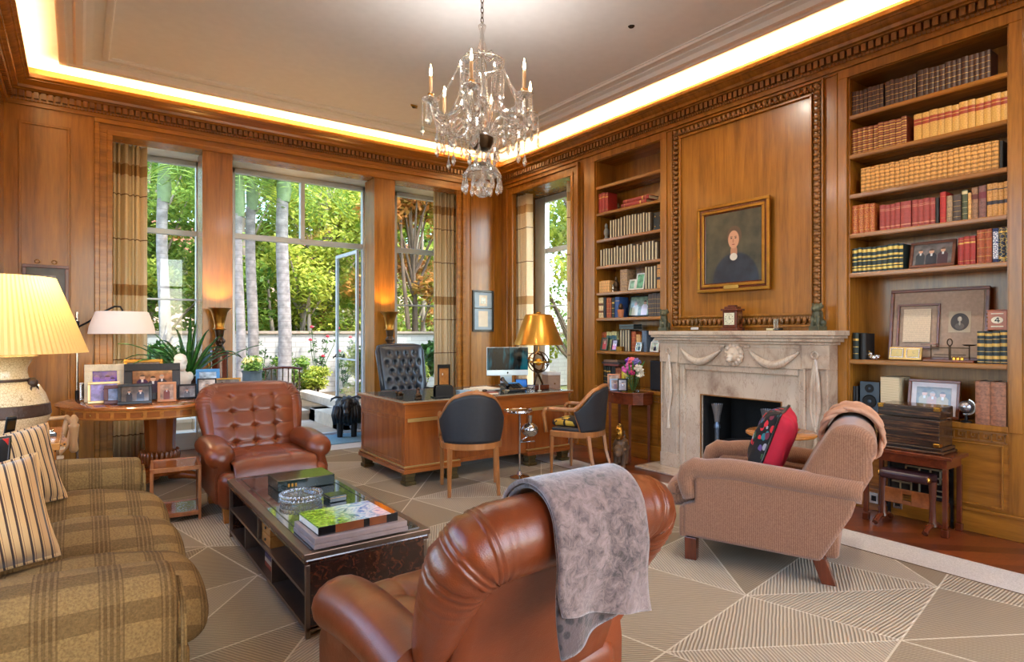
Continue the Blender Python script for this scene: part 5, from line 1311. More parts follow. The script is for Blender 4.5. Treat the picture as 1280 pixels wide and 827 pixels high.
# large shadow-framed document
LIN = flat('linen_mount', (166, 142, 124), .85, bump=.3, bscale=200)
g = frame('large brown frame with a document and an engraved oval portrait, on the sixth shelf', (5.33, 1.865, z_(6)), -HP, .66, .56, .025, FW, None, .001, LIN, tilt=.12)
B().box(-.295, .004, .03, .295, .012, .53).build('linen_panel', LIN, g)
o = B()
for x0, x1, z0, z1 in ((-.27, .025, .09, .106), (-.27, .025, .424, .44), (-.27, -.254, .106, .424), (.009, .025, .106, .424)): o.box(x0, -.012, z0, x1, .004, z1)
o.build('inner_frame', FW, g, bevel=.002)
def script():
    t = NT('handwritten_sheet'); v = t.coord(); X, Y, Z = t.sep(v)
    ln = t.math('LESS_THAN', t.math('FRACT', t.math('MULTIPLY', Z, 1/.0105)), .35)
    n = t.noise(t.coord((170, 1, 40)), 1, 3); k = t.math('MULTIPLY', ln, t.math('GREATER_THAN', n, .47))
    t.pbsdf(t.mix(t.math('MULTIPLY', k, .35), srgb(222, 200, 172), srgb(110, 76, 56)), .8); return t.mat
B().box(-.225, -.006, .14, -.035, -.002, .40).build('document', script(), g)
B().box(.08, .001, .215, .222, .006, .375).build('engraving_sheet', flat('aged_paper', (176, 160, 138), .8), g)
B().prism([(.152 + .058*cos(a), .295 + .066*sin(a)) for a in [2*PI*i/28 for i in range(28)]], -.001, .003, 'y').build('oval', flat('ink_dark', (58, 52, 52), .6), g)
q = B().ball((.152, -.001, .316), (.015, .003, .02), 10).ball((.153, -.002, .283), (.007, .003, .016), 8); B().ball((.152, .0, .262), (.036, .002, .03), 12).build('engraved_coat', flat('ink_mid', (96, 90, 86), .7), g, smooth=180); q.build('engraved_figure', flat('ink_pale', (176, 166, 152), .7), g, smooth=180)
o = thing('travel_clock', 'brass double-dial desk clock with cream faces on the sixth shelf', 'clock', (5.22, 2.03, z_(6) + .006), -HP); o.rotation_euler = (-.22, 0, -HP)
B().box(-.115, 0, 0, .115, .02, .10).build('case', flat('pale_brass', (206, 168, 100), .3, .8), o, bevel=.004)
for s in (-1, 1):
    B().box(s*.056 - .038, -.004, .026, s*.056 + .038, .0, .078).build('dial', flat('clock_cream', (210, 186, 120), .5), o)
    q = B()
    for a, b, c, d_ in ((-.046, -.04, .016, .088), (.04, .046, .016, .088), (-.04, .04, .016, .022), (-.04, .04, .082, .088)): q.box(s*.056 + a, -.007, c, s*.056 + b, 0, d_)
    q.box(s*.056 - .001, -.006, .052, s*.056 + .001, -.004, .07).box(s*.056, -.006, .05, s*.056 + .014, -.004, .052)
    q.build('bezel', SILV, o)
o = thing('paperweight', 'small crystal and brass animal ornament by the dark green book', 'ornament', (5.20, 2.24, z_(6)))
B().ball((0, 0, .02), (.02, .045, .018), 10).ball((0, .03, .045), (.016, .018, .02), 8).ball((0, -.02, .03), (.014, .03, .012), 8).build('figure', CRYSTAL, o, smooth=60); B().tube([(0, .045 + .018*cos(a), .05 + .018*sin(a)) for a in [2*PI*i/16 for i in range(16)]], .004, 6, loop=True).build('ring', BRASS, o, smooth=60)
o = thing('balance_scale', 'antique postal balance scale on a wooden base before the large frame', 'scale', (5.21, 1.725, z_(6)), -HP)
B().box(-.16, -.05, 0, .16, .05, .018).build('base', W_MAHX, o, bevel=.004); B().cyl((0, 0, .018), (0, 0, .12), .008).tube([(.016*cos(a), 0, .145 + .025*sin(a)) for a in [2*PI*i/16 for i in range(16)]], .004, 6, loop=True).build('pillar', BRONZE, o, smooth=60)
B().box(-.125, -.005, .10, .125, .005, .108).box(-.1, -.004, .05, .1, .004, .056).build('beam', BRONZE, o)
for s in (-1, 1):
    B().cyl((s*.12, 0, .02), (s*.12, 0, .125), .004).build('pan_rod', BRONZE, o)
    (B().box(-.12 - .055, -.035, .125, -.12 + .04, .035, .137) if s < 0 else B().lathe([(0, .12), (.03, .12), (.045, .13), (.0, .126)], (.12, 0, 0), 16)).build('pan', W_MAHX if s < 0 else BRONZE, o)
for k in range(3): B().lathe([(0, .018), (.012, .018), (.012, .035), (.005, .04), (0, .045)], (.035 + .025*k, -.03, 0), 10).build('weight', BRASS, o)
o = thing('perpetual_calendar', 'wooden perpetual calendar showing the number 4 on top of the teal volumes', 'calendar', (5.20, 1.44, z_(6) + .2335), -HP)
B().box(-.055, 0, 0, .055, .05, .135).box(-.06, -.004, .135, .06, .054, .142).box(-.06, -.004, -.0, .06, .054, .007).build('case', wood('calendar_wood', (130, 56, 24), (180, 92, 44), 'z', .3), o, bevel=.002)
B().prism([(.034*cos(a)*(1 if 1 else 1), .07 + .024*sin(a)) for a in [2*PI*i/24 for i in range(24)]], -.003, 0, 'y').build('dial_window', PAPER, o)
B().box(-.035, -.002, .022, .035, 0, .030).box(-.035, -.002, .112, .035, 0, .118).build('slot', PAPER, o)
q = B(); q.box(.004, -.005, .054, .010, -.003, .088).box(-.014, -.005, .062, .016, -.003, .068).prism([(-.014, .066), (-.008, .066), (.008, .088), (.002, .088)], -.005, -.003, 'y')
q.build('numeral', BLACK, o)
for s in (.03, .06, .09, .115): B().cyl((-.055, .02, s), (-.065, .02, s), .004).build('knob', BRASS, o)
# bottom shelf
o = thing('loudspeaker', 'small blue-black loudspeaker on the bottom shelf beside the white box', 'speaker', (5.20, 2.275, BZ), -HP)
SPK = flat('speaker_grey', (52, 66, 78), .45)
B().box(-.075, 0, 0, .075, .15, .245).build('cabinet', BLACK, o, bevel=.005); B().box(-.073, -.004, .002, .073, .002, .243).build('baffle', SPK, o, bevel=.004)
for z, r_ in ((.085, .055), (.19, .034)):
    q = B().lathe([(r_, 0), (r_*.96, .005), (r_*.85, .0), (r_*.4, -.010), (0, -.012)], n=28); q.rot(PI/2, 'X').xf(lambda p: p + Vector((0, -.005, z))); q.build('cone', IRON, o, smooth=60)
    B().ball((0, -.003, z), (r_*.3, .008, r_*.3), 12).build('dust_cap', SPK, o, smooth=180)
for k in range(2):
    o = place_book('black', 5.20, 2.395 - .022*k, BZ, .02, .2, .14, 'black case against the bookcase end wall, %s from the loudspeaker' % ['second', 'first'][k], 'black cases')
o = thing('box_file', 'tall pale box standing behind the dark chest, beside the loudspeaker', 'box', (5.20, 2.125, BZ), -HP)
WB_ = NT('ribbed_ivory')
def _w():
    t = WB_; X, Y, Z = t.sep(t.coord()); s = t.math('FRACT', t.math('MULTIPLY', Z, 1/.012)); c = t.mix(t.math('LESS_THAN', s, .25), srgb(214, 196, 160), srgb(160, 132, 92)); t.pbsdf(c, .5)
_w(); WB_ = WB_.mat
B().box(-.068, 0, 0, .068, .2, .29).build('sleeve', flat('box_cream', (206, 186, 148), .6), o, bevel=.003); B().box(-.066, -.004, .004, .066, .001, .286).build('ribbed_spine', WB_, o)
fr('brown frame with wide white mount on the bottom shelf behind the chest', 1.835, BZ, .34, .285, .022, FW, P_(33, 3, (96, 84, 60), (150, 120, 80)), 5.19, .035, flat('white_mount', (214, 206, 210), .6), tilt=.16)
o = thing('globe', 'small silver globe on a stand between the white-mounted frame and brown folios', 'globe', (5.15, 1.605, BZ))
B().lathe([(0, 0), (.035, 0), (.035, .008), (.012, .016), (.008, .05), (0, .052)], n=18).build('stand', IRON, o, smooth=40); B().ball((0, 0, .11), .045, 18).build('sphere', flat('silver_globe', (150, 150, 156), .25, .9, var=.35, bscale=40), o, smooth=180)
B().tube([(0, .054*sin(a), .11 + .054*cos(a)) for a in [-.3 - i*PI/14 for i in range(15)]], .005, 6, flat=1.5).build('meridian', SILV, o, smooth=60)
for k in range(2): place_book('brownfolio', 5.125, 1.50 - .088*k, BZ, .085, .30, .22, 'large brown folio volume beside the silver globe, %s from it' % ORD[k], 'brown folios')
# --- window bookcase: things between the books
def urnlet(label, y, z, h, name='figurine', mt=None):
    o = thing(name, label, 'ornament', (5.21, y, z))
    q = B().lathe([(.3, 0), (.32, .06), (.22, .1), (.2, .16), (0, .17)], n=12)
    q.ball((0, 0, .42), (.3, .34, .28), 10).ball((-.05, 0, .78), (.17, .17, .2), 10).cyl((0, 0, .5), (0, 0, .75), .16, .12, 8).ball((-.2, 0, .76), (.06, .06, .07), 6)
    q.v = [(x*h*.55, y_*h*.55, z2*h) for x, y_, z2 in q.v]
    remesh(q.build('figure', mt or BRONZE, o), .005, 1); return o
urnlet('dark small jar-like figure beside the red books on the second shelf', 5.08, z_(1), .09)
urnlet('small grey figure at the window end of the ivory books', 5.28, z_(2), .2, mt=flat('grey_stone', (120, 120, 116), .6))
o = thing('storage_box', 'black box with brass studs at the fireplace end of the ivory books', 'box', (5.25, 4.46, z_(2))); B().box(-.07, -.06, 0, .1, .06, .2).build('body', BLACK, o, bevel=.006)
for a in (-.035, .035):
    for b in (.04, .15): B().ball((-.07, a, b), (.004, .01, .01), 8).build('stud', BRASS, o, smooth=180)
urnlet('bronze bust between small tan books and the tall grey-tan book', 5.115, z_(4), .19, 'bust')
urnlet('pewter animal figure before the bronze bust', 5.17, z_(4), .10, mt=SILV)
WFR = flat('white_frame', (226, 224, 218), .4)
fr('small white frame, lower of the pair on the fifth shelf', 4.85, z_(4), .10, .125, .014, WFR, P_(41, 0, (150, 190, 170)), 5.18)
fr('taller white frame with a green picture on the fifth shelf', 4.735, z_(4), .125, .19, .013, WFR, P_(42, 0, (110, 170, 140)), 5.185)
fr('black framed photo of a couple on the sixth shelf of the window bookcase', 4.785, z_(5), .35, .25, .016, BLACK, P_(43, 2, (120, 140, 120), (190, 200, 206)), 5.23)
o = thing('flower_pot', 'tiny terracotta pot beside the couple photo', 'ornament', (5.16, 4.995, z_(5))); B().lathe([(0, 0), (.03, 0), (.04, .09), (.034, .09), (0, .08)], n=16).build('pot', flat('terracotta', (180, 110, 70), .7), o, smooth=40); B().ball((0, 0, .12), (.03, .03, .045), 8).build('foliage', BRONZE, o, smooth=60)
fr('small green-edged photo frame on the seventh shelf', 5.29, z_(6), .115, .155, .012, flat('green_frame', (40, 70, 50), .4), P_(44, 1, (120, 90, 80), (170, 40, 60)), 5.165)
fr('small dark frame with a pink photo on the seventh shelf', 5.12, z_(6), .10, .135, .012, BLACK, P_(45, 2, (150, 110, 120), (190, 80, 100)), 5.165)
o = thing('trinket_box', 'tiny gilt box before the pale books on the seventh shelf', 'box', (5.17, 5.02, z_(6))); B().box(-.02, -.045, 0, .02, .045, .045).box(-.022, -.047, .045, .022, .047, .055).build('body', GILT, o, bevel=.004)
fr('tiny silver frame before the blue-grey book', 4.735, z_(6), .085, .105, .01, SILV, P_(46, 1, (170, 190, 170)), 5.165)
o = thing('plate', 'small white plate on edge on the seventh shelf by the mantel', 'plate', (5.31, 4.56, z_(6)), 0)
q = B().lathe([(0, 0), (.05, 0), (.085, .014), (.084, .018), (.05, .006), (0, .005)], n=28); q.rot(-HP + .2, 'Y').xf(lambda p: p + Vector((0, 0, .087))); q.build('dish', flat('porcelain', (214, 218, 210), .2, var=.04), o, smooth=40); B().box(-.01, -.03, 0, .04, .03, .012).build('stand', BLACK, o)
fr('white frame before the small plate on the seventh shelf', 4.50, z_(6), .12, .115, .012, WFR, P_(47, 1, (190, 200, 180)), 5.165)
for k in range(2):
    o = B().box(5.2, 4.83, z_(6) + .232 + .03*k + .026, 5.34, 5.06, z_(6) + .232 + .03*k + .053).build('box', flat('slate_box', (60, 72, 72), .3), bevel=.002); tag(o, '%s of two flat grey boxes on top of the pale books' % ['lower', 'upper'][k], 'box', 'grey boxes')
o = thing('loudspeaker', 'large black loudspeaker on the bottom shelf behind the flowers', 'speaker', (5.2, 4.49, BZ), -HP)
B().box(-.095, 0, 0, .095, .2, .33).build('cabinet', BLACK, o, bevel=.006); B().box(-.088, -.006, .01, .088, .001, .32).build('grille', flat('grille_cloth', (26, 28, 36), .8, bump=.5, bscale=300), o, bevel=.004)
for k, (c, w_, n_) in enumerate((((120, 60, 50), .26, 'brick red'), ((60, 56, 56), .3, 'charcoal'), ((140, 110, 90), .24, 'tan'))):
    o = B().box(5.2, 5.2 - w_/2, BZ + .242 + .024*k, 5.33, 5.2 + w_/2, BZ + .265 + .024*k).build('book', [flat('flat_book_%d' % k, c, .5)], bevel=.002); tag(o, n_ + ' book lying flat on the row, bottom shelf of the window bookcase', 'book', 'flat books on the bottom shelf')
urnlet('small gilt figurine before the yellow book', 5.08, BZ, .14, mt=GILT)

# ================================================================ FIREPLACE
def marble():
    t = NT('pink_beige_marble'); v = t.coord(); n = t.noise(v, 2.2, 6, .5, .8); n2 = t.noise(t.coord((1, 2, .6), (.5, .3, 0)), 5, 6, .6, 2)
    c = t.ramp(n, [(.3, srgb(150, 126, 110)), (.42, srgb(188, 168, 148)), (.7, srgb(204, 188, 170))])
    ve = t.math('LESS_THAN', t.math('ABSOLUTE', t.math('SUBTRACT', n2, .5)), .012)
    c = t.mix(t.math('MULTIPLY', ve, .35), c, srgb(132, 96, 76)); t.pbsdf(c, .22, 0, None, Coat_Weight=.2); return t.mat
MAR = marble()
fp = thing('fireplace', 'carved pink-beige marble fireplace with lion mask and swags', 'fireplace', (XR, 3.36, 0))
# local: y across, x negative = into the room
B().box(-.25, -.965, 1.378, 0, .965, 1.42).box(-.235, -.95, 1.355, 0, .95, 1.378).box(-.21, -.925, 1.325, 0, .925, 1.355).box(-.18, -.895, 1.30, 0, .895, 1.325).build('mantel_shelf', MAR, fp, bevel=.006)
B().box(-.15, -.87, 1.09, 0, .87, 1.30).box(-.154, -.62, 1.265, -.15, .62, 1.27).build('frieze', MAR, fp, bevel=.004)
for s in (-1, 1):
    a, b = (.66, .87) if s > 0 else (-.87, -.66)
    j = B().box(-.15, a, .02, 0, b, 1.09).box(-.165, a - .008, .02, 0, b + .008, .16).box(-.165, a, .16, -.15, a + .02, 1.30).box(-.165, b - .02, .16, -.15, b, 1.30).box(-.17, a - .01, 1.1, -.15, b + .01, 1.30).build('jamb', MAR, fp, bevel=.004)
    c = s*.765
    q = B().tube([(-.175, c + .028*cos(t), 1.215 + .028*sin(t)) for t in [2*PI*i/16 for i in range(16)]], .009, 8, loop=True)
    q.build('rosette_ring', MAR, j, smooth=60)
    for k in range(3):
        y = c + (k - 1)*.022
        B().tube([(-.17, c, 1.19), (-.172, y, 1.0), (-.172, y*1 + (k-1)*.008, .78), (-.168, c + (k-1)*.012, .60)], [.012, .02, .022, .006], 8).build('drapery_fold', MAR, j, smooth=60)
    B().tube([(-.168, c, .66), (-.17, c, .56), (-.17, c, .50), (-.17, c, .42)], [.008, .014, .018, .026], 8).build('tassel', MAR, j, smooth=60)
    B().tube([(-.15 - .035*sin(PI*f), s*(.62 - .47*f), 1.24 - .12*sin(PI*f)) for f in [i/16 for i in range(17)]], [.012 + .026*sin(PI*i/16) for i in range(17)], 10).build('swag', MAR, fp, smooth=60)
B().box(-.13, -.66, .02, 0, -.60, 1.09).box(-.13, .60, .02, 0, .66, 1.09).box(-.13, -.60, 1.03, 0, .60, 1.09).build('stepped_moulding', MAR, fp, bevel=.012)
B().box(-.09, -.60, .02, 0, -.42, 1.03).box(-.09, .42, .02, 0, .60, 1.03).box(-.09, -.42, .785, 0, .42, 1.03).build('inner_surround', MAR, fp)
B().box(-.095, -.43, .02, -.085, -.42, .795).box(-.095, .42, .02, -.085, .43, .795).box(-.095, -.42, .785, -.085, .42, .795).build('surround_edge', W_CARVE, fp)
FBK = flat('soot_black', (20, 19, 19), .9, bump=.5, bscale=30)
B().box(-.085, -.42, .02, -.06, -.415, .785).box(-.06, -.42, .02, .40, -.41, .785).box(-.06, .41, .02, .40, .42, .785).box(.39, -.42, .02, .41, .42, .785).box(-.06, -.42, .775, .40, .42, .785).box(-.085, -.42, .02, .40, .42, .06).build('firebox', FBK, fp)
B().box(-.42, -1.0, .002, 0, 1.0, .02).build('hearth_slab', MAR, fp, bevel=.003)
q = B().ball((-.19, 0, 1.20), (.055, .06, .07), 14).ball((-.235, 0, 1.175), (.03, .034, .03), 10).ball((-.245, 0, 1.15), (.024, .03, .02), 10).ball((-.23, -.03, 1.215), (.014, .014, .01), 8).ball((-.23, .03, 1.215), (.014, .014, .01), 8)
for k in range(14):
    a = 2*PI*k/14; q.ball((-.165, .078*sin(a), 1.20 + .085*cos(a)), (.03, .026, .03), 8)
for s in (-1, 1): q.ball((-.185, s*.062, 1.26), (.014, .018, .022), 8).ball((-.165, s*.13, 1.275), (.016, .04, .014), 8)
remesh(q.build('lion_mask', MAR, fp), .006, 1)
o = thing('log', 'log pile', 'log')
bpy.data.objects.remove(o)
LOG = flat('charred_bark', (72, 52, 40), .9, bump=1, bscale=18, var=.5)
for k, (a, b, r_, lab) in enumerate((((5.24, 3.15, .185), (5.30, 3.60, .20), .05, 'thick log lying along the bottom of the fire'), ((5.42, 3.2, .16), (5.43, 3.66, .15), .045, 'log lying behind the thick one in the fire'), ((5.28, 3.68, .29), (5.38, 3.3, .36), .045, 'dark log slanting up across the fire'), ((5.18, 3.05, .29), (5.26, 3.36, .30), .04, 'orange split log on top of the fire'))):
    P = [Vector(a).lerp(Vector(b), f/6) + Vector((rb.uniform(-.006, .006), 0, rb.uniform(-.006, .006))) for f in range(7)]
    o = B().tube(P, [r_*rb.uniform(.88, 1.1) for _ in P], 9).build('log', [LOG, LOG, IRON, flat('split_wood', (150, 92, 48), .8, bump=.6, bscale=30)][k] if k != 2 else flat('burnt_bark', (30, 26, 24), .9, bump=1, bscale=20), smooth=60); tag(o, lab, 'log', 'logs in the fireplace')
ABLU = flat('blued_steel', (92, 106, 124), .3, .7); ASIL = flat('steel_wheat', (140, 138, 140), .35, .7)
for k, y in enumerate((3.66, 3.13)):
    o = thing('andiron', 'blue-steel andiron with a wheat-sheaf top, %s' % ['on the side window half of the hearth', 'beside the small round table'][k], 'andiron', (5.13, y, .0605))
    B().box(-.06, -.05, 0, .06, .05, .05).box(0, -.015, .03, .22, .015, .06).build('base', ABLU, o, bevel=.006); B().cyl((0, 0, .05), (0, 0, .42), .022).lathe([(.03, .40), (.03, .43), (.02, .45), (.02, .47)], n=14).build('post', ABLU, o, smooth=60)
    q = B()
    for i in range(16): a = 2*PI*i/16; r0 = .014 + .006*(i % 2); q.tube([(r0*cos(a), r0*sin(a), .46), (.026*cos(a), .026*sin(a), .53), (.05*cos(a), .05*sin(a), .64)], [.005, .007, .007], 6)
    q.build('wheat_sheaf', ASIL, o, smooth=60)
# mantel ornaments
ZM = 1.4215
JADE = flat('mossy_bronze', (78, 78, 58), .5, .3, .6, 50, .5)
def foo(label, y, f):
    o = thing('lion_figurine', label, 'figurine', (4.985, y, ZM), f)
    q = B().box(-.055, -.045, 0, .055, .045, .035).ball((0, 0, .075), (.05, .045, .05), 12).ball((-.012, 0, .125), (.04, .038, .05), 12).ball((-.02, 0, .185), (.038, .04, .04), 12).ball((-.052, 0, .175), (.02, .022, .02), 8)
    for s in (-1, 1): q.cyl((-.04, s*.025, .035), (-.03, s*.025, .12), .014, .016, 8).ball((.02, s*.04, .06), (.03, .02, .03), 8).ball((-.01, s*.035, .215), (.012, .012, .016), 6).ball((0, s*.03, .2), (.022, .02, .022), 6)
    q.ball((.045, 0, .12), (.018, .018, .05), 8)
    remesh(q.build('figure', JADE, o), .005, 1)
foo('mossy bronze lion figurine on the window end of the mantel', 4.20, .3)
foo('mossy bronze lion figurine on the mantel end by the armchair bookcase', 2.585, -.1)
o = thing('glass_box', 'clear acrylic photo block on the mantel, between lion and clock', 'ornament', (4.97, 3.79, ZM), -HP)
B().box(-.06, -.02, 0, .06, .02, .13).build('block', CLEAR, o, bevel=.003); B().box(-.045, -.022, .012, .045, -.0205, .035).build('picture', flat('silver_print', (190, 190, 190), .4), o)
o = thing('mantel_clock', 'square mahogany carriage clock in the middle of the mantel', 'clock', (4.98, 3.385, ZM), -HP + .08)
B().box(-.085, -.07, 0, .085, .07, .03).box(-.07, -.058, .03, .07, .058, .185).box(-.085, -.07, .185, .085, .07, .205).box(-.06, -.048, .205, .06, .048, .225).box(-.035, -.03, .225, .035, .03, .24).build('case', W_MAHOG, o, bevel=.005)
B().box(-.05, -.061, .055, .05, -.057, .165).build('dial', flat('dial_cream', (214, 206, 176), .5), o)
q = B()
for i in range(12): a = 2*PI*i/12; q.cbox((.038*sin(a), -.0618, .11 + .044*cos(a)), (.004, .001, .009))
q.box(-.0015, -.063, .11, .0015, -.0615, .142).box(0, -.063, .1085, .024, -.0615, .1115); q.build('hands', BLACK, o)
for s in (-1, 1): B().box(s*.07 - .002, -.035, .06, s*.07 + .002, .035, .16).build('side_glass', CRYSTAL, o)
o = thing('glass_box', 'low clear acrylic case with two small labels on the mantel', 'ornament', (4.97, 2.95, ZM), -HP)
B().box(-.085, -.035, 0, .085, .035, .105).build('case', glass_thin('acrylic', (.96, .97, .97), .1), o, bevel=.002)
B().box(-.07, -.03, .002, -.005, .0, .02).build('label_card', flat('card_cream', (210, 196, 150), .6), o); B().box(.01, -.03, .002, .07, .0, .02).build('dark_block', BLACK, o); B().box(-.004, -.02, .02, .004, .02, .1).build('inner_plate', SILV, o)
# generic portrait over the mantel (plain stand-in)
pf = thing('painting', 'gilt-framed dark portrait hanging above the mantel', 'painting', (XR - .031, 3.462, 1.80), -HP)
q = B()
for k, (i0, i1, y0, y1) in enumerate(((0, .03, -.03, 0), (.03, .05, -.02, 0), (.05, .078, -.026, 0), (.078, .09, -.012, 0))):
    W_, H_ = .785, .85; a, b = -W_/2, W_/2
    q.box(a + i0, y0, i0, b - i0, y1, i1, k % 2).box(a + i0, y0, H_ - i1, b - i0, y1, H_ - i0, k % 2).box(a + i0, y0, i1, a + i1, y1, H_ - i1, k % 2).box(b - i1, y0, i1, b - i0, y1, H_ - i1, k % 2)
q.build('gilt_frame', [GILT, W_MAHOG], pf, bevel=.004)
def portrait():
    t = NT('portrait_canvas'); v = t.coord(); X, Y, Z = t.sep(v); n = t.noise(v, 7, 4)
    c = t.ramp(n, [(.3, srgb(46, 48, 40)), (.7, srgb(84, 80, 62))])
    def ell(cx, cz, rx, rz): 
        a = t.math('DIVIDE', t.math('SUBTRACT', X, cx), rx); b = t.math('DIVIDE', t.math('SUBTRACT', Z, cz), rz)
        return t.math('MULTIPLY_ADD', t.math('ADD', t.math('MULTIPLY', a, a), t.math('MULTIPLY', b, b)), -6, 6.5, clamp=True)
    c = t.mix(ell(.03, .0, .25, .28), c, t.ramp(n, [(.3, srgb(22, 28, 40)), (.7, srgb(44, 54, 70))]))
    c = t.mix(ell(.02, .435, .078, .10), c, srgb(92, 72, 56)); c = t.mix(ell(.015, .29, .036, .07), c, srgb(176, 126, 98)); c = t.mix(ell(.012, .405, .058, .085), c, srgb(196, 146, 116))
    for ex in (-.012, .034): c = t.mix(ell(ex, .418, .011, .006), c, srgb(70, 52, 44)); c = t.mix(ell(ex, .432, .015, .004), c, srgb(110, 84, 66))
    c = t.mix(ell(.008, .392, .008, .02), c, srgb(168, 116, 92)); c = t.mix(ell(.011, .358, .017, .005), c, srgb(140, 74, 66))
    c = t.mix(ell(.012, .24, .04, .035), c, srgb(206, 200, 188)); t.pbsdf(c, .35, 0, None, Coat_Weight=.2, Coat_Roughness=.2); return t.mat
p = B().box(-.303, -.008, 0, .303, -.002, .67).build('canvas', portrait(), pf); p.location = (0, 0, .09)
o = B().prism([(-.075, .0), (-.085, .012), (-.075, .022), (-.08, .03), (.08, .03), (.075, .022), (.085, .012), (.075, 0)], -.034, -.03, 'y'); o.xf(lambda p: p + Vector((0, 0, .028))).build('nameplate', flat('brass_plate', (214, 180, 96), .3, .7), pf)
# ================================================================ RIGHT-HAND SMALL FURNITURE
rt2 = thing('drinks_table', 'small round honey wood table between the hearth and the beige armchair', 'table', (4.56, 2.66, .0))
B().lathe([(0, .585), (.255, .585), (.265, .595), (.265, .608), (.255, .614), (0, .612)], n=48).build('tabletop', W_HONEY, rt2, smooth=40)
B().lathe([(.02, .05), (.022, .55), (.05, .585)], n=16).build('column', BRASS, rt2, smooth=60); B().lathe([(0, .0), (.13, .0), (.13, .02), (.03, .05), (0, .05)], n=32).build('base', BRASS, rt2, smooth=40)
o = thing('lidded_bowl', 'turned wooden lidded bowl on the small round table', 'bowl', (4.58, 2.63, .6145))
B().lathe([(0, 0), (.05, 0), (.09, .012), (.105, .028), (.0, .028)], n=32).build('bowl', W_TABLE, o, smooth=50); B().lathe([(.11, .028), (.105, .034), (.05, .05), (.015, .058), (.008, .07), (.012, .078), (0, .082)], n=32).build('lid', W_TABLE, o, smooth=50)
ch = thing('side_table', 'mahogany side table carrying the dark chest before the armchair bookcase', 'side table', (4.80, 1.60, 0))
B().box(-.02, -.03, .53, .29, .57, .555).build('tabletop', W_MAHX, ch, bevel=.004); B().box(.01, .01, .465, .27, .53, .53).build('apron', W_MAHX, ch)
for x in (0, .255):
    for y in (.005, .515):
        l = B().box(x, y, .06, x + .03, y + .03, .47).build('leg', W_MAHOG, ch, bevel=.003); B().prism([(x - .006, y - .006), (x + .036, y - .006), (x + .036, y + .036), (x - .006, y + .036)], 0, .055, 'z').build('spade_foot', W_MAHOG, l, bevel=.006)
o = thing('chest', 'dark macassar chest with brass corners on the mahogany side table', 'chest', (4.96, 1.86, .556))
def macassar():
    t = NT('macassar_ebony'); v = t.coord((22, .9, 22)); n = t.noise(v, 2.4, 6, .7, .4); c = t.ramp(n, [(.36, srgb(18, 12, 12)), (.55, srgb(60, 38, 26)), (.72, srgb(150, 104, 62))]); t.pbsdf(c, .25, 0, None, Coat_Weight=.5, Coat_Roughness=.08); return t.mat
MAC = macassar()
B().box(-.14, -.225, 0, .13, .225, .02).box(-.128, -.213, .02, .13, .213, .045).build('base_moulding', MAC, o, bevel=.008); B().box(-.118, -.195, .045, .12, .195, .235).build('body', MAC, o, bevel=.004); B().box(-.122, -.20, .24, .124, .20, .325).build('lid', MAC, o, bevel=.01)
for y in (-1, 1):
    for z in (.06, .312): B().box(-.126, y*.203 - (.045 if y > 0 else 0), z - .016, -.08, y*.203 + (0 if y > 0 else .045), z + .016).build('brass_corner', BRASS, o, bevel=.008)
bn = thing('stool', 'low mahogany stool with a plum leather roll seat under the chest table', 'stool', (4.855, 1.87, 0))
q = B().rbox((0, 0, .375), (.17, .34, .07), .033); q.build('leather_seat', flat('plum_leather', (58, 34, 40), .25, bump=.2), bn, smooth=180)
for y in (-.16, .16):
    B().tube([(0, y, .36), (0, y, .2), (0, y, .08), (0, y, .05)], [.028, .02, .024, .03], 8).tube([(-.13, y, .02), (-.08, y, .05), (0, y, .06), (.08, y, .05), (.13, y, .02)], [.02, .018, .02, .018, .02], 8).build('leg', W_MAHOG, bn, smooth=60)
    B().ball((-.06, y, .375), (.025, .012, .025), 10).build('boss', BRASS, bn, smooth=180)
q = B().box(-.012, -.16, .16, .012, -.03, .27).box(-.012, .03, .16, .012, .16, .27).box(-.012, -.03, .16, .012, .03, .19).box(-.012, -.03, .235, .012, .03, .27).build('pierced_stretcher', W_TABLE, bn, bevel=.004)
fs = thing('fretwork_panel', 'black fretwork panel standing behind the stool', 'panel', (5.075, 1.875, .0), 0); fs.scale = (1, .9, 1)
B().box(0, -.24, 0, .018, -.22, .455).box(0, .22, 0, .018, .24, .455).box(0, -.22, .435, .018, .22, .455).box(0, -.22, .18, .018, .22, .195).build('frame', BLACK, fs); B().box(.012, -.22, .195, .016, .22, .435).build('backing', BLACK, fs)
q = B()
for (y0, z0, y1, z1) in ((-.2, .4, .1, .4), (.1, .4, .1, .34), (.1, .34, .18, .34), (-.15, .4, -.15, .3), (-.15, .3, .0, .3), (0, .22, 0, .4), (0, .36, .18, .36), (-.2, .25, -.08, .25), (-.08, .25, -.08, .4), (.06, .22, .06, .34), (.06, .27, .2, .27), (.14, .22, .14, .34), (-.2, .34, -.05, .34), (-.18, .21, .2, .21)):
    q.box(-.002, min(y0, y1) - .005, min(z0, z1) - .005, .010, max(y0, y1) + .005, max(z0, z1) + .005)
q.build('fretwork', flat('fret_brass', (150, 138, 112), .4, .5), fs)
for k, y in enumerate((2.20, 2.115, 2.03)):
    o = thing('outlet', 'grey socket plate on the skirting behind the stool, %s from the fireplace' % ORD[k], 'socket', (XR - .026, y, .055), 0, 'skirting sockets')
    B().box(-.006, -.033, 0, 0, .033, .085).build('plate', SILV, o, bevel=.003); B().box(-.008, -.018, .02, -.005, .018, .062).build('socket_face', IRON, o, bevel=.002)
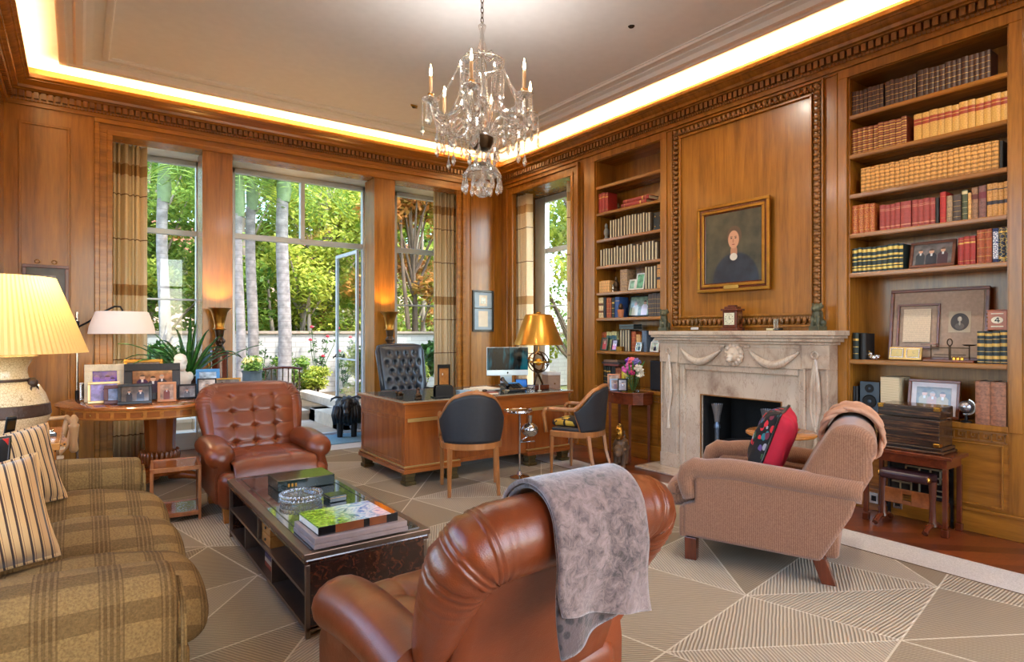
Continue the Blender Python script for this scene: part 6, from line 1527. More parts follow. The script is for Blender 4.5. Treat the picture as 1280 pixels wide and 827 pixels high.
# console with flowers beside the window bookcase
cs = thing('console_table', 'small mahogany console with flowers before the window bookcase', 'console', (5.09, 4.70, 0))
R = [(0, -.27), (-.16, -.265), (-.26, -.2), (-.29, -.08), (-.29, .08), (-.26, .2), (-.16, .265), (0, .27)]
B().prism(R, .735, .755, 'z').build('tabletop', W_MAHX, cs, bevel=.006); B().prism([(x*.93, y*.93) for x, y in R], .62, .735, 'z').build('apron', W_MAHX, cs, bevel=.004)
for x, y in ((-.03, -.22), (-.03, .22), (-.25, -.15), (-.25, .15)): B().tube([(x, y, .63), (x, y, .0)], [.024, .016], 4).build('leg', W_MAHOG, cs)
o = thing('vase', 'square glass vase of mixed bright flowers on the console', 'vase', (4.90, 4.56, .7555))
B().box(-.055, -.055, 0, .055, .055, .012).box(-.055, -.055, .012, -.048, .055, .17).box(.048, -.055, .012, .055, .055, .17).box(-.048, -.055, .012, .048, -.048, .17).box(-.048, .048, .012, .048, .055, .17).build('glass', CLEAR, o)
STEM = flat('flower_stem', (70, 110, 50), .5, var=.3)
def bloom(n_, c, col, r_, petals, seed):
    rr = random.Random(seed); q = B()
    for i in range(petals):
        t = math.acos(1 - 1.6*rr.random()); a = rr.uniform(0, 2*PI); d_ = Vector((sin(t)*cos(a), sin(t)*sin(a), cos(t)))
        q.ball(tuple(Vector(c) + d_*r_*.75), (r_*.3, r_*.3, r_*.22), 6)
    q.ball(c, r_*.75, 8)
    q.build('bloom', flat(n_, col, .7, var=.25), o, smooth=60)
for k, (c, col, r_, n_) in enumerate((((-.02, .05, .25), (190, 80, 150), .075, 'orchid_pink'), ((.0, .015, .34), (236, 110, 120), .048, 'coral'), ((.03, .10, .34), (110, 60, 170), .04, 'violet'), ((0, -.05, .33), (110, 100, 160), .05, 'lavender'), ((-.02, -.10, .26), (220, 206, 186), .055, 'cream_bloom'), ((-.04, -.02, .22), (170, 40, 90), .045, 'magenta'), ((.02, -.08, .20), (226, 214, 190), .05, 'cream_bloom2'), ((0, .09, .19), (230, 210, 120), .04, 'butter'), ((.02, .1, .28), (90, 60, 140), .04, 'violet2'))):
    B().tube([(c[0]*.2, c[1]*.2, .02), (c[0]*.7, c[1]*.7, c[2]*.6), c], .004, 6).build('stem', STEM, o, smooth=60); bloom(n_, c, col, r_, 26, k)
for k in range(14):
    a = 2.4*k; q = B(); p0 = Vector((.05*cos(a), .06*sin(a), .18)); p1 = p0 + Vector((.05*cos(a), .10*sin(a), .04 + .16*((k*7) % 5)/5))
    q.tube([p0, p0.lerp(p1, .5) + Vector((0, 0, .02)), p1], [.006, .016, .003], 6, flat=.25).build('leaf', STEM, o, smooth=60)
def ffr(label, loc, rz, w_, h, fm, seed): frame(label, loc, rz, w_, h, .014, fm, P_(seed, 1, (170, 150, 140), (120, 100, 110)))
ffr('rose-gold frame at the window end of the flower console', (4.95, 4.90, .7555), -.75, .14, .175, flat('rose_gold', (196, 140, 110), .3, .6), 51)
ffr('pale blue frame on the flower console', (4.86, 4.79, .7555), -.65, .11, .13, flat('ice_blue', (150, 180, 214), .4), 52)
ffr('dark tilted frame beside the glass vase', (4.845, 4.665, .7555), -.9, .11, .14, IRON, 53)
dg_ = thing('dog_sculpture', 'brown carved dog-like sculpture with a gilt drum under the flower console', 'sculpture', (4.60, 4.46, 0), -.95); dg_.scale = (.88, .88, .9)
q = B().ball((0, .10, .24), (.075, .15, .085), 14).ball((0, -.05, .26), (.075, .09, .10), 12).ball((0, -.14, .21), (.062, .07, .07), 12).ball((0, -.20, .185), (.04, .05, .04), 10)
for x in (-.045, .045):
    for y in (-.06, .18): q.cyl((x, y, .22), (x, y - .01, .02), .034, .026, 10).ball((x, y - .025, .02), (.03, .04, .02), 8)
for i in range(26): rr = random.Random(i + 5); a = rr.uniform(0, 2*PI); q.ball((.075*cos(a), rr.uniform(-.12, .2), .24 + .08*sin(a)), (.02, .03, .025), 6)
q.tube([(0, .22, .26), (0, .28, .32), (0, .26, .38)], [.03, .03, .02], 8)
remesh(q.build('body', flat('brown_carving', (90, 66, 46), .5, 0, .6, 40, .4), dg_), .007, 1)
q = B().lathe([(0, -.035), (.085, -.035), (.095, -.02), (.095, .02), (.085, .035), (0, .035)], n=24); q.rot(HP, 'Y').xf(lambda p: p + Vector((0, -.04, .40))); q.build('gilt_drum', GILT, dg_, smooth=40)
q = B()
for i in range(12): a = 2*PI*i/12; q.ball((0, -.04 + .097*cos(a), .40 + .097*sin(a)), (.022, .012, .012), 6)
q.build('drum_studs', BRASS, dg_, smooth=180)
# ================================================================ CHANDELIER
CX, CY = 2.34, 3.62
cl = thing('chandelier', 'six-armed crystal chandelier hanging on a bronze chain', 'chandelier', (CX, CY, 0))
q = B()
for k in range(9):
    z = 3.63 + k*.036; q2 = B().tube([(.010*cos(a), 0, .022*sin(a)) for a in [2*PI*i/14 for i in range(14)]], .0035, 6, loop=True); q2.rot(HP*(k % 2)).xf(lambda p: p + Vector((0, 0, z))); q.add(q2.v, q2.f)
q.build('chain', BRONZE, cl, smooth=60)
B().lathe([(0, 3.90), (.06, 3.90), (.06, 3.95), (0, 3.95)], n=20).build('ceiling_rose', PLASTER, cl, smooth=40)
B().cyl((0, 0, 2.62), (0, 0, 3.62), .007).build('stem_rod', SILV, cl)
B().lathe([(.012, 3.36), (.035, 3.39), (.04, 3.42), (.02, 3.47), (.014, 3.53), (.03, 3.59), (.02, 3.60), (0, 3.60)], n=16).build('glass_baluster', CRYSTAL, cl, smooth=60)
for pr_ in ([(.02, 2.98), (.05, 3.03), (.02, 3.08)], [(.02, 2.84), (.035, 2.9), (.02, 2.97)]): B().lathe(pr_, n=14).build('glass_baluster', CRYSTAL, cl, smooth=60)
q = B().tube([(.155*cos(a), .155*sin(a), 3.33) for a in [2*PI*i/40 for i in range(40)]], .005, 6, loop=True)
for i in range(8): a = 2*PI*i/8; q.tube([(.155*cos(a), .155*sin(a), 3.33), (.12*cos(a), .12*sin(a), 3.37), (.03*cos(a), .03*sin(a), 3.385)], .004, 6)
q.build('crown_ring', SILV, cl, smooth=60)
B().lathe([(.02, 2.70), (.06, 2.71), (.08, 2.76), (.083, 2.79), (.06, 2.81), (.02, 2.82)], n=24).build('bronze_cup', BRONZE, cl, smooth=40)
B().lathe([(.02, 2.62), (.05, 2.61), (.10, 2.58), (.135, 2.53), (.13, 2.525), (.09, 2.56), (.04, 2.59)], n=24).build('lower_dish', CRYSTAL, cl, smooth=40)
B().ball((0, 0, 2.43), .066, 16).cyl((0, 0, 2.49), (0, 0, 2.60), .012).build('finial_ball', CRYSTAL, cl)
def drop(c, s=1.0):
    s *= 1.2
    B().lathe([(.001, 0), (.009*s, .012*s), (.012*s, .024*s), (.006*s, .05*s), (.001, .065*s)], (c[0], c[1], c[2] - .065*s), 6).build('crystal_drop', CRYSTAL, cl)
def bead(p0, p1, sag, n):
    q = B(); a, b = Vector(p0), Vector(p1)
    for i in range(n):
        f = (i + .5)/n; c = a.lerp(b, f) - Vector((0, 0, sag*4*f*(1 - f))); q.ball(tuple(c), .0088, 6, nz=4)
    q.build('bead_chain', CRYSTAL, cl)
FL = emit('candle_flame', (1, .74, .40), 26); CAND = flat('candle_sleeve', (206, 164, 120), .6)
th = math.atan2(542, 754)
tips = []
for k, phi in enumerate((-8, 52, 112, 172, 232, 292)):
    p = math.radians(phi); dx = -sin(th)*cos(p) + cos(th)*sin(p); dy = -cos(th)*cos(p) - sin(th)*sin(p)
    V = lambda r_, z: (dx*r_, dy*r_, z)
    arm = B().tube([V(.06, 2.80), V(.12, 2.88), V(.18, 2.91), V(.25, 2.86), V(.31, 2.85), V(.36, 2.90), V(.375, 2.99)], .011, 8).build('arm', CRYSTAL, cl, smooth=60)
    B().lathe([(.012, 2.98), (.04, 2.995), (.062, 3.005), (.064, 3.012), (.04, 3.006), (.014, 3.0)], V(.375, 0), 20).lathe([(.012, 3.0), (.02, 3.02), (.022, 3.05), (.014, 3.06)], V(.375, 0), 12).build('drip_pan', CRYSTAL, arm, smooth=40)
    B().lathe([(.018, 3.01), (.022, 3.045), (.014, 3.055)], V(.375, 0), 10).build('candle_cup', BRASS, arm, smooth=40)
    B().lathe([(.0125, 3.05), (.0125, 3.17), (.006, 3.175), (0, 3.176)], V(.375, 0), 12).build('candle', CAND, arm, smooth=40)
    B().lathe([(.004, 3.174), (.011, 3.195), (.009, 3.215), (.001, 3.255)], V(.375, 0), 10).build('flame_bulb', FL, arm, smooth=180)
    tips.append(V(.375, 2.99)); point('chandelier_light', (CX + dx*.375, CY + dy*.375, 3.215), 8.0, (1, .96, .91), .02)
    for j in range(5):
        a = 2*PI*j/5 + k; c = (dx*.375 + .058*cos(a), dy*.375 + .058*sin(a)); n_ = [.05, .12, .06, .15, .09][j]
        bead((c[0], c[1], 3.0), (c[0], c[1], 3.0 - n_), 0, max(3, int(n_/.016))); drop((c[0], c[1], 3.0 - n_), 1.15)
    drop(V(.20, 2.78), 1.2); bead(V(.20, 2.90), V(.20, 2.78), 0, 7); drop(V(.28, 2.74), 1.3); bead(V(.28, 2.86), V(.28, 2.74), 0, 7)
    for rr_, zz in ((.12, 2.88), (.33, 2.87)): bead(V(rr_, zz), V(rr_, zz - .16), 0, 9); drop(V(rr_, zz - .16), 1.2)
    for dz in (.10, .20): bead(V(.10, 2.98 + dz*.8), V(.36, 2.90 + dz*.3), .07 + dz*.2, 20)
    bead(V(.155, 3.33), V(.34, 3.02), .05, 24); bead(V(.155, 3.33), V(.06, 2.85), .02, 28)
for k in range(6):
    bead(tips[k], tips[(k + 1) % 6], .12, 26); bead((tips[k][0]*.7, tips[k][1]*.7, 2.9), (tips[(k+1)%6][0]*.7, tips[(k+1)%6][1]*.7, 2.9), .16, 24)
for k in range(12):
    a = 2*PI*k/12; bead((.155*cos(a), .155*sin(a), 3.33), (.15*cos(a), .15*sin(a), 3.08), 0, 15)
    if k % 2 == 0: drop((.15*cos(a), .15*sin(a), 3.08), 1.1)
    bead((.155*cos(a), .155*sin(a), 3.33), (.155*cos(a + PI/6), .155*sin(a + PI/6), 3.33), .05, 7)
    drop((.133*cos(a), .133*sin(a), 2.50), 1.35); bead((.133*cos(a), .133*sin(a), 2.53), (.133*cos(a), .133*sin(a), 2.50), 0, 2)
    if k % 2: drop((.09*cos(a), .09*sin(a), 2.69), 1.3)
# ceiling fittings
o = thing('smoke_detector', 'dark recessed eye in the ceiling above the bookcase side of the chandelier', 'detector', (3.73, 3.49, ZC - .004))
B().lathe([(.045, 0), (.05, .004), (.0, .004)], n=24).build('trim_ring', PLASTER, o); B().lathe([(0, -.008), (.022, -.008), (.03, .002), (0, .002)], n=20).build('lens', BLACK, o)
o = thing('ceiling_sprinkler', 'small brass arrow-shaped fitting on the ceiling beside the chandelier', 'ceiling fitting', (3.05, 6.13, ZC - .02), .4)  # brass plate stands for the yellow glint of a sprinkler, not a lamp
B().prism([(-.05, 0), (.03, .03), (.06, 0), (.03, -.03)], 0, .02, 'z').build('plate', BRASS, o); B().ball((0, 0, -.002), (.02, .02, .01), 8).build('lens', BLACK, o)
# ================================================================ GARDEN
struct(B().box(-30, 8.2, -.4, 45, 60, -.12).box(5.9, -20, -.4, 45, 8.2, -.12).build('garden_ground', flat('lawn_earth', (110, 116, 70), .95, bump=.4, bscale=8, var=.3)))
def paving():
    t = NT('stone_paving'); v = t.coord()
    br = t.n('TexBrick', {'Vector': v, 'Scale': 1, 'Color1': srgb(186, 166, 142), 'Color2': srgb(204, 186, 164), 'Mortar': srgb(140, 122, 100), 'Mortar Size': .006, 'Brick Width': .9, 'Row Height': .6})
    n = t.noise(v, 14, 5); c = t.mix(t.math('MULTIPLY', n, .35), br.outputs[0], srgb(150, 130, 108)); t.pbsdf(c, .8); return t.mat
PAV = paving()
struct(B().box(-3, YG + .06, -.12, 3.05, 9.95, -.005).box(3.05, YG + .06, -.12, 7, 8.55, -.005).build('patio_floor', PAV))
struct(B().box(-3, 9.9, -.12, 3.05, 12.4, .145).build('terrace_floor', PAV)); struct(B().box(-3, 9.86, .10, 3.05, 9.9, .15).build('terrace_step_trim', PAV))
CURB = flat('limestone_kerb', (206, 190, 168), .8, bump=.2, var=.1)
struct(B().box(3.05, 8.5, -.1, 3.35, 9.9, .19).box(3.05, 9.6, -.1, 6.5, 9.9, .19).box(3.05, 8.5, -.1, 6.5, 8.8, .19).build('kerb_trim', CURB, bevel=.015))
struct(B().box(-3, 12.3, 0, 3.7, 12.6, .24).box(3.6, 10.0, 0, 3.85, 12.6, .24).build('bed_kerb_trim', CURB, bevel=.015))
struct(B().box(3.06, 8.82, -.12, 6.9, 13.2, .10).box(-9, 12.4, -.12, 3.06, 13.2, .16).build('garden_soil_ground', flat('garden_soil', (84, 70, 50), .95, bump=.8, bscale=40, var=.3)))
def brickwall():
    t = NT('white_brick'); v = t.coord((1, 1, 1), (HP, 0, 0))
    br = t.n('TexBrick', {'Vector': v, 'Scale': 1, 'Color1': srgb(182, 178, 170), 'Color2': srgb(168, 164, 158), 'Mortar': srgb(150, 146, 140), 'Mortar Size': .008, 'Brick Width': .42, 'Row Height': .11})
    t.pbsdf(br.outputs[0], .85, 0, t.bump(br.outputs[1], -.6, .015)); return t.mat
struct(B().box(-9, 13.2, -.1, 12, 13.45, 1.38).build('garden_wall', brickwall()))
struct(B().box(-9, 13.14, 1.38, 12, 13.51, 1.44).build('garden_wall_coping_trim', flat('coping', (150, 132, 114), .8), bevel=.01))
rg = random.Random(5)
def leafmat(name, rgb, rgb2, tr=.45):
    t = NT(name); v = t.coord(); n = t.noise(v, 1.1, 4, .6); i = t.n('NewGeometry').outputs['Random Per Island']
    f = t.math('ADD', t.math('MULTIPLY', n, .7), t.math('MULTIPLY', i, .45))
    c = t.ramp(f, [(.3, srgb(*rgb)), (.8, srgb(*rgb2))])
    d = t.n('BsdfPrincipled', {'Base Color': c, 'Roughness': .45}); l = t.n('BsdfTranslucent', {'Color': c}); m = t.n('MixShader', {0: tr, 1: d, 2: l}); t.t.links.new(m.outputs[0], t.out.inputs[0]); return t.mat
def leafcloud(clumps, n, size, flatz=.75, asp=.55):
    vs = []; fs = []; tot = sum(r**2 for _, r in clumps)
    for c, r in clumps:
        for _ in range(int(n*r*r/tot)):
            a = rg.uniform(0, 2*PI); z = rg.uniform(-1, 1); q = r*(rg.random()**.45); s = math.sqrt(1 - z*z)
            p = (c[0] + q*s*cos(a), c[1] + q*s*sin(a), c[2] + q*z*flatz)
            b = rg.uniform(0, 2*PI); t = rg.uniform(-.9, .9); L = size*rg.uniform(.6, 1.3); W_ = L*asp
            ux, uy, uz = cos(b)*cos(t)*L, sin(b)*cos(t)*L, sin(t)*L
            k = rg.uniform(-.7, .7); wx, wy, wz = -sin(b)*W_*cos(k), cos(b)*W_*cos(k), sin(k)*W_
            o = len(vs)
            vs += [(p[0] - ux, p[1] - uy, p[2] - uz), (p[0] + wx, p[1] + wy, p[2] + wz), (p[0] + ux, p[1] + uy, p[2] + uz), (p[0] - wx, p[1] - wy, p[2] - wz)]
            fs.append((o, o + 1, o + 2, o + 3))
    q = B(); q.v = vs; q.f = fs; q.m = [0]*len(fs); return q
BARK = flat('grey_bark', (150, 136, 122), .9, bump=.8, bscale=12, var=.35); BARKD = flat('brown_bark', (104, 84, 66), .9, bump=.8, bscale=14, var=.35)
LGRN = leafmat('leaf_lime', (92, 128, 34), (214, 214, 96)); LMID = leafmat('leaf_mid', (60, 104, 40), (160, 184, 84)); LORA = leafmat('leaf_amber', (130, 130, 44), (224, 150, 84)); LDRK = leafmat('leaf_dark', (24, 58, 30), (76, 116, 50), .3); LPNK = leafmat('leaf_pink', (190, 60, 80), (240, 170, 160), .4)
def tree(label, x, y, h, r, leaf, n, size=.10, bark=BARK, stems=1, low=.17, group='garden trees'):
    o = thing('tree', label, 'tree', (x, y, -.12), 0, group)
    cl_ = []
    for i in range(26):
        f = rg.random()**.8; z = h*(low + (1 - low)*f); a = rg.uniform(0, 2*PI); q = r*rg.random()**.5*(1.05 - .45*f)
        cl_.append(((q*cos(a), q*sin(a), z), r*rg.uniform(.22, .42)))
    q = B()
    for s in range(stems):
        a = rg.uniform(0, 2*PI); b = .18*s; top = h*.86
        P = [(b*cos(a)*(1 + f*1.2) + .08*sin(5*f + s), b*sin(a)*(1 + f*1.2) + .06*cos(4*f + s), top*f) for f in [i/8 for i in range(9)]]
        q.tube(P, [.11*(1 - .8*i/8)*(.8 if stems > 1 else 1) for i in range(9)], 8)
    q.build('trunk', bark, o, smooth=60)
    q = B()
    for c, rr in cl_[:16]:
        z0 = max(h*.12, c[2] - .35*h); q.tube([(0, 0, z0), (c[0]*.45, c[1]*.45, (z0 + c[2])*.5), c], [.045, .03, .012], 6)
    q.build('branches', bark, o, smooth=60)
    leafcloud(cl_, int(n*1.5), size*1.02).build('crown', leaf, o, normals=False)
    return o
TREES = [
 ('low spreading tree just above the white wall behind the roses', 4.4, 14.9, 3.6, 1.5, LGRN, 4200, .075, BARK, 3),
 ('low leafy tree above the wall behind the middle palm', 2.2, 15.0, 3.8, 1.5, LMID, 4200, .075, BARK, 2),
 ('low tree above the wall at the narrow window', .3, 14.6, 4.2, 1.5, LGRN, 4200, .075, BARK, 2),
 ('yellowish low tree behind the open glass door', 6.3, 17.5, 5.5, 2.0, LGRN, 5200, .085, BARK, 2),
 ('low tree outside the side window, before the peach wall', 10.0, 8.6, 4.4, 1.6, LGRN, 4600, .07, BARKD, 2),
 ('tall yellow-green tree filling the garden door view beyond the white wall', 5.3, 16.2, 7.5, 2.5, LGRN, 9000, .085, BARK, 3),
 ('yellow-green tree behind the tallest palm trunk, beyond the wall', 3.3, 17.0, 7.8, 2.4, LGRN, 8000, .085, BARK, 2),
 ('deep green tree seen through the narrow window by the curtain', 1.2, 15.5, 7.0, 2.2, LMID, 9000, .075, BARK, 2),
 ('broad green tree far behind the plant on the round table', -.6, 17.5, 8.0, 2.8, LMID, 8000, .09, BARKD, 1),
 ('amber-leaved tree seen through the window beside the desk chair', 6.9, 13.9, 5.6, 1.7, LORA, 5200, .10, BARKD, 2),
 ('lime tree behind the amber-leaved tree', 8.2, 16.5, 7.2, 2.3, LGRN, 7000, .09, BARK, 3),
 ('green tree far behind, seen between the door and the narrow end window', 10.5, 20.0, 8.0, 3.0, LMID, 7000, .11, BARKD, 1),
 ('tall dark tree at the back of the garden above the palms', 4.4, 22.0, 9.5, 3.4, LMID, 8000, .12, BARKD, 1),
 ('tall dark tree at the back of the garden, behind the narrow window', .6, 23.0, 9.5, 3.6, LMID, 8000, .12, BARKD, 1),
 ('leafy tree outside the side window by the curtains', 8.6, 9.6, 6.5, 1.9, LGRN, 7000, .075, BARKD, 2),
 ('darker leafy tree behind the one at the side window', 11.5, 11.8, 7.5, 2.4, LMID, 7000, .09, BARKD, 1),
 ('bright tree at the back corner of the garden', 8.0, 24.0, 9.0, 3.4, LGRN, 8000, .12, BARKD, 1),
]
for t_ in TREES: tree(*t_)
PT = NT('palm_trunk')
def _p():
    t = PT; v = t.coord(); Z = t.sep(v)[2]; rg_ = t.math('LESS_THAN', t.math('FRACT', t.math('MULTIPLY', Z, 1/.13)), .12); n = t.noise(v, 9, 4)
    c = t.ramp(n, [(.3, srgb(108, 102, 98)), (.7, srgb(158, 150, 144))]); c = t.mix(t.math('MULTIPLY', rg_, .5), c, srgb(110, 100, 92)); t.pbsdf(c, .85, 0, t.bump(n, .4, .01))
_p(); PT = PT.mat
PGR = flat('palm_sheath', (110, 130, 86), .6, var=.2)
for px, py, r_, h, lab in ((2.42, 12.0, .085, 3.55, 'slim palm nearest the narrow window, with a green crownshaft'), (2.70, 12.3, .10, 3.75, 'middle palm, between the two outer palm trunks'), (3.18, 11.9, .125, 3.9, 'thickest palm trunk, on the door side of the urn'), (1.22, 12.2, .10, 3.7, 'palm trunk seen at the edge of the narrow window')):
    o = thing('palm', lab, 'palm', (px, py, .05), 0, 'garden palms')
    B().tube([(.03*sin(i*.7), 0, h*i/8) for i in range(9)], [r_*1.25] + [r_*(1 - .02*i) for i in range(8)], 14).build('trunk', PT, o, smooth=60)
    B().tube([(0, 0, h - .05), (.01, 0, h + .2), (.0, 0, h + .75), (0, 0, h + .95)], [r_*.95, r_*1.15, r_*.8, r_*.35], 12).build('crownshaft', PGR, o, smooth=60)
    for k in range(9):
        a = 2*PI*k/9 + px; q = B(); L = 1.9
        mid = [Vector((cos(a)*L*f, sin(a)*L*f, h + .85 + .9*f - 1.7*f*f)) for f in [i/14 for i in range(15)]]
        q.tube(mid, [.022*(1 - f/16) for f in range(15)], 5)
        for i in range(2, 15):
            for s in (-1, 1):
                for dd in (0, .5):
                    p = mid[i] if dd == 0 or i == 14 else mid[i].lerp(mid[i + 1], dd); w = Vector((-sin(a)*s, cos(a)*s, -.35)); ll = .42*(1 - abs(i/14 - .45)); t_ = Vector((cos(a), sin(a), 0))
                    q.add([p, p + w*ll*.5 + t_*.05 + Vector((0, 0, .02)), p + w*ll + t_*.12, p + w*ll*.5 + t_*.085], [(0, 1, 2, 3)])
        q.build('frond', LMID, o, normals=False)
def bush(label, x, y, z, r, h, leaf, n, size=.05, name='shrub', stems=True):
    o = thing(name, label, 'shrub', (x, y, z))
    cl_ = [((r*.6*rg.uniform(-1, 1), r*.6*rg.uniform(-1, 1), h*rg.uniform(.3, .8)), r*rg.uniform(.4, .6)) for _ in range(12)]
    leafcloud(cl_, n, size).build('foliage', leaf, o, normals=False)
    q = B()
    for c, _ in cl_[:7]: q.tube([(c[0]*.2, c[1]*.2, 0), c], [.014, .007], 5)
    q.build('stems', BARKD, o)
bush('bright yellow-green tall shrub behind the open glass door', 3.75, 9.2, .1, .42, 1.25, LGRN, 2600, .055)
bush('leafy shrub beyond the glass door, against the kerb', 4.5, 9.8, .1, .5, 1.3, LGRN, 2600, .055)
bush('low bright shrub at the foot of the white wall', 4.05, 12.65, .1, .36, .62, LGRN, 2400, .04)
bush('mid green shrub behind the low bright one', 3.60, 12.72, .2, .36, .85, LMID, 2200, .045)
bush('low hedge-like shrub outside the side window', 7.3, 7.2, -.12, .7, 1.1, LMID, 5000, .05)
bush('low leafy shrub below the tree at the side window', 8.3, 8.2, -.12, .8, 1.2, LMID, 5000, .05)
bush('pink flowering shrub beyond the white wall', 5.9, 15.0, -.1, 1.0, 2.4, LPNK, 2600, .07)
bush('dark spiky shrub below the amber tree', 6.2, 12.2, 0, .6, 1.3, LDRK, 2600, .09)
bush('dark fern-like shrub outside the narrow window behind the plant', .9, 11.6, .1, .7, 1.2, LDRK, 3000, .08)
ROSE = flat('rose_red', (200, 26, 50), .5, var=.2)
def rose(label, x, y, heads, seed, dark=False):
    o = thing('rose_bush', label, 'rose bush', (x, y, .1)); r2 = random.Random(seed); q = B(); cl_ = []
    for hx, hz in heads:
        P = [(0, 0, 0), (hx*.3, .02, hz*.4), (hx*.8, .0, hz*.75), (hx, 0, hz)]; q.tube(P, [.012, .01, .008, .006], 5)
        for f in (.35, .5, .65, .8, .92): cl_.append(((hx*f*f + r2.uniform(-.06, .06), r2.uniform(-.05, .05), hz*f), .085))
        if not dark:
            b = B()
            for i in range(12): a = 2.4*i; b.ball((hx + .025*cos(a)*(i/12), .025*sin(a)*(i/12), hz + .02 - .02*(i/12)), (.025, .025, .02), 6)
            b.build('bloom', ROSE, o, smooth=60)
    q.build('stems', flat('rose_stem', (70, 96, 60), .6), o); leafcloud(cl_, 420, .035).build('foliage', LDRK, o, normals=False)
rose('red rose bush climbing before the white wall', 4.15, 12.9, [(-.12, 1.42), (-.15, 1.15), (.22, 1.22), (.12, .80), (.45, 1.4)], 1)
rose('dark climbing plant on the white wall between palm trunks', 3.02, 13.0, [(-.35, 1.05), (-.1, 1.35), (.1, 1.0), (.3, .85), (.05, .6)], 2, True)
rose('thin dark climbing plant on the wall beside the thick palm', 3.5, 13.05, [(.05, 1.3), (.15, .9), (-.1, .7)], 3, True)
rose('red rose bush at the foot of the wall past the climbing one', 4.75, 12.95, [(-.1, .9), (.15, 1.2), (.3, .7)], 4)
o = thing('urn_planter', 'dark classical urn planted with pale flowers before the palms', 'planter', (2.44, 11.1, .14)); o.scale = (.66, .66, .8)
B().lathe([(.0, 0), (.17, 0), (.17, .12), (.13, .14), (.08, .18), (.07, .30), (.10, .34), (.20, .42), (.24, .56), (.235, .70), (.27, .76), (.24, .77), (.2, .70), (0, .70)], n=24).build('urn', flat('lead_urn', (70, 82, 88), .6, .2, .3), o, smooth=40)
leafcloud([((rg.uniform(-.2, .2), rg.uniform(-.2, .2), .86 + rg.uniform(-.05, .12)), .16) for _ in range(8)], 900, .045).build('foliage', LMID, o, normals=False)
leafcloud([((rg.uniform(-.18, .18), rg.uniform(-.18, .18), .98), .10) for _ in range(4)], 120, .04).build('flowers', flat('pale_blossom', (220, 206, 130), .6), o, normals=False)
o = thing('garden_chair', 'dark brown chair on the patio beyond the buttoned armchair', 'chair', (2.42, 9.15, -.005), -.3)
for x in (-.24, .24):
    for y in (-.22, .22): B().tube([(x, y, .42), (x*1.05, y*1.1, 0)], [.022, .016], 6).build('leg', W_MAHOG, o)
B().rbox((0, 0, .43), (.54, .5, .06), .02).build('seat', W_MAHOG, o, smooth=60)
q = B()
for i in range(7): x = -.24 + .08*i; q.tube([(x, .22, .44), (x, .28 + .02*(1 - (x/.3)**2), .66), (x, .34 + .04*(1 - (x/.3)**2), .86)], [.03, .034, .036], 6, flat=.3)
q.build('slatted_back', W_MAHOG, o, smooth=60); B().tube([(-.28, .33, .86), (-.15, .375, .875), (0, .385, .88), (.15, .375, .875), (.28, .33, .86)], .02, 8).build('top_rail', W_MAHOG, o, smooth=60)
o = thing('neighbouring_house', 'pale pink house far behind the garden trees', 'house', (7, 34, -.2))
B().box(-16, 0, 0, 14, 8, 5).build('wall', flat('pale_stucco', (190, 156, 138), .9), o); B().prism([(-16.6, 4.9), (14.6, 4.9), (12, 7), (-14, 7)], -.6, 8.6, 'y').build('roof', flat('clay_roof', (150, 96, 76), .9), o)
for k in range(5):
    f = B().box(-13 + 5.6*k, -.06, 1.2, -11.4 + 5.6*k, 0, 3.6).build('window', WHITE, o); B().box(-12.9 + 5.6*k, -.08, 1.3, -11.5 + 5.6*k, -.05, 3.5).build('pane', DGLASS, f)
struct(B().box(13.5, -6, -.12, 13.8, 14, 1.9).build('boundary_wall', flat('peach_stucco', (200, 164, 134), .9)))
# ================================================================ LIGHT, WORLD, CAMERA
WARM = (1.0, .64, .26)
# cove lamps lying in the trough behind the cornice lip, shining up
area('cove_light', (XR - .10, 2.8, 3.79), (PI, 0, 0), .06, 8.6, 150, WARM)
area('cove_light', (2.28, YW - .10, 3.79), (PI, 0, 0), 5.2, .06, 95, WARM)
area('cove_light', (XL + .10, 2.8, 3.79), (PI, 0, 0), .06, 8.6, 120, WARM)
area('cove_light', (2.28, YB + .10, 3.79), (PI, 0, 0), 5.2, .06, 60, WARM)
LW = (1, .9, .76)
for x, y, p, tx in ((3.73, 3.49, 100, 5.0), (3.73, 1.0, 112, 5.0), (3.73, 5.9, 70, 4.6), (.8, 3.49, 26, .8), (.8, 5.9, 45, .4), (2.3, 6.2, 42, 2.3)):
    spot('added_fill_spot', (x, y, 3.93), p, LW, 120, .8, .08, (tx, y, 1.2))  # unseen spots added under the ceiling to brighten the room
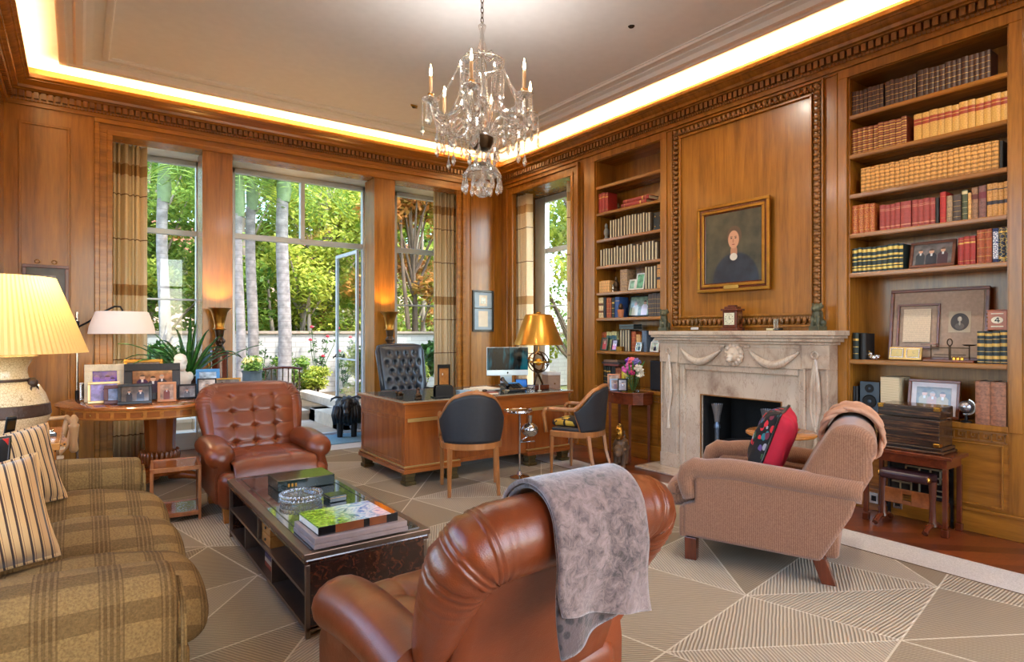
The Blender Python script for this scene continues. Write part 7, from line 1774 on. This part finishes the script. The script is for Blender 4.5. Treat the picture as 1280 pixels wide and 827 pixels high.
# sky and sun
w = bpy.data.worlds.new('sky'); sc.world = w; w.use_nodes = True
nt = w.node_tree; nt.nodes.clear()
sk = nt.nodes.new('ShaderNodeTexSky'); sk.sky_type = 'NISHITA'; sk.sun_disc = False; sk.sun_elevation = math.radians(48); sk.sun_rotation = math.radians(153); sk.air_density = 1; sk.dust_density = 1.5
bg = nt.nodes.new('ShaderNodeBackground'); bg.inputs['Strength'].default_value = SKY
ou = nt.nodes.new('ShaderNodeOutputWorld'); nt.links.new(sk.outputs[0], bg.inputs[0]); nt.links.new(bg.outputs[0], ou.inputs[0])
sl = bpy.data.lights.new('sun', 'SUN'); sl.energy = SUN; sl.angle = math.radians(.6); sl.color = (1, .95, .86)
so = bpy.data.objects.new('sun', sl); COL.objects.link(so); so.rotation_euler = Vector((-.25, .50, -.85)).to_track_quat('-Z', 'Y').to_euler()
for x0, x1 in ((-.1, 1.2), (1.7, 3.0), (3.5, 4.8)): area('window_portal', ((x0 + x1)/2, YB - .12, 1.75), (-PI/2, 0, PI), x1 - x0, 3.34, 1, portal=True)
area('window_portal', (2.4, YG + .06, 1.75), (-PI/2, 0, 0), 4.6, 3.4, 1, portal=True)
for y0, y1 in ((1.0, 3.1), (3.3, 5.3)): area('window_portal', (-1.27, (y0 + y1)/2, 1.93), (0, -PI/2, 0), 2.9, y1 - y0, 1, portal=True)
cam = bpy.data.cameras.new('camera'); co = bpy.data.objects.new('camera', cam); COL.objects.link(co); sc.camera = co
cam.sensor_width = 36; cam.lens = 754/1280*36; cam.clip_start = .05; cam.clip_end = 300
cam.shift_y = (411 - 413.5)/1280 * -1
co.location = (0, 0, 1.4); co.rotation_euler = (PI/2, 0, -math.atan2(542, 754))
sc.view_settings.view_transform = 'Standard'; sc.view_settings.look = 'None'; sc.view_settings.gamma = 1; sc.view_settings.use_curve_mapping = False
sc.view_settings.exposure = EXPOSURE
sc.cycles.max_bounces = 10; sc.cycles.diffuse_bounces = 5; sc.cycles.transparent_max_bounces = 24; sc.cycles.transmission_bounces = 8; sc.cycles.glossy_bounces = 4
sc.cycles.caustics_reflective = False; sc.cycles.caustics_refractive = False; sc.cycles.sample_clamp_indirect = 6; sc.cycles.use_denoising = True
for s in (-1, 1): point('table_lamp_light', (-.40 + s*.14, 5.05 - s*.09, 1.685), 13, (1, .70, .38), .05)
point('floor_lamp_light', (.33, 6.63, 1.45), 10, (1, .76, .46), .04)
point('desk_lamp_light', (4.15, 5.27, ZD + .58), 5, (1, .76, .46), .04)
